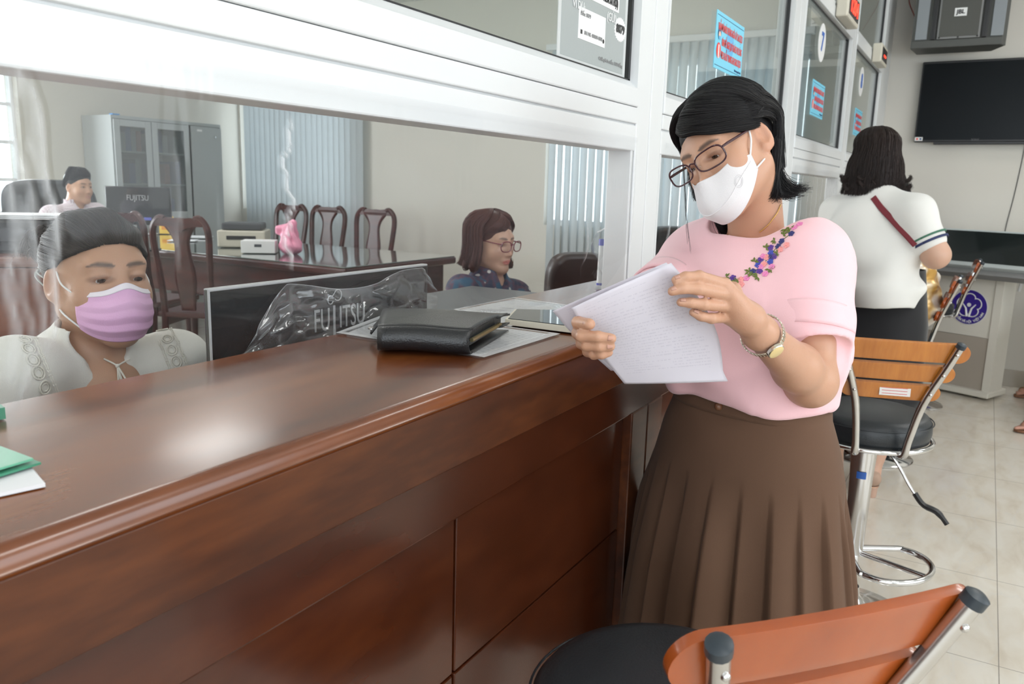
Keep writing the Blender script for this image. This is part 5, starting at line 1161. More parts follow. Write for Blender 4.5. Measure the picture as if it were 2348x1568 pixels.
    dr0 = _n(Rel-Rsh); BL_SLEEVES = [cone(Lsh+L*.002, sl_l+dl_*.03, .060, .068, .03), cone(Rsh, sl_r, .062, .064, .03), cone(sl_l+dl_*.092, sl_l+dl_*.20, .082, .09, .006, 's'), cone(sl_r+dr0*.118, sl_r+dr0*.22, .078, .09, .006, 's')]
    bl = BL_SLEEVES + [ell(P(1725, 660, 1.495), (.172, .105, .16), Rt_, .05), ell(P(1708, 805, 1.49), (.150, .105, .14), Rt_, .06), ell(np.array([1.476, .339, .985]), (.165, .132, .22), Rt_, .05),
          ell(P(1662, 690, 1.43), (.060, .05, .055), Rt_, .06), ell(P(1770, 705, 1.41), (.060, .05, .055), Rt_, .06),
          cone(neckB-[0, 0, .010]-Fd*.01, Lsh+[0, 0, .000], .050, .058, .05), cone(neckB-[0, 0, .010]-Fd*.01, Rsh+[0, 0, .002], .050, .056, .05),
          ell(Lsh, (.055, .055, .055), k=.02)]
    nk = H1.w((0, -.02, -.05)); nd_ = _n(neckT-neckB)
    bl += [ell(P(1764, 494, 1.445), (.108, .095, .056), np.array(frame_of(fw, roll=.30)), .010, 's'), cone(P(1750, 470, 1.452), P(1740, 380, 1.45), .066, .08, .012, 's')]
    dl = _n(Lel-Lsh); dr_ = _n(Rel-Rsh)
    bl += [ell(np.array([1.476, .339, .643]), (.5, .5, .30), Rt_, .014, 's')]
    def folds(X):
        q = (X-chest)@Rt_; x, y, z = q[:, 0], q[:, 1], q[:, 2]
        low = np.exp(-((z+.19)/.06)**2); d = .0034*low*np.sin(x*60+z*20)+.0045*np.exp(-((z+.10)/.08)**2)*np.sin(x*30+z*38+1)
        d += .0030*np.sin((x*.6+z)*38+1.5*np.sin(x*16))*(y > -.02)
        
        s_ = (X-Lsh)@dl; m = np.clip((s_-.02)/.05, 0, 1)*(np.linalg.norm(X-Lsh-np.outer(s_, dl), axis=1) < .09); d += .0016*m*np.sin(s_*70+x*20)
        return d
    BV, BF = cloth_obj(bl, .0035, M_PINK, t, 'blouse', folds, 3)
    # turned-up cuffs
    for c0, dd, r0 in ((sl_l, dl, .0690), (sl_r, dr_, .0655)):
        ux = _n(np.cross(dd, Zp)); uy = np.cross(dd, ux); b = MB(); n = 48
        def cf(u, v, c0=c0, dd=dd, r0=r0, ux=ux, uy=uy):
            a = 2*PI*u; rr = r0*(1+.02*math.sin(3*a)+.03*math.sin(a+1))+.002*v; s0 = -.018+.040*v+.003*math.sin(2*a)
            return c0+dd*s0+ux*rr*math.cos(a)+uy*rr*math.sin(a)
        b.grid(cf, n, 6); bmesh.ops.remove_doubles(b.bm, verts=b.bm.verts, dist=.0005); b.build('cuff', M_PINK, t, smooth=True, auto=0, solid=.005)
    bvh = bvh_of(BV, BF)
    # embroidery: leaves, blue, purple, pink and coral blossoms along the neckline
    fl = [(1834, 514, 'p'), (1822, 522, 'p'), (1815, 536, 'n'), (1801, 526, 'g'), (1796, 538, 'g'), (1793, 553, 'n'), (1777, 552, 'g'), (1785, 565, 'n'), (1804, 562, 'c'), (1790, 572, 'c'), (1768, 568, 'v'), (1757, 568, 'g'), (1768, 580, 'b'), (1769, 588, 'n'), (1759, 590, 'c'), (1776, 588, 'v'),
          (1744, 596, 'v'), (1767, 600, 'b'), (1738, 608, 'b'), (1730, 600, 'g'), (1752, 606, 'c'), (1745, 612, 'p'), (1727, 622, 'n'), (1742, 622, 'v'), (1770, 612, 'p'), (1718, 622, 'g'), (1722, 632, 'g'), (1755, 628, 'p'), (1681, 637, 'v'), (1666, 635, 'g'), (1699, 641, 'c'), (1712, 638, 'p'), (1688, 645, 'g'), (1700, 652, 'c'), (1765, 618, 'g'), (1750, 588, 'p'), (1812, 527, 'g'), (1783, 580, 'g'), (1737, 635, 'g')]
    cols = {'p': (.80, .25, .50), 'n': (.035, .04, .16), 'g': (.13, .17, .03), 'c': (.88, .34, .33), 'v': (.11, .04, .28), 'b': (.06, .08, .42)}
    r = np.random.default_rng(2); nm_ = {'p': 'pink', 'n': 'navy', 'g': 'olive', 'c': 'coral', 'v': 'violet', 'b': 'blue'}
    for (x, y, k_) in fl:
        p, n_ = pixhit(bvh, x, y)
        if p is None: continue
        if n_.dot(ray(x, y)) > 0: n_ = -n_
        e1 = _n(np.cross(n_, Zp)); e2 = np.cross(n_, e1); b = MB(); a0 = r.uniform(0, 6)
        if k_ == 'g':
            for j in range(4):
                a = a0+j*1.1+r.uniform(-.3, .3); d = e1*math.cos(a)+e2*math.sin(a); s_ = np.cross(n_, d); q0 = p+n_*.0008; L_ = .0085*r.uniform(.8, 1.2)
                vs = [b.bm.verts.new(tuple(v)) for v in (q0, q0+d*L_*.5+s_*.0019+n_*.0006, q0+d*L_, q0+d*L_*.5-s_*.0019+n_*.0006)]; b.bm.faces.new(vs)
        else:
            for j in range(5):
                a = a0+j*2*PI/5; d = e1*math.cos(a)+e2*math.sin(a); q0 = p+n_*.0010+d*.0032; vs = [b.bm.verts.new(tuple(q0+(e1*math.cos(w)+e2*math.sin(w))*.0025+n_*.0005*math.cos(w*2))) for w in np.linspace(0, 2*PI, 8, endpoint=False)]; b.bm.faces.new(vs)
            vs = [b.bm.verts.new(tuple(p+n_*.0018+(e1*math.cos(w)+e2*math.sin(w))*.0012)) for w in np.linspace(0, 2*PI, 6, endpoint=False)]; b.bm.faces.new(vs)
        b.build('embroidered_leaves' if k_ == 'g' else 'embroidered_flower', mat('thread_'+nm_[k_], cols[k_], .5), t, solid=.0006)
    # joining stems
    st = [(1836, 512), (1812, 536), (1795, 550), (1780, 568), (1765, 588), (1748, 606), (1728, 624), (1705, 640), (1683, 640), (1664, 636)]; pp_ = [pixhit(bvh, *q)[0] for q in st]; pp_ = [q for q in pp_ if q is not None]
    if len(pp_) > 3: MB().tube(catmull(pp_, 40)-ray(1750, 590)*1e-7, .0007, 5).build('embroidered_stem', MATS['thread_olive'], t, smooth=True)
    # -------- skirt
    M_SK = fabric('brown_twill', (.120, .066, .041), .85, 1100, .2, .04)
    wc = np.array([1.478, .338, .915]); hem = .37
    def skirt(u, v):
        a = 2*PI*u; z = .930-(.930-hem)*v
        rx = np.interp(z, [hem, .60, .78, .86, .930], [.248, .222, .190, .170, .144]); ry = np.interp(z, [hem, .60, .78, .86, .930], [.185, .165, .140, .128, .108])
        pl = 0
        amp = .013*np.clip((.80-z)/.10, 0, 1)+.010*np.clip((.70-z)/.33, 0, 1)
        # knife pleats: sawtooth rounded, with softer folds
        ph = (u*22) % 1.0; saw = (ph-.5) if ph < .85 else (.35-(ph-.85)/.15*.85)
        soft = math.sin(a*9+1.3)*.6+math.sin(a*5+.4)*.5
        pl = amp*(saw*1.1+soft*.75)
        cx_, cy__ = 1.478, .338-.0*v
        fl_ = (math.cos(a)*(rx+pl), math.sin(a)*(ry+pl)); off = -.05*(1-np.clip((.945-z)/.06, 0, 1))*0
        p = np.array([cx_, cy__, 0])+L*fl_[0]+Fd*fl_[1]; tilt = .022*math.cos(a)*0+.016*math.sin(a)
        return (p[0], p[1], z+tilt*(1-v)*.8)
    b = MB(); b.grid(skirt, 520, 60); bmesh.ops.remove_doubles(b.bm, verts=b.bm.verts, dist=.0002); b.build('skirt', M_SK, t, smooth=True, auto=0, solid=.003)
    def wb(u, v):
        a = 2*PI*u; z = .932-.032*v; p = np.array([1.478, .338, 0])+L*math.cos(a)*(.146+.004*v)+Fd*math.sin(a)*(.112+.004*v); return (p[0], p[1], z+.016*math.sin(a))
    b = MB(); b.grid(wb, 90, 5); bmesh.ops.remove_doubles(b.bm, verts=b.bm.verts, dist=.0002); b.build('waistband', M_SK, t, smooth=True, auto=0, solid=.006)
    a = math.radians(84); z = .915; p = np.array([1.478, .338, 0])+L*math.cos(a)*.152+Fd*math.sin(a)*.1185; p[2] = z+.016
    MB().ball(p, .0075, 14, (1, 1, 1)).build('button', mat('brown_button', (.16, .07, .035), .35), t, smooth=True)
    # shoes
    for q in (1, -1):
        an = np.array([1.48, .335, .0])+L*q*.085; cloth_obj([cone(an+[0, 0, .04]-Fd*.035, an+[0, 0, .03]+Fd*.05, .036, .036, .02), cone(an+[0, 0, .028]+Fd*.05, an+[0, 0, .022]+Fd*.13, .036, .022, .02), ell(an+[0, 0, .085], (.036, .045, .04), Rt_, .01, 's')], .004, mat('black_shoe_leather', (.02, .018, .018), .35), t, 'shoe')
    # -------- hair
    g = H1.S; part = [(-12, 52), (-20, 68), (-40, 82), (-120, 84), (-170, 70)]
    dn = (H1.R.T@np.array([0, 0, -1.]))/H1.s; rt = (H1.R.T@RW[:, 0])/H1.s
    D_ = [[g(84, -2, .010), g(98, 3, .012), g(110, -3, .014), g(116, -14, .018), g(116, -16, .020)+dn*.04, g(116, -16, .018)+dn*.085], [g(90, 12, .010), g(104, 10, .013), g(118, 0, .016), g(124, -12, .018), g(124, -16, .020)+dn*.04, g(124, -16, .020)+dn*.095+rt*.004], [g(98, 26, .012), g(114, 20, .015), g(126, 8, .017), g(132, -8, .019), g(132, -14, .022)+dn*.03, g(132, -16, .024)+dn*.10+rt*.010]]
    E_ = [[g(60, 6, .000), g(84, -4, .011), g(96, -6, .012), g(106, -10, .013), g(114, -16, .014)], [g(60, 18, .002), g(88, 12, .015), g(104, 6, .016), g(118, -4, .017), g(124, -12, .018)], [g(60, 36, .004), g(92, 28, .017), g(112, 18, .018), g(126, 4, .019), g(132, -8, .020)], [g(60, 54, .006), g(98, 42, .017), g(122, 28, .018), g(138, 10, .018), g(142, -4, .018)]]
    A_ = []      # over her left side, back above the ear and down the neck
    for (p0, sd, zt) in ((part[0], (96, 2), 0), (part[1], (104, 8), 0), (part[2], (112, 14), 0), (part[3], (125, 20), 0)):
        A_.append(H1.geo(p0, sd, 6, .008, .015)+[g(120, -8, .014), g(122, -14, .015)+dn*.03, g(122, -14, .015)+dn*.075+rt*.004, g(122, -14, .014)+dn*.110+rt*.014])
    dn = (H1.R.T@np.array([0, 0, -1.]))/H1.s; rt = (H1.R.T@RW[:, 0])/H1.s; tw_ = -(H1.R.T@_n(ray(1700, 400)))/H1.s
    A2 = [[g(-26, 26, .006), g(-6, 16, .009), g(14, 11, .010), g(36, 1, .010), g(58, -7, .009), g(78, -13, .008), g(94, -14, .006)], [g(-24, 34, .006), g(-4, 26, .011), g(18, 19, .013), g(42, 11, .013), g(66, 4, .011), g(86, -1, .009), g(102, -3, .009)], [g(-18, 44, .006), g(4, 40, .014), g(28, 30, .017), g(52, 19, .016), g(75, 9, .013), g(98, 3, .010)], [g(-12, 52, .006), g(15, 46, .014), g(38, 36, .016), g(62, 24, .015), g(84, 14, .012), g(104, 10, .010)], [g(-12, 58, .006), g(20, 54, .015), g(50, 42, .017), g(76, 27, .015), g(98, 16, .012), g(112, 8, .010)]]
    B_ = [[g(-12, 52, .004), g(-28, 42, .010), g(-48, 30, .012), g(-66, 14, .012), g(-76, -4, .010), g(-66, -16, .010), g(-66, -18, .010)+dn*.03],
          [g(-20, 66, .006), g(-48, 50, .012), g(-70, 32, .014), g(-84, 12, .014), g(-90, -8, .012), g(-90, -12, .010)+dn*.03, g(-90, -12, .010)+dn*.09],
          [g(-40, 82, .006), g(-78, 62, .012), g(-96, 36, .014), g(-105, 10, .014), g(-112, -14, .012), g(-112, -16, .010)+dn*.04, g(-112, -16, .010)+dn*.10]]
    Cb = [[g(-40, 82, .006), g(-130, 60, .012), g(-140, 25, .013), g(-145, -8, .012), g(-145, -12, .010)+dn*.04, g(-145, -14, .010)+dn*.10],
          [g(-120, 84, .006), g(180, 55, .013), g(180, 20, .014), g(180, -12, .010), g(180, -16, .006)+dn*.045, g(180, -16, .006)+dn*.10],
          [g(-120, 84, .006), g(135, 60, .013), g(140, 25, .014), g(142, -8, .013), g(142, -14, .010)+dn*.04, g(142, -14, .010)+dn*.09+rt*.01, g(142, -14, .010)+dn*.115+rt*.03]]
    nk0 = g(118, -16, .024)
    fl_ = [[nk0+dn*.02, nk0+dn*.060, nk0+dn*.092+rt*.014, nk0+dn*.108+rt*.038, nk0+dn*.108+rt*.062], [nk0+dn*.03-rt*.01, nk0+dn*.075-rt*.006, nk0+dn*.108+rt*.004, nk0+dn*.122+rt*.022, nk0+dn*.120+rt*.040], [nk0+dn*.03+tw_*.01, nk0+dn*.08+tw_*.012, nk0+dn*.115-rt*.002+tw_*.01, nk0+dn*.128-rt*.016, nk0+dn*.118-rt*.026]]
    ws = g(-58, -8, .010); wisp = [[g(-60, 14, .012), g(-60, -4, .012), ws+dn*.05+rt*.004, ws+dn*.10+rt*.010, ws+dn*.17+rt*.022]]
    lw = g(-105, -24, .004); low = [[lw, lw+dn*.05, lw+dn*.10+rt*.006, lw+dn*.128+rt*.022, lw+dn*.122+rt*.036], [lw+rt*.012, lw+dn*.05+rt*.014, lw+dn*.09+rt*.022, lw+dn*.112+rt*.034, lw+dn*.104+rt*.046]]
    cap = [H1.e((0, -.016, .036), (.0815, .099, .0900)), H1.e((0, -.055, -.02), (.060, .045, .070), .03), H1.e((0, .098, -.042), (.086, .088, .092), .008, 's'), H1.e((.083, .006, -.030), (.03, .036, .040), .008, 's'), H1.e((-.083, .012, -.03), (.03, .03, .040), .008, 's')]
    hair_obj(H1, cap, [(A_, 2600, .0016, .010, (.001, 8)), (A2, 3200, .0012, .006, (.0008, 6)), (B_, 1700, .0014, .009, (.001, 7)), (E_, 1500, .0012, .006, (.0008, 6)), (D_, 1300, .0018, .010, (.0012, 8)), (Cb, 1700, .0018, .010, (.0015, 9)), (fl_, 700, .0055, .004, (.003, 9)), (wisp, 12, .002, .002, (.002, 8), .6), (low, 240, .004, .004, (.003, 7))], M_HBLK, t, 3, .00042, 18, .003)
    # -------- folded white mask
    M_MASK = mat('white_nonwoven', (.72, .69, .705), .8, sheen=.3, bump=(700, .25, 2))
    def mk(u, v):      # u: her right -> left, v: bottom -> top
        az = math.radians(-70+140*u); c = math.cos(az); s_ = (u-.5)*2
        zt = -.036+.006*abs(s_)**1.2+.003*math.exp(-(s_/.2)**2)+.007*math.exp(-((abs(s_)-.62)/.2)**2); zb = -.128+.066*abs(s_)**2.2
        z = zb+(zt-zb)*v
        ridge = .098+.020*c**2*math.exp(-((v-.42)/.42)**2)-.016*(v < .25)*((.25-v)/.25)*c+.012*math.exp(-(s_/.16)**2)*v
        rr = ridge if abs(s_) < .98 else .096
        return H1.w((math.sin(az)*rr*.78, .0+c*rr-.0+.002, z))
    b = MB(); b.grid(mk, 60, 34); b.build('face_mask', M_MASK, t, smooth=True, auto=0, solid=.0014)
    # welded fold edge, flap and straps
    b = MB(); b.tube([mk(u, .30+.42*abs((u-.5)*2)**1.6+.0*u)+H1.R[:, 1]*.0012 for u in np.linspace(.03, .97, 60)], .0011, 6); b.build('mask_seam', M_MASK, t, smooth=True)
    for q, us in ((1, .985), (-1, .015)):
        b = MB()
        for v0, ear in ((.92, (q*.073, .006, .018)), (.20, (q*.073, -.002, -.045))):
            p0 = mk(us, v0); p1 = H1.w(ear); b.tube(catmull([p0, (p0+p1)/2+H1.R[:, 0]*q*.003, p1, H1.w((q*.076, -.022, ear[2]*.4))], 14), .0016, 6)
        b.build('ear_loop', M_WHITE, t, smooth=True)
    ring = MB(); rc = mk(.80, .50); rn = _n(mk(.81, .50)-mk(.79, .50)); ru = _n(mk(.80, .54)-mk(.80, .46)); ro = _n(np.cross(rn, ru)); ro = ro if ro.dot(ray(1700, 430)) < 0 else -ro
    for rr_ in (.0085, .006): ring.tube([rc+ro*.0009+rn*rr_*math.cos(a)+ru*rr_*1.1*math.sin(a) for a in np.linspace(0, 2*PI, 30, endpoint=False)], .00025, 5, closed=True)
    ring.build('mask_emblem', mat('pale_grey_print', (.5, .49, .5), .6), t)
    # -------- spectacles
    M_FR = mat('dark_plum_frame', (.045, .010, .016), .25, coat=.4)
    gz = -.004; gy = .112; tl_ = .12
    def rim(q, k_=1.0, n=44):
        out = []
        for i in range(n):
            a = 2*PI*i/n; ca, sa = math.cos(a), math.sin(a); qq = (abs(ca)**3.0+abs(sa)**3.0)**(1/3.0); ex = .0330*k_*ca/qq; ez = .0178*k_*sa/qq
            x = q*.0412+ex; out.append(H1.w((x, gy-.22*abs(x)**1.7*4-ez*-.12-.0, gz+ez+.0018*(ex*q/.033)*max(0, ez/.02))))
        return out
    for q in (-1, 1):
        b = MB(); b.tube(rim(q), .0015, 8, closed=True); b.build('spectacle_rim', M_FR, t, smooth=True)
        rm = rim(q, .97); b = MB(); vs = [b.bm.verts.new(tuple(p)) for p in rm]; b.bm.faces.new(vs); b.build('spectacle_lens', M_LENS, t)
        hinge = H1.w((q*.0738, gy-.22*.0738**1.7*4, gz+.008)); b = MB(); b.tube([hinge, H1.w((q*.077, .088, gz+.010)), H1.w((q*.0755, .02, gz+.016)), H1.w((q*.077, -.012, gz+.018))], [.0020, .0026, .0020, .0016], 8); b.build('temple_arm', M_FR, t, smooth=True)
        b = MB(); b.ball(H1.w((q*.010, gy-.008, gz-.004)), .0032, 10, (.6, .5, 1)); b.build('nose_pad', M_LENS, t, smooth=True)
    b = MB(); b.tube(catmull([H1.w((-.0075, gy, gz+.006)), H1.w((0, gy+.004, gz+.009)), H1.w((.0075, gy, gz+.006))], 10), .0014, 8); b.build('bridge', M_FR, t, smooth=True)
    # -------- necklace and watch
    gold = mat('gold_metal', (.75, .50, .18), .25, 1)
    sb = bvh_of(V, F); ch = [pixhit(sb, x, y) for (x, y) in ((1797, 452), (1790, 470), (1782, 488), (1772, 502), (1762, 515), (1750, 526), (1742, 532))]; ch = [c[0]-ray(1770, 500)*2e-6 for c in ch if c[0] is not None]
    if len(ch) > 3: 
        b = MB(); cc_ = catmull(ch, 60)
        for i, q in enumerate(cc_): b.ball(q, .0011, 6)
        b.build('necklace', gold, t)
    wd_ = _n(Lwr-Lel); wc_ = Lwr-wd_*.012; w1 = _n(np.cross(wd_, Zp)); w2 = np.cross(wd_, w1); ban = mat('steel_gold_band', (.70, .66, .56), .25, 1)
    fa_ = -ray(1755, 800); fa_ = _n(fa_-wd_*fa_.dot(wd_)); fa_ = _n(fa_*.9+_n(np.cross(fa_, wd_))*(.12 if np.cross(fa_, wd_)[2] < 0 else -.12)); fb_ = np.cross(wd_, fa_)
    b = MB(); n = 40
    for i in range(n):
        a = 2*PI*i/n; c_ = wc_+fa_*math.cos(a)*.0305+fb_*math.sin(a)*.0305; rd_ = fa_*math.cos(a)+fb_*math.sin(a); tn = np.cross(wd_, rd_)
        b.obox(c_, Matrix(np.array([wd_, tn, rd_]).T.tolist()), (.0105, .0040, .0022), .0006)
    b.build('watch_band', ban, t); Rw = Matrix(np.array([wd_, np.cross(fa_, wd_), fa_]).T.tolist())
    def disk(r0, z0, z1, m_, nm):
        b = MB(); b.lathe([(r0, z0), (r0*1.0, z1*.8+z0*.2), (r0*.92, z1)], (0, 0, 0), 32); o = b.build(nm, m_, t, smooth=True); M_ = Rw.to_4x4(); M_.translation = Vector(tuple(wc_+fa_*.0315)); o.data.transform(M_)
    disk(.0128, -.002, .0032, ban, 'watch_case'); disk(.0112, .002, .0040, mat('champagne_dial', (.80, .62, .30), .25, .3), 'watch_dial')
    # -------- the paper she holds (its own thing)
    M_SHEET = text_rows('printed_sheet'); _b2 = M_SHEET.node_tree.nodes['Principled BSDF']; _tl2 = M_SHEET.node_tree.nodes.new('ShaderNodeBsdfTranslucent'); _tl2.inputs[0].default_value = (.78, .75, .80, 1)
    _m2 = M_SHEET.node_tree.nodes.new('ShaderNodeMixShader'); _m2.inputs[0].default_value = .35; M_SHEET.node_tree.links.new(_b2.outputs[0], _m2.inputs[1]); M_SHEET.node_tree.links.new(_tl2.outputs[0], _m2.inputs[2]); M_SHEET.node_tree.links.new(_m2.outputs[0], M_SHEET.node_tree.nodes['Material Output'].inputs[0])
    # local x,y of the sheet drive the print: build flat then keep object coordinates as UV-free printing plane
    def sheet(TL, TR, BR, BL, bend, nm, lbl, z_off=0):
        nx, ny = 30, 40; V3 = []; 
        for i in range(nx+1):
            for j in range(ny+1):
                u, v = i/nx, j/ny; p = (TL*(1-u)+TR*u)*(1-v)+(BL*(1-u)+BR*u)*v; vd = ray(1480, 740)/FPX
                p = p-vd*bend(u, v)+vd*z_off; V3.append(p+RW[:, 0]*.020*math.sin(PI*min(1, v*1.1))*u*u-RW[:, 0]*.004*math.sin(PI*v)*(1-u))
        F3 = [(i*(ny+1)+j, (i+1)*(ny+1)+j, (i+1)*(ny+1)+j+1, i*(ny+1)+j+1) for i in range(nx) for j in range(ny)]
        me = mesh_np(nm, np.array(V3), np.array(F3)); uv = me.uv_layers.new(name='UVMap'); li = np.zeros(len(me.loops), np.int32); me.loops.foreach_get('vertex_index', li); uvv = np.stack([li//(ny+1)/nx, 1-(li % (ny+1))/ny], 1); uv.data.foreach_set('uv', uvv.ravel())
        o = addobj(nm, me, M_SHEET, label=lbl, cat='paper', group='printed sheets in the woman\'s hands'); s3 = o.modifiers.new('t', 'SOLIDIFY'); s3.thickness = .0003; return o
    TLp, TRp, BRp, BLp = P(1310, 706, 1.055), P(1538, 604, 1.085), P(1669, 874, 1.20), P(1432, 880, 1.155)
    bend = lambda u, v: .016*math.sin(PI*u)*(1-.3*v)-.012*math.sin(PI*v)*(u-.2)+.010*math.exp(-((u-.98)/.12)**2)*math.exp(-((v)/.3)**2)
    sheet(TLp, TRp, BRp, BLp, bend, 'paper_sheet', 'front printed sheet the woman in pink holds in both hands')
    sheet(P(1266, 713, 1.085), P(1528, 601, 1.095), P(1650, 850, 1.21), P(1400, 850, 1.19), lambda u, v: .012*math.sin(PI*u), 'paper_sheet', 'rear sheet whose bright edge shows left of the front sheet', .006)
    return t
woman_pink()
# ================================================================== THE OTHER PEOPLE
def torso_prims(nB, Ls, Rs, hip, w=.16, dep=.10, R=None, chest_k=.05):
    c = (Ls+Rs)/2; ch = c+(hip-c)*.30
    return [ell(ch, (w, dep, .17), R, chest_k), ell(c+(hip-c)*.72, (w*.92, dep*.98, .15), R, .06), cone(nB, Ls, .045, .052, .05), cone(nB, Rs, .045, .052, .05)]
def trousers(parent, hip, legs, m, R=None, r=(.105, .078, .06)):
    pr = [ell(hip, (.175, .14, .10), R, k=.05)]
    for kn, an, sd in legs: pr += [cone(hip+sd, kn, r[0], r[1], .04), cone(kn, an, r[1], r[2], .02)]
    cloth_obj(pr, .008, m, parent, 'trousers')
def simple_hand(W, tip, nrm, side=1, L=.17):
    """relaxed hand: palm, four curled fingers and a thumb; W wrist, tip direction point, nrm = back of the hand"""
    d = _n(tip-W); n = _n(nrm-d*nrm.dot(d)); s_ = np.cross(d, n)*side; out = [cone(W, W+d*.03, .024, .022, .01)]
    for i, (o, l) in enumerate(((.026, .068), (.009, .076), (-.009, .070), (-.026, .056))):
        k = W+d*(.082-.006*abs(i-1))+s_*o; out.append(cone(W+d*.01+s_*o*.4, k, .016, .0105, .012)); a1, a2, a3 = .35, .75, 1.1
        p1 = k+(d*math.cos(a1)-n*math.sin(a1))*l*.45; p2 = p1+(d*math.cos(a2)-n*math.sin(a2))*l*.30; p3 = p2+(d*math.cos(a3)-n*math.sin(a3))*l*.24; out += finger([k, p1, p2, p3], .0088, .0066, .003)
    b = W+d*.022+s_*.020; out += finger([b, b+d*.028+s_*.022-n*.008, b+d*.052+s_*.030-n*.016, b+d*.072+s_*.030-n*.022], .0125, .0085)
    return out
# ------------------------------------------------------------------ clerk with the pink mask
def clerk_pink_mask():
    t = thing('person', 'seated clerk in white lace blouse wearing a pink face mask, hair in a bun', 'person', (.86, 1.36, 0))
    fw = np.array([-.171, -.985, 0]); H = Head(P(228, 636, 1.37), frame_of(fw, roll=-.02, pitch=-.08), .93); R = frame_of(fw); L, F, _ = R.T
    base = (.50, .285, .185)
    nB = P(207, 796, 1.385); Ls, Rs = P(388, 838, 1.49), P(52, 862, 1.275); hip = np.array([.83, 1.42, .50]); nT = H.w((0, -.025, -.075))
    Le, Re = Ls+np.array([.03, .02, -.27])+L*.03, Rs+np.array([-.02, .02, -.27])-L*.03; Lw, Rw = Le+F*.20+[0, 0, .04]-L*.05, Re+F*.20+[0, 0, .04]+L*.05
    Lw[2] = max(Lw[2], .79); Rw[2] = max(Rw[2], .79)
    pr = H.prims(lid=.34)+[cone(nT, nB, .047, .052, .02), ell(nB-[0, 0, .045]+F*.012, (.085, .050, .04), R, .03), ell((Ls+Rs)/2+(hip-(Ls+Rs)/2)*.3+F*.016, (.095, .066, .14), R, .03), cone((Ls+Rs)/2-[0, 0, .05], hip, .07, .09, .03), cone(nB-[0, 0, .06], Ls, .025, .038, .02), cone(nB-[0, 0, .06], Rs, .025, .038, .02)]
    for a, b, c in ((Ls, Le, Lw), (Rs, Re, Rw)): pr += [cone(a, b, .043, .038, .02), cone(b, c, .036, .024, .02)]; pr += simple_hand(c, c+F*.1, Zp, 1)
    for q in (1, -1):
        kn = hip+L*q*.10+F*.40-[0, 0, .02]; pr += [cone(hip+L*q*.09, kn, .075, .052, .04), cone(kn, kn-[0, 0, .40]-F*.03, .05, .032, .02), cone(kn-[0, 0, .43]-F*.03, kn-[0, 0, .45]+F*.12, .028, .022, .02)]
    trousers(t, hip, [(hip+L*q*.10+F*.40-[0, 0, .02], hip+L*q*.10+F*.37-[0, 0, .38], L*q*.08) for q in (1, -1)], mat('dark_navy_trousers', (.02, .022, .035), .8), R)
    V, Fc = body_obj(pr, .003, lambda X: H.skincol(X, base, browk=1.0), t); H.eyes(t, (.12, -.25))
    M_BL = fabric('cream_cotton', (.76, .75, .70), .85, 600, .3)
    bl = torso_prims(nB-[0, 0, .025], Ls, Rs, hip, .178, .118, R)+[cone(Ls+L*.01, Le, .066, .070, .03), cone(Rs-L*.01, Re, .066, .070, .03), ell(nB-[0, 0, .01]-F*.03, (.085, .06, .05), R, .03)]
    bl += [cone(nB+[0, 0, -.01], nB+[0, 0, .035]+F*.012, .064, .058, .02), ell(nB+F*.035+[0, 0, .018], (.050, .062, .040), R, .008, 's'), cone(nB+F*.08-[0, 0, .01], nB+F*.14-[0, 0, .11], .036, .005, .006, 's'), cone(nB+[0, 0, .03]+F*.01, nB+[0, 0, .14]+F*.03, .050, .07, .006, 's')]
    def fold(X):
        q = (X-nB)@R; x, y, z = q[:, 0], q[:, 1], q[:, 2]; d = .0030*np.sin(x*62+2.0*np.sin(z*14))*np.clip((-z-.02)/.06, 0, 1)*(y > 0)+.0016*np.sin(x*23-z*55)
        return d
    BV, BF = cloth_obj(bl, .0035, M_BL, t, 'blouse', fold, 2); bv = bvh_of(BV, BF)
    # lace bands with ring motifs
    for cs in (((58, 779), (66, 800), (76, 826), (88, 855), (103, 888), (118, 920)), ((372, 757), (384, 778), (394, 803), (404, 830), (414, 856))):
        b = MB(); ok = [pixhit(bv, *c) for c in cs]
        for p, n_ in ok:
            if p is None: continue
            if n_.dot(ray(200, 800)) > 0: n_ = -n_
            e1 = _n(np.cross(n_, Zp)); e2 = np.cross(n_, e1)
            for rr, th_ in ((.0105, .0013), (.0062, .0011)): b.tube([p+n_*.001+(e1*math.cos(a)*.8+e2*math.sin(a))*rr for a in np.linspace(0, 2*PI, 22, endpoint=False)], th_, 5, closed=True)
            for a in np.linspace(0, 2*PI, 10, endpoint=False): b.tube([p+n_*.001+(e1*math.cos(a)*.8+e2*math.sin(a))*.0065, p+n_*.001+(e1*math.cos(a)*.8+e2*math.sin(a))*.010], .0006, 4)
        pp = [q[0] for q in ok if q[0] is not None]; nn_ = [q[1] for q in ok if q[0] is not None]
        if len(pp) > 2:
            side = _n(np.cross(pp[-1]-pp[0], ray(200, 800)))
            for s_ in (-1, 1):
                for o_ in (.0125, .0155): b.tube(catmull([p+side*s_*o_-ray(200, 800)*1.2e-6 for p in pp], 60)+np.random.default_rng(3).normal(size=(60, 3))*.0004, .0009, 5)
        b.build('lace_band', mat('cream_lace', (.72, .70, .63), .8), t, smooth=True)
    # neck tie
    b = MB(); k0 = pixhit(bv, 262, 836)[0]; k0 = nB+F*.10-[0, 0, .07] if k0 is None else k0-ray(260, 836)*8e-6
    kk = k0+F*.012
    for dx, dz in ((-.006, -.045), (.004, -.05), (.014, -.042), (.0, -.038)): b.tube(catmull([kk, kk+RW[:, 0]*dx*.6+[0, 0, dz*.5]+F*.008, kk+RW[:, 0]*dx+[0, 0, dz]+F*.014], 10), .0016, 6)
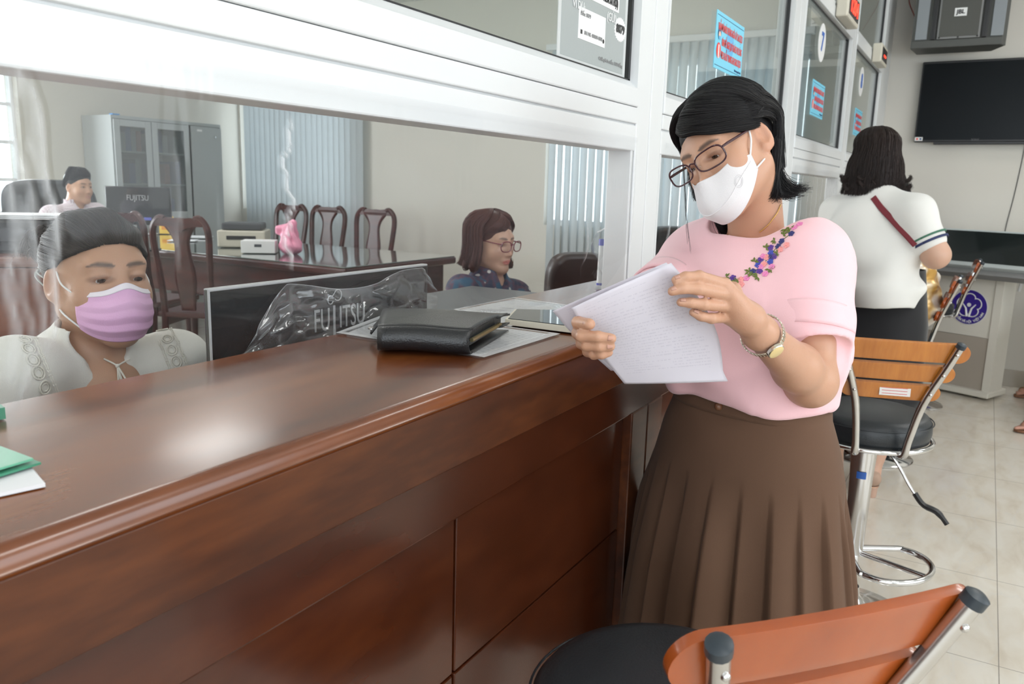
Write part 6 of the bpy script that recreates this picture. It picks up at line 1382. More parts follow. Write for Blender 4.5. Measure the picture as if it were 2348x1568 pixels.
    for s_ in (-1, 1): b.tube(catmull([kk, kk+RW[:, 0]*s_*.010+[0, 0, .006], kk+RW[:, 0]*s_*.022+[0, 0, .012]], 10), .0015, 6)
    b.ball(kk, .0038, 10); b.build('neck_tie', mat('cream_lace', (.72, .70, .63), .8), t, smooth=True)
    # mask with pleats
    M_PM = mat('pink_nonwoven', (.78, .45, .70), .75, bump=(500, .2, 2)); M_PW = mat('white_nonwoven_edge', (.82, .76, .82), .75)
    def mk(u, v, off=0):
        az = math.radians(-58+116*u); c = math.cos(az); s_ = (u-.5)*2
        zt = -.020+.012*math.exp(-(s_/.30)**2)-.004*abs(s_); zb = -.112+.026*abs(s_)**2.4; z = zb+(zt-zb)*v
        pl = .0030*abs(((v*4.2+.15) % 1.0)-.5)*2*(.45 < 1)*math.exp(-((abs(s_)-.0)/.85)**6)
        rr = .094+.021*c**2*math.exp(-((v-.52)/.46)**2)-.012*(v < .2)*(.2-v)/.2*c+pl+off
        return H.w((math.sin(az)*rr*.79, .001+c*rr, z))
    b = MB(); b.grid(mk, 56, 60); b.build('face_mask', M_PM, t, smooth=True, auto=0, solid=.0012)
    b = MB(); b.grid(lambda u, v: mk(u, .90+.10*v, .0012), 56, 6); b.build('mask_edge', M_PW, t, smooth=True, auto=0, solid=.0008)
    for q, us in ((1, .995), (-1, .005)):
        b = MB()
        for v0, ear in ((.96, (q*.074, .004, .014)), (.06, (q*.073, -.004, -.046))):
            p0 = mk(us, v0); b.tube(catmull([p0, H.w(((q*.0765), .028, (ear[2]+(-.03 if v0 > .5 else -.075))/2)), H.w(ear), H.w((q*.070, -.018, ear[2]*.6))], 14), .0015, 6)
        b.build('ear_loop', M_WHITE, t, smooth=True)
    g = H.S
    bun = (180, 10); hl = [(-118, -34), (-106, -22), (-94, -12), (-80, -6), (-62, 2), (-40, 10), (-15, 17), (8, 18), (32, 14), (55, 4), (75, -4), (92, -12), (106, -22), (120, -34), (150, -46), (180, -48), (-150, -46), (-118, -30)]
    SW = [H.geo(a, bun, 8, .002, .008) for a in hl]
    bc_ = np.array([-.005, -.196, .060]); dn = (H.R.T@np.array([0, 0, -1.]))/H.s
    r = np.random.default_rng(5); BU = []
    for i in range(26):
        ax = _n(r.normal(size=3)); e1 = _n(np.cross(ax, [0, 1, .3])); e2 = np.cross(ax, e1); a0 = r.uniform(0, 6); BU.append([[bc_+(e1*math.cos(a0+a)+e2*math.sin(a0+a))*.036*np.array([1, .8, 1]) for a in np.linspace(0, 3.6, 6)]])
    sheets = [(SW, 5200, .0010, .006, (.0006, 6))]+[(b_, 26, .004, .004, (.001, 5)) for b_ in BU]
    sheets += [([[g(-150, -30, .01), g(-160, -36, .012)+dn*.03, g(-165, -36, .01)+dn*.08, g(-168, -36, .01)+dn*.13], [g(170, -30, .01), g(172, -36, .01)+dn*.04, g(175, -36, .01)+dn*.10, g(178, -36, .01)+dn*.15]], 320, .004, .006, (.003, 8))]
    sheets += [([[bc_, bc_+[-.02, -.03, .02], bc_+[-.03, -.05, .0], bc_+[-.03, -.06, -.03]], [bc_, bc_+[.0, -.03, .03], bc_+[.0, -.055, .02], bc_+[-.01, -.07, -.02]]], 120, .008, .01, (.004, 9))]
    cap = [H.e((0, -.016, .035), (.0775, .0960, .0870)), H.e((0, -.06, -.02), (.062, .045, .06), .03), H.e((0, .104, -.024), (.084, .084, .090), .008, 's'), H.e((.083, .004, -.030), (.03, .034, .040), .008, 's'), H.e((-.083, .004, -.030), (.03, .034, .040), .008, 's'), H.e(tuple(bc_), (.034, .030, .034), .01), H.e((0, -.140, .052), (.024, .06, .024), .02)]
    hair_obj(H, cap, sheets, M_HBRN, t, 11, .00045, 14, .0035)
    b = MB(); cp = H.w((-.045, -.112, .020))
    for i in range(5):
        a = -.8+i*.4; b.tube(catmull([cp, cp+H.R@np.array([-.02, -.01+.01*i, .02*math.sin(a)])*.9, cp+H.R@np.array([-.015, .02, .045*math.sin(a)])], 8), [.003]*4+[.0015]*4, 6)
    b.ball(cp, .009, 10, (1, 1.6, .7)); b.build('hair_claw', mat('pearl_grey_plastic', (.40, .42, .40), .25), t, smooth=True)
clerk_pink_mask()
# ------------------------------------------------------------------ clerk with glasses
def clerk_glasses():
    t = thing('person', 'seated clerk with red glasses, shoulder-length brown hair and navy floral blouse', 'person', (2.5, 1.6, 0))
    fw = np.array([-.12, -.993, 0]); H = Head(P(1126, 553, 2.95), frame_of(fw, roll=0, pitch=.10), .90); R = frame_of(fw); L, F, _ = R.T
    base = (.55, .33, .235); nB = P(1124, 640, 2.98); Ls, Rs = P(1182, 678, 3.06), P(1060, 668, 2.86); hip = (Ls+Rs)/2+np.array([.0, .03, -.46]); nT = H.w((0, -.025, -.075))
    Le, Re = Ls+np.array([.0, .0, -.26])+L*.05, Rs+np.array([0, 0, -.26])-L*.05; Lw, Rw = Le+F*.18+[0, 0, .08]-L*.06, Re+F*.18+[0, 0, .08]+L*.06
    for w_ in (Lw, Rw): w_[2] = max(w_[2], .79)
    pr = H.prims(lid=.5)+[cone(nT, nB, .045, .05, .02), ell(nB-[0, 0, .045]+F*.01, (.08, .048, .04), R, .03), ell((Ls+Rs)/2-[0, 0, .12]+F*.012, (.09, .060, .13), R, .03), cone((Ls+Rs)/2-[0, 0, .05], hip, .06, .09, .03)]
    for a, b, c in ((Ls, Le, Lw), (Rs, Re, Rw)): pr += [cone(a, b, .043, .038, .02), cone(b, c, .034, .023, .02)]+simple_hand(c, c+F*.1, Zp)
    for q in (1, -1):
        kn = hip+L*q*.10+F*.38-[0, 0, .0]; pr += [cone(hip+L*q*.09, kn, .07, .05, .04), cone(kn, kn-[0, 0, .38], .048, .03, .02), cone(kn-[0, 0, .40], kn-[0, 0, .42]+F*.11, .028, .022, .02)]
    trousers(t, hip, [(hip+L*q*.10+F*.38, hip+L*q*.10+F*.38-[0, 0, .36], L*q*.08) for q in (1, -1)], mat('dark_navy_trousers', (.02, .022, .035), .8), R)
    body_obj(pr, .004, lambda X: H.skincol(X, base, lips=(.50, .12, .11)), t); H.eyes(t, (.1, -.2))
    m = mat('navy_floral_print', (.03, .04, .09), .7); nt = m.node_tree; tc = nt.nodes.new('ShaderNodeTexCoord'); vo = nt.nodes.new('ShaderNodeTexVoronoi'); vo.inputs['Scale'].default_value = 30; nt.links.new(tc.outputs['Object'], vo.inputs['Vector'])
    no = nt.nodes.new('ShaderNodeTexNoise'); no.inputs['Scale'].default_value = 22; nt.links.new(tc.outputs['Object'], no.inputs['Vector'])
    c1 = ramp(nt, no.outputs['Fac'], [(.40, (.022, .030, .07)), (.52, (.10, .045, .075)), (.62, (.03, .09, .16))]); c2 = ramp(nt, vo.outputs['Distance'], [(.24, (1, 1, 1)), (.30, (0, 0, 0))])
    sel = ramp(nt, vo.outputs['Color'], [(.42, (0, 0, 0)), (.46, (1, 1, 1))]); mu = nt.nodes.new('ShaderNodeMix'); mu.data_type = 'RGBA'; mu.blend_type = 'MULTIPLY'; mu.inputs[0].default_value = 1; nt.links.new(c2, mu.inputs[6]); nt.links.new(sel, mu.inputs[7])
    mx = nt.nodes.new('ShaderNodeMix'); mx.data_type = 'RGBA'; mx.inputs[7].default_value = (.62, .60, .58, 1); nt.links.new(mu.outputs[2], mx.inputs[0]); nt.links.new(c1, mx.inputs[6]); nt.links.new(mx.outputs[2], nt.nodes['Principled BSDF'].inputs['Base Color'])
    bl = torso_prims(nB-[0, 0, .02], Ls, Rs, hip, .165, .11, R)+[cone(Ls, Le, .056, .052, .03), cone(Rs, Re, .056, .052, .03), cone(Le, Lw, .05, .04, .02), cone(Re, Rw, .05, .04, .02), ell(nB-[0, 0, .0]-F*.02, (.075, .055, .045), R, .03)]
    bl += [cone(nB-[0, 0, .02], nB+[0, 0, .02], .066, .060, .02), cone(nB+F*.06+[0, 0, .02], nB+F*.12-[0, 0, .11], .026, .005, .006, 's'), cone(nB+[0, 0, .02]+F*.01, nB+[0, 0, .13], .048, .06, .006, 's')]
    cloth_obj(bl, .0045, m, t, 'blouse', lambda X: .002*np.sin(((X-nB)@R)[:, 0]*50+X[:, 2]*20), 2)
    g = H.S; dn = (H.R.T@np.array([0, 0, -1.]))/H.s
    def fall(az, top, e, l, out, el0=84):
        a = g(az, -6, e); return [g(az*.2+(60 if az > 0 else -60)*0, el0, .006), g(az*.8, 50, .014), g(az, 20, .016), a, a*np.array([1, 1, 0])*1.0+np.array([0, 0, a[2]])+dn*.05, a+dn*l+out*.5, a+dn*(l+.015)+out]
    ri = []
    for az in (-72, -90, -108, -130): o = np.array([-.030, -.004, 0]) if az > -100 else np.array([-.012, -.03, 0]); ri.append(fall(az, 0, .014, .105, o))
    bk = [fall(az, 0, .014, .11, np.array([0, -.02, 0])) for az in (-130, -160, 180)]; bk2 = [fall(az, 0, .014, .11, np.array([0, -.02, 0])) for az in (179, 155, 128)]
    le = [fall(az, 0, .014, .108, np.array([.012, .012, 0])) for az in (128, 108, 88, 72)]
    fr = [[g(-10, 62, .006), g(-30, 42, .012), g(-50, 24, .012), g(-66, 8, .012), g(-74, -8, .012)], [g(-10, 58, .006), g(-18, 42, .012), g(-28, 30, .013), g(-42, 16, .012), g(-58, 4, .010)], [g(-8, 56, .006), g(-4, 42, .012), g(4, 32, .012), g(-2, 22, .010), g(-14, 12, .008)]]
    fr2 = [[g(-8, 60, .006), g(10, 46, .012), g(28, 34, .012), g(48, 20, .012), g(64, 4, .012), g(70, -10, .012)], [g(-8, 66, .006), g(24, 54, .014), g(50, 38, .014), g(72, 18, .014), g(82, -4, .014)]]
    curl = []
    for az, o in ((-80, -1), (-100, -1), (80, 1)):
        a = g(az, -8, .014)+dn*.085; curl.append(([[a, a+dn*.02+np.array([o*.010, 0, 0]), a+dn*.03+np.array([o*.028, 0, 0]), a+dn*.018+np.array([o*.042, 0, 0]), a+dn*.003+np.array([o*.036, 0, 0]), a+dn*.010+np.array([o*.026, 0, 0])]], 60, .006, .003, (.002, 7)))
    cap = [H.e((0, -.016, .036), (.082, .100, .0905)), H.e((0, -.05, -.05), (.074, .055, .085), .03), H.e((0, .098, -.036), (.078, .088, .095), .008, 's')]
    hair_obj(H, cap, [(ri, 800, .002, .010, (.0025, 8)), (bk, 500, .002, .01, (.002, 8)), (bk2, 500, .002, .01, (.002, 8)), (le, 700, .002, .010, (.0025, 8)), (fr, 420, .0016, .006, (.001, 6)), (fr2, 420, .0016, .006, (.001, 6))]+curl, M_HRED, t, 7, .0008, 14, .0045)
    M_FR = mat('wine_red_frame', (.16, .018, .035), .25, coat=.4); gz, gy = -.004, .112
    for q in (-1, 1):
        def rim(k_=1.0):
            out = []
            for i in range(36):
                a = 2*PI*i/36; ca, sa = math.cos(a), math.sin(a); qq = (abs(ca)**2.5+abs(sa)**2.5)**.4; ex, ez = .0285*k_*ca/qq, .0205*k_*sa/qq; x = q*.0365+ex; out.append(H.w((x, gy-.88*abs(x)**1.7, gz+ez)))
            return out
        MB().tube(rim(), .0020, 7, closed=True).build('spectacle_rim', M_FR, t, smooth=True); b = MB(); b.bm.faces.new([b.bm.verts.new(tuple(p)) for p in rim(.96)]); b.build('spectacle_lens', M_LENS, t)
        MB().tube([H.w((q*.064, gy-.88*.064**1.7, gz+.010)), H.w((q*.074, .075, gz+.011)), H.w((q*.077, .0, gz+.014))], [.0022, .0024, .0016], 8).build('temple_arm', M_FR, t, smooth=True)
    MB().tube([H.w((-.009, gy, gz+.006)), H.w((0, gy+.003, gz+.009)), H.w((.009, gy, gz+.006))], .0018, 8).build('bridge', M_FR, t, smooth=True)
    MB().ball(H.w((-.080, .0, -.044)), .003, 10).build('earring', mat('gold_metal', (.75, .50, .18), .25, 1), t, smooth=True)
clerk_glasses()
# ------------------------------------------------------------------ man at the far desk
def man():
    c0 = P(180, 428, 5.12); t = thing('person', 'young man in pale shirt with short black hair seated at the far desk', 'person', (c0[0], c0[1], 0))
    fw = _n(np.array([.05, -.97, 0])*.9+np.array([.30, -.3, 0])*.4); H = Head(c0, frame_of(fw, 0, .02), .86); R = frame_of(fw); L, F, _ = R.T
    base = (.48, .28, .185); nB = P(172, 470, 5.14); Ls, Rs = P(221, 488, 5.25), P(117, 494, 4.98); hip = (Ls+Rs)/2+np.array([0, .05, -.5]); nT = H.w((0, -.025, -.075))
    Le, Re = Ls+np.array([.02, .02, -.28]), Rs+np.array([-.03, .02, -.28]); Lw, Rw = Le+F*.22+[0, 0, .05], Re+F*.22+[0, 0, .05]
    pr = H.prims(True, .5)+[cone(nT, nB, .054, .058, .02), ell((Ls+Rs)/2-[0, 0, .12], (.11, .06, .14), R, .03), cone((Ls+Rs)/2-[0, 0, .05], hip, .08, .10, .03)]
    for a, b, c in ((Ls, Le, Lw), (Rs, Re, Rw)): pr += [cone(a, b, .048, .042, .02), cone(b, c, .038, .026, .02)]+simple_hand(c, c+F*.1, Zp)
    for q in (1, -1):
        kn = hip+L*q*.11+F*.42; pr += [cone(hip+L*q*.09, kn, .08, .055, .04), cone(kn, [kn[0], kn[1], .08], .052, .034, .02), cone([kn[0], kn[1], .05], np.array([kn[0], kn[1], .03])+F*.14, .032, .026, .02)]
    trousers(t, hip, [(hip+L*q*.11+F*.42, (hip+L*q*.11+F*.42)*np.array([1, 1, 0])+[0, 0, .10], L*q*.09) for q in (1, -1)], mat('black_trousers', (.015, .015, .017), .8), R)
    body_obj(pr, .006, lambda X: H.skincol(X, base, lips=(.45, .20, .16)), t); H.eyes(t, (.1, 0))
    m = mat('pale_pink_check', (.66, .60, .64), .8); nt = m.node_tree; tc = nt.nodes.new('ShaderNodeTexCoord'); ck = nt.nodes.new('ShaderNodeTexBrick'); ck.inputs['Color1'].default_value = (.70, .65, .69, 1); ck.inputs['Color2'].default_value = (.68, .63, .67, 1); ck.inputs['Mortar'].default_value = (.50, .40, .47, 1); ck.inputs['Scale'].default_value = 40; ck.offset = 0; ck.inputs['Brick Width'].default_value = .5; ck.inputs['Row Height'].default_value = .5; ck.inputs['Mortar Size'].default_value = .05
    nt.links.new(tc.outputs['Object'], ck.inputs[0]); nt.links.new(ck.outputs[0], nt.nodes['Principled BSDF'].inputs['Base Color'])
    bl = torso_prims(nB-[0, 0, .02], Ls, Rs, hip, .19, .12, R)+[cone(Ls, Le, .064, .058, .03), cone(Rs, Re, .064, .058, .03), cone(Le, Lw, .05, .04), cone(Re, Rw, .05, .04), cone(nB-[0, 0, .01]+F*.0, nB+[0, 0, .035], .064, .064, .01)]
    bl += [cone(nB+[0, 0, .02], nB+[0, 0, .15], .058, .08, .005, 's'), cone(nB+F*.05+[0, 0, .03], nB+F*.13-[0, 0, .08], .040, .006, .006, 's')]
    cloth_obj(bl, .006, m, t, 'shirt', None, 2)
    g = H.S; sh = []
    for lo, hi in ((-170, 0), (0, 175)):
        gs = []
        for az in np.linspace(lo, hi, 9):
            el = 24 if abs(az) < 50 else (2 if abs(az) < 95 else (-30 if abs(az) > 115 else -10)); gs.append([g(az*.5, 82, .012), g(az*.85, 62, .020), g(az, max(el+14, 40) if abs(az) < 60 else el+20, .018 if abs(az) < 60 else .009), g(az, el, .012 if abs(az) < 60 else .004)])
        sh.append((gs, 900, .0025, .008, (.001, 4)))
    cap = [H.e((0, -.016, .038), (.079, .098, .092)), H.e((0, .098, -.036), (.066, .082, .094), .008, 's'), H.e((0, .05, -.092), (.12, .16, .05), .01, 's'), H.e((.083, .004, -.035), (.02, .022, .036), .006, 's'), H.e((-.083, .004, -.035), (.02, .022, .036), .006, 's')]
    hair_obj(H, cap, sh, M_HBLK, t, 2, .0011, 8, .006)
man()
# ------------------------------------------------------------------ standing woman seen from behind
def woman_white():
    ft = np.array([3.86, .36, 0]); t = thing('person', 'standing woman seen from behind in white T-shirt, black skirt and red bag strap', 'person', ft)
    fw = _n([.97, .22, 0]); R = frame_of(fw); L, F, _ = R.T; H = Head(P(2005, 362, 3.50), frame_of(_n([.93, .36, 0]), 0, .22), .93)
    base = (.56, .34, .245); nB = P(2010, 447, 3.47); Ls, Rs = P(1918, 487, 3.60), P(2098, 488, 3.32); hip = np.array([3.87, .36, .80]); nT = H.w((0, -.025, -.075))
    Re = P(2146, 585, 3.28); Rw = Re+F*.20+L*.06+[0, 0, .04]; Le = P(1893, 600, 3.62); Lw = Le+F*.2-L*.05+[0, 0, .05]
    pr = H.prims(False, .5)+[cone(nT, nB, .05, .055, .02), ell((Ls+Rs)/2-[0, 0, .10], (.11, .055, .14), R, .03), cone((Ls+Rs)/2-[0, 0, .06], hip, .07, .11, .03), cone(nB-[0, 0, .04], Ls, .025, .045, .02), cone(nB-[0, 0, .04], Rs, .025, .045, .02)]
    for a, b, c in ((Ls, Le, Lw), (Rs, Re, Rw)): pr += [cone(a, b, .058, .055, .02), cone(b, c, .050, .028, .02)]+simple_hand(c, c+F*.1, Zp, 1)
    for q, an in ((1, P(1912, 1062, 3.72)), (-1, P(1998, 1082, 3.56))):
        an = np.array([an[0], an[1], .105]); kn = np.array([hip[0], hip[1], .47])+L*q*.09+(an-ft-[0, 0, .1])*.3; kn[2] = .47
        pr += [cone(hip+L*q*.09-[0, 0, .06], kn, .09, .060, .04), cone(kn, kn+(an-kn)*.35-F*.012, .056, .056, .02), cone(kn+(an-kn)*.35-F*.012, an, .052, .034, .02), cone(an, an-F*.02-[0, 0, .03], .034, .032, .02), cone(an-[0, 0, .02], an+F*.13-[0, 0, .075], .032, .025, .02)]
        sh = [cone(an-F*.026-[0, 0, .022], an+F*.03-[0, 0, .045], .040, .036, .02), cone(an+F*.03-[0, 0, .055], an+F*.14-[0, 0, .078], .038, .027, .02), ell(an+F*.02+[0, 0, .035], (.040, .055, .045), R, .01, 's'), cone(an+F*.05-[0, 0, .0], an+F*.11-[0, 0, .02], .030, .028, .01, 's')]
        bs = MATS.get('beige_suede') or mat('beige_suede', (.40, .27, .20), .75); cloth_obj(sh, .004, bs, t, 'shoe')
        MB().prism([(-.026, -.0), (.026, 0), (.020, .0)], 2, 0, .001) if False else None
        b = MB(); b.lathe([(.026, .001), (.029, .035), (.032, .050)], (an-F*.028)*np.array([1, 1, 0]), 20); b.build('heel', mat('blush_heel', (.52, .34, .26), .4), t, smooth=True)
        b = MB(); b.lathe([(.0335, .050), (.0335, .054)], (an-F*.028)*np.array([1, 1, 0]), 20, cap=False); b.build('heel_trim', mat('rose_gold', (.8, .5, .35), .25, 1), t, smooth=True)
    body_obj(pr, .0045, lambda X: H.skincol(X, base), t)
    M_T = fabric('off_white_jersey', (.74, .73, .70), .85, 500, .25)
    dl, dr_ = _n(Le-Ls), _n(Re-Rs)
    bl = [cone(Rs, Rs+dr_*.125, .068, .070, .03), cone(Rs+dr_*.238, Rs+dr_*.36, .088, .1, .004, 's'), ell((Ls+Rs)/2-[0, 0, .09], (.180, .112, .17), R, .05), ell(P(2017, 590, 3.44), (.160, .122, .14), R, .06), cone(P(2023, 640, 3.44), P(2024, 672, 3.44), .135, .14, .05), cone(nB-[0, 0, .0], Ls, .055, .070, .05), cone(nB, Rs, .055, .070, .05), cone(Ls, Ls+dl*.19, .070, .074, .03), ell(P(2023, 655, 3.44), (.172, .130, .07), R, .03)]
    bl += [cone(nB+[0, 0, .035], nB+[0, 0, .14], .052, .07, .01, 's'), ell(P(2025, 850, 3.42), (.4, .4, .275), R, .004, 's')]
    def fold(X):
        q = (X-P(2015, 600, 3.44))@R; x, y, z = q[:, 0], q[:, 1], q[:, 2]; return .0070*np.sin(z*34+x*16+1.5*np.sin(x*9))*np.exp(-((z+.02)/.13)**2)*np.clip(.6+x*3, .2, 1.2)+.003*np.sin(x*26+z*11)
    TV, TF = cloth_obj(bl, .0045, M_T, t, 't_shirt', fold, 2); bv = bvh_of(TV, TF)
    for s0, s1, cc_, nm in ((.112, .120, (.05, .16, .10), 'green_band'), (.132, .142, (.02, .03, .10), 'navy_band')):
        ux = _n(np.cross(dr_, Zp)); uy = np.cross(dr_, ux); b = MB(); b.grid(lambda u, v: Rs+dr_*(s0+(s1-s0)*v)+(ux*math.cos(2*PI*u)+uy*math.sin(2*PI*u))*.0722, 40, 2); b.build('sleeve_stripe', mat(nm, cc_, .7), t, smooth=True, auto=0, solid=.003)
    # skirt
    M_B = fabric('black_crepe', (.012, .012, .014), .8, 500, .2); b = MB()
    def sk(u, v):
        a = 2*PI*u; z = .99-(.99-.40)*v; rx = np.interp(z, [.40, .75, .99], [.215, .20, .160]); ry = np.interp(z, [.40, .75, .99], [.165, .155, .125]); k = 1+.035*v*math.sin(a*7+1)+.02*v*math.sin(a*3); p = hip+L*math.cos(a)*rx*k+F*math.sin(a)*ry*k; return (p[0], p[1], z)
    b.grid(sk, 120, 24); bmesh.ops.remove_doubles(b.bm, verts=b.bm.verts, dist=.0005); b.build('skirt', M_B, t, smooth=True, auto=0, solid=.003)
    # bag strap across the back
    pp = [pixhit(bv, x, y) for x, y in ((2002, 452), (2020, 476), (2042, 500), (2062, 522), (2082, 543), (2099, 562))]; pp = [p+(-_n(ray(2050, 500)))*.004 for p, n_ in pp if p is not None]
    if len(pp) > 3:
        c = catmull(pp, 40); b = MB(); side = _n(np.cross(c[-1]-c[0], ray(2050, 500))); rw = _n(-ray(2050, 500))
        b.grid(lambda u, v: c[min(39, int(round(u*39)))]+side*(v-.5)*.024+rw*.001*math.sin(v*PI), 39, 4); b.build('bag_strap', mat('burgundy_strap', (.17, .012, .022), .5), t, smooth=True, solid=.003, auto=0)
    bc2 = Rs+np.array([0, 0, -.42])+F*.12-L*.04; 
    g = H.S; dn = (H.R.T@np.array([0, 0, -1.]))/H.s; rt = (H.R.T@RW[:, 0])/H.s; bkv = (H.R.T@(-_n(ray(2005, 380))))/H.s
    sh = []; gs = []
    for az in np.linspace(-100, -260, 11):
        k = math.sin(math.radians(az+180)); a = g(az, -12, .020); ln = .165+.035*abs(math.cos(math.radians(az+180)))
        gs.append([g(az, 84, .006), g(az, 55, .016), g(az, 20, .022), a, a+dn*.05-rt*.018*k*-1+bkv*.006, a+dn*ln*.75+rt*.030*(-k)*-1+bkv*.010, a+dn*(ln+.02)+rt*.045*k+bkv*.004])
    sh.append((gs, 3400, .0026, .012, (.004, 11)))
    r = np.random.default_rng(9)
    for i in range(34):        # loose curls at the ends
        az = r.uniform(-250, -105); k = math.sin(math.radians(az+180)); a = g(az, -12, .022)+dn*r.uniform(.09, .135)+rt*.03*k+bkv*.006; s_ = r.choice([-1, 1]); rr = r.uniform(.014, .024)
        sh.append(([[a-dn*.03, a, a+dn*rr+rt*rr*.3*s_, a+dn*rr*1.3+rt*rr*1.2*s_, a+dn*rr*.5+rt*rr*1.9*s_, a+dn*rr*.2+rt*rr*1.4*s_]], 44, .004, .003, (.002, 6)))
    for az, el, o in ((-250, 0, .06), (-246, -5, .075), (-108, -5, -.02)):
        a = g(az, el, .022); sh.append(([[a, a+dn*.05+rt*o*.2, a+dn*.10+rt*o*.6, a+dn*.12+rt*o, a+dn*.15+rt*o*1.1, a+dn*.165+rt*o*.8]], 60, .005, .004, (.003, 7)))
    cap = [H.e((0, -.018, .036), (.084, .103, .092)), H.e((0, -.06, -.06), (.080, .055, .085), .03), H.e((0, .11, -.05), (.09, .09, .11), .01, 's')]
    hair_obj(H, cap, sh, M_HBRN, t, 17, .00085, 16, .005)
woman_white()
# ------------------------------------------------------------------ seated customer in gold, long black hair
def woman_gold():
    st = np.array([4.32, .365, 0]); t = thing('person', 'seated customer in gold satin top with long straight black hair, mostly hidden', 'person', st)
    fw = _n([-.02, 1, 0]); fw = _n([.25, .97, 0]); R = frame_of(fw); L, F, _ = R.T; hip = st+[-.01, -.045, .76]; hip = hip-F*.02; c = hip+[0, 0, .36]+F*.05; Ls, Rs = c+L*.165, c-L*.165; nB = c+[0, 0, .04]; H = Head(nB+[0, 0, .14]+F*.11, frame_of(fw, 0, .5), .90); nT = H.w((0, -.025, -.075)); base = (.55, .33, .24)
    Le, Re = Ls-[0, 0, .25]+F*.08, Rs-[0, 0, .25]+F*.08; Lw, Rw = Le+F*.16+[0, 0, .08]-L*.05, Re+F*.16+[0, 0, .08]+L*.05
    pr = H.prims()+[cone(nT, nB, .045, .05, .02), cone(c, hip, .1, .12, .05), cone(nB, Ls, .04, .045, .04), cone(nB, Rs, .04, .045, .04)]
    for a, b, w_ in ((Ls, Le, Lw), (Rs, Re, Rw)): pr += [cone(a, b, .044, .04, .02), cone(b, w_, .034, .023, .02)]+simple_hand(w_, w_+F*.1, Zp)
    for q in (1, -1):
        kn = hip+L*q*.09+F*.17+X_OFF*q; an = np.array([kn[0], kn[1], .30]); pr += [cone(hip+L*q*.08, kn, .08, .055, .04), cone(kn, an, .052, .034, .02), cone(an, an+F*.06-[0, 0, .03], .032, .024, .02)]
    body_obj(pr, .006, lambda X: H.skincol(X, base), t)
    mg = mat('gold_satin', (.72, .50, .22), .28, .35, sheen=.2); nt = mg.node_tree; tc = nt.nodes.new('ShaderNodeTexCoord'); no = nt.nodes.new('ShaderNodeTexNoise'); no.inputs['Scale'].default_value = 9; nt.links.new(tc.outputs['Object'], no.inputs['Vector']); nt.links.new(ramp(nt, no.outputs['Fac'], [(.42, (.55, .30, .06)), (.5, (.72, .52, .26)), (.58, (.80, .72, .62))]), nt.nodes['Principled BSDF'].inputs['Base Color'])
    bl = torso_prims(nB-[0, 0, .02], Ls, Rs, hip, .175, .125, R)+[cone(Ls, Le, .06, .06, .03), cone(Rs, Re, .06, .06, .03), cone(hip+[0, 0, .10], hip+[0, 0, .04], .15, .165, .04), cone(nB+[0, 0, .04], nB+[0, 0, .13], .056, .07, .01, 's')]
    cloth_obj(bl, .006, mg, t, 'satin_top', lambda X: .007*np.sin(X[:, 2]*60+X[:, 0]*35+2*np.sin(X[:, 1]*30))+.004*np.sin(X[:, 0]*80-X[:, 2]*50), 1)
    cloth_obj([cone(hip+L*.07-[0, 0, .01], hip+L*.10+F*.18, .11, .08, .04), cone(hip-L*.07-[0, 0, .01], hip-L*.10+F*.18, .11, .08, .04), ell(hip, (.18, .14, .09), R, .05)], .007, MATS['black_crepe'], t, 'trousers')
    g = H.S; dn = (H.R.T@np.array([0, 0, -1.]))/H.s; gs = []
    for az in np.linspace(-80, -285, 10): a = g(az, -12, .015); gs.append([g(az, 84, .005), g(az, 50, .013), g(az, 15, .016), a, a+dn*.12+np.array([a[0]*.5, -.05, 0]), a+dn*.26+np.array([a[0]*1.15, -.10, 0]), a+dn*.42+np.array([a[0]*1.15, -.10, 0])])
    hair_obj(H, [H.e((0, -.018, .036), (.082, .101, .091)), H.e((0, .11, -.04), (.09, .09, .10), .01, 's')], [(gs, 2200, .003, .02, (.001, 5))], M_HBLK, t, 4, .0011, 14, .006)
X_OFF = np.zeros(3)
woman_gold()
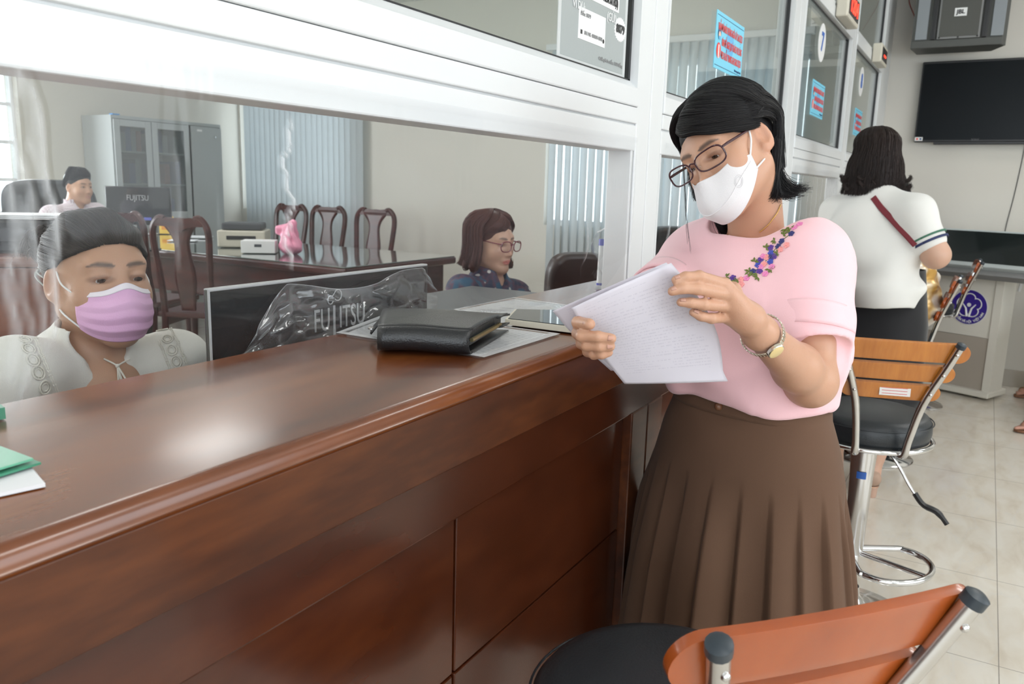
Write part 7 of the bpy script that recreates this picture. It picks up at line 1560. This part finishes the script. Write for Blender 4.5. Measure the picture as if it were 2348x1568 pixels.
# ------------------------------------------------------------------ waiting customer whose sandalled feet enter at the right edge
def sitter():
    f1 = hit(2336, 898, 2, .03); f2 = hit(2336, 978, 2, .03); t = thing('person', 'seated customer at the right edge, only sandalled feet and toes showing', 'person', (f1[0]+.05, f1[1]-.25, 0))
    base = (.50, .26, .19); toes = _n([-.10, 1, 0])
    pr = []; lg = []
    hipc = np.array([5.95, -.95, .57])
    for f_, dr_ in ((np.array([f1[0]-.02, f1[1]-.03, 0]), _n([-.55, .9, 0])), (np.array([f2[0], f2[1]-.04, 0]), _n([-.2, 1, 0]))):
        tip = f_+dr_*.05; heel = f_-dr_*.17; s_ = np.array([-dr_[1], dr_[0], 0]); an = heel+[0, 0, .10]+dr_*.03
        pr += [cone(heel+[0, 0, .045], tip-dr_*.04+[0, 0, .038], .030, .026, .02), cone(an, tip-dr_*.07+[0, 0, .048], .034, .022, .02)]
        for i in range(5): o = (.030-.015*i); pr += [cone(tip-dr_*(.04+.006*i)+s_*o*.8+[0, 0, .034], tip+dr_*(.012-.007*i)+s_*o+[0, 0, .030], .010-.001*i, .0095-.001*i, .004)]
        kn = np.array([(an[0]+hipc[0])/2, hipc[1]+.42, .53]); pr += [cone(an, kn, .036, .055, .02), cone(kn, hipc+(kn-hipc)*.05, .06, .085, .03)]; lg.append((kn, kn+(an-kn)*.30, (kn-hipc)*.05))
        b = MB(); n = 26; ol = []
        for i in range(n):
            a = 2*PI*i/n; u = math.cos(a); w_ = .044*(1+.12*u); ol.append((f_-dr_*.06)[:2]+dr_[:2]*u*.125+s_[:2]*math.sin(a)*w_)
        b.prism([tuple(q) for q in ol], 2, .004, .020); so = b.build('sandal_sole', mat('brown_sandal_sole', (.22, .10, .05), .5), t)
        for k_ in (-.005, .10):
            c0 = f_-dr_*k_; w_ = .042; b = MB(); b.grid(lambda u, v: c0+dr_*(v-.5)*.022*(1-2*0)+s_*math.cos(PI*u)*w_+Zp*(.018+.052*math.sin(PI*u)), 14, 2); b.build('sandal_strap', mat('tan_strap', (.40, .26, .14), .5), t, smooth=True, solid=.003)
    c = hipc+[0, 0, .46]; Rr = frame_of([0, 1, 0]); Hd = Head(c+[0, .03, .24], frame_of([-.1, 1, 0], 0, .1), .93); pr += Hd.prims()+[cone(Hd.w((0, -.025, -.08)), c+[0, 0, .05], .048, .055, .02), cone(c, hipc, .12, .14, .05)]
    for s_ in (1, -1): a = c+np.array([-s_*.18, 0, 0]); e = a+[0, .05, -.27]; w_ = e+[s_*.05, .22, .0]; pr += [cone(a, e, .045, .04, .03), cone(e, w_, .036, .025, .02)]+simple_hand(w_, w_+[0, .1, 0], Zp)
    body_obj(pr, .005, lambda X: Hd.skincol(X, base), t)
    trousers(t, hipc, lg, mat('brown_shorts', (.12, .09, .06), .8), Rr)
    gm = mat('grey_teal_cloth', (.20, .26, .28), .8); cloth_obj([ell(c-[0, 0, .1], (.19, .12, .2), Rr, .05), ell(hipc+[0, 0, .12], (.18, .14, .16), Rr, .05), cone(c, c+[.19, 0, -.02], .06, .06, .04), cone(c, c-[.19, 0, .02], .06, .06, .04), cone(c+[-.19, 0, -.02], c+[-.20, .03, -.14], .06, .06), cone(c+[.19, 0, -.02], c+[.20, .03, -.14], .06, .06)], .008, gm, t, 'shirt')
    hair_obj(Hd, [Hd.e((0, -.02, .04), (.085, .105, .095)), Hd.e((0, .10, -.05), (.085, .09, .11), .01, 's')], [([Hd.geo((a, 30), (180, 0), 6, .005, .01) for a in (-90, -40, 0, 40, 90)], 500, .002, .006, (.001, 5))], M_HBLK, t, 3, .0012, 8, .007)
    b = MB(); b.box((5.2, -1.28, .38), (6.5, -.78, .42), .01); bn = thing('waiting_bench', 'waiting bench outside the picture under the seated customer', 'bench', (5.85, -1.03, 0)); b.build('seat', M_CHROME2, bn)
    for x in (5.35, 6.35): MB().box((x-.03, -1.2, 0), (x+.03, -.86, .38), .005).build('leg', M_CHROME2, bn)
sitter()
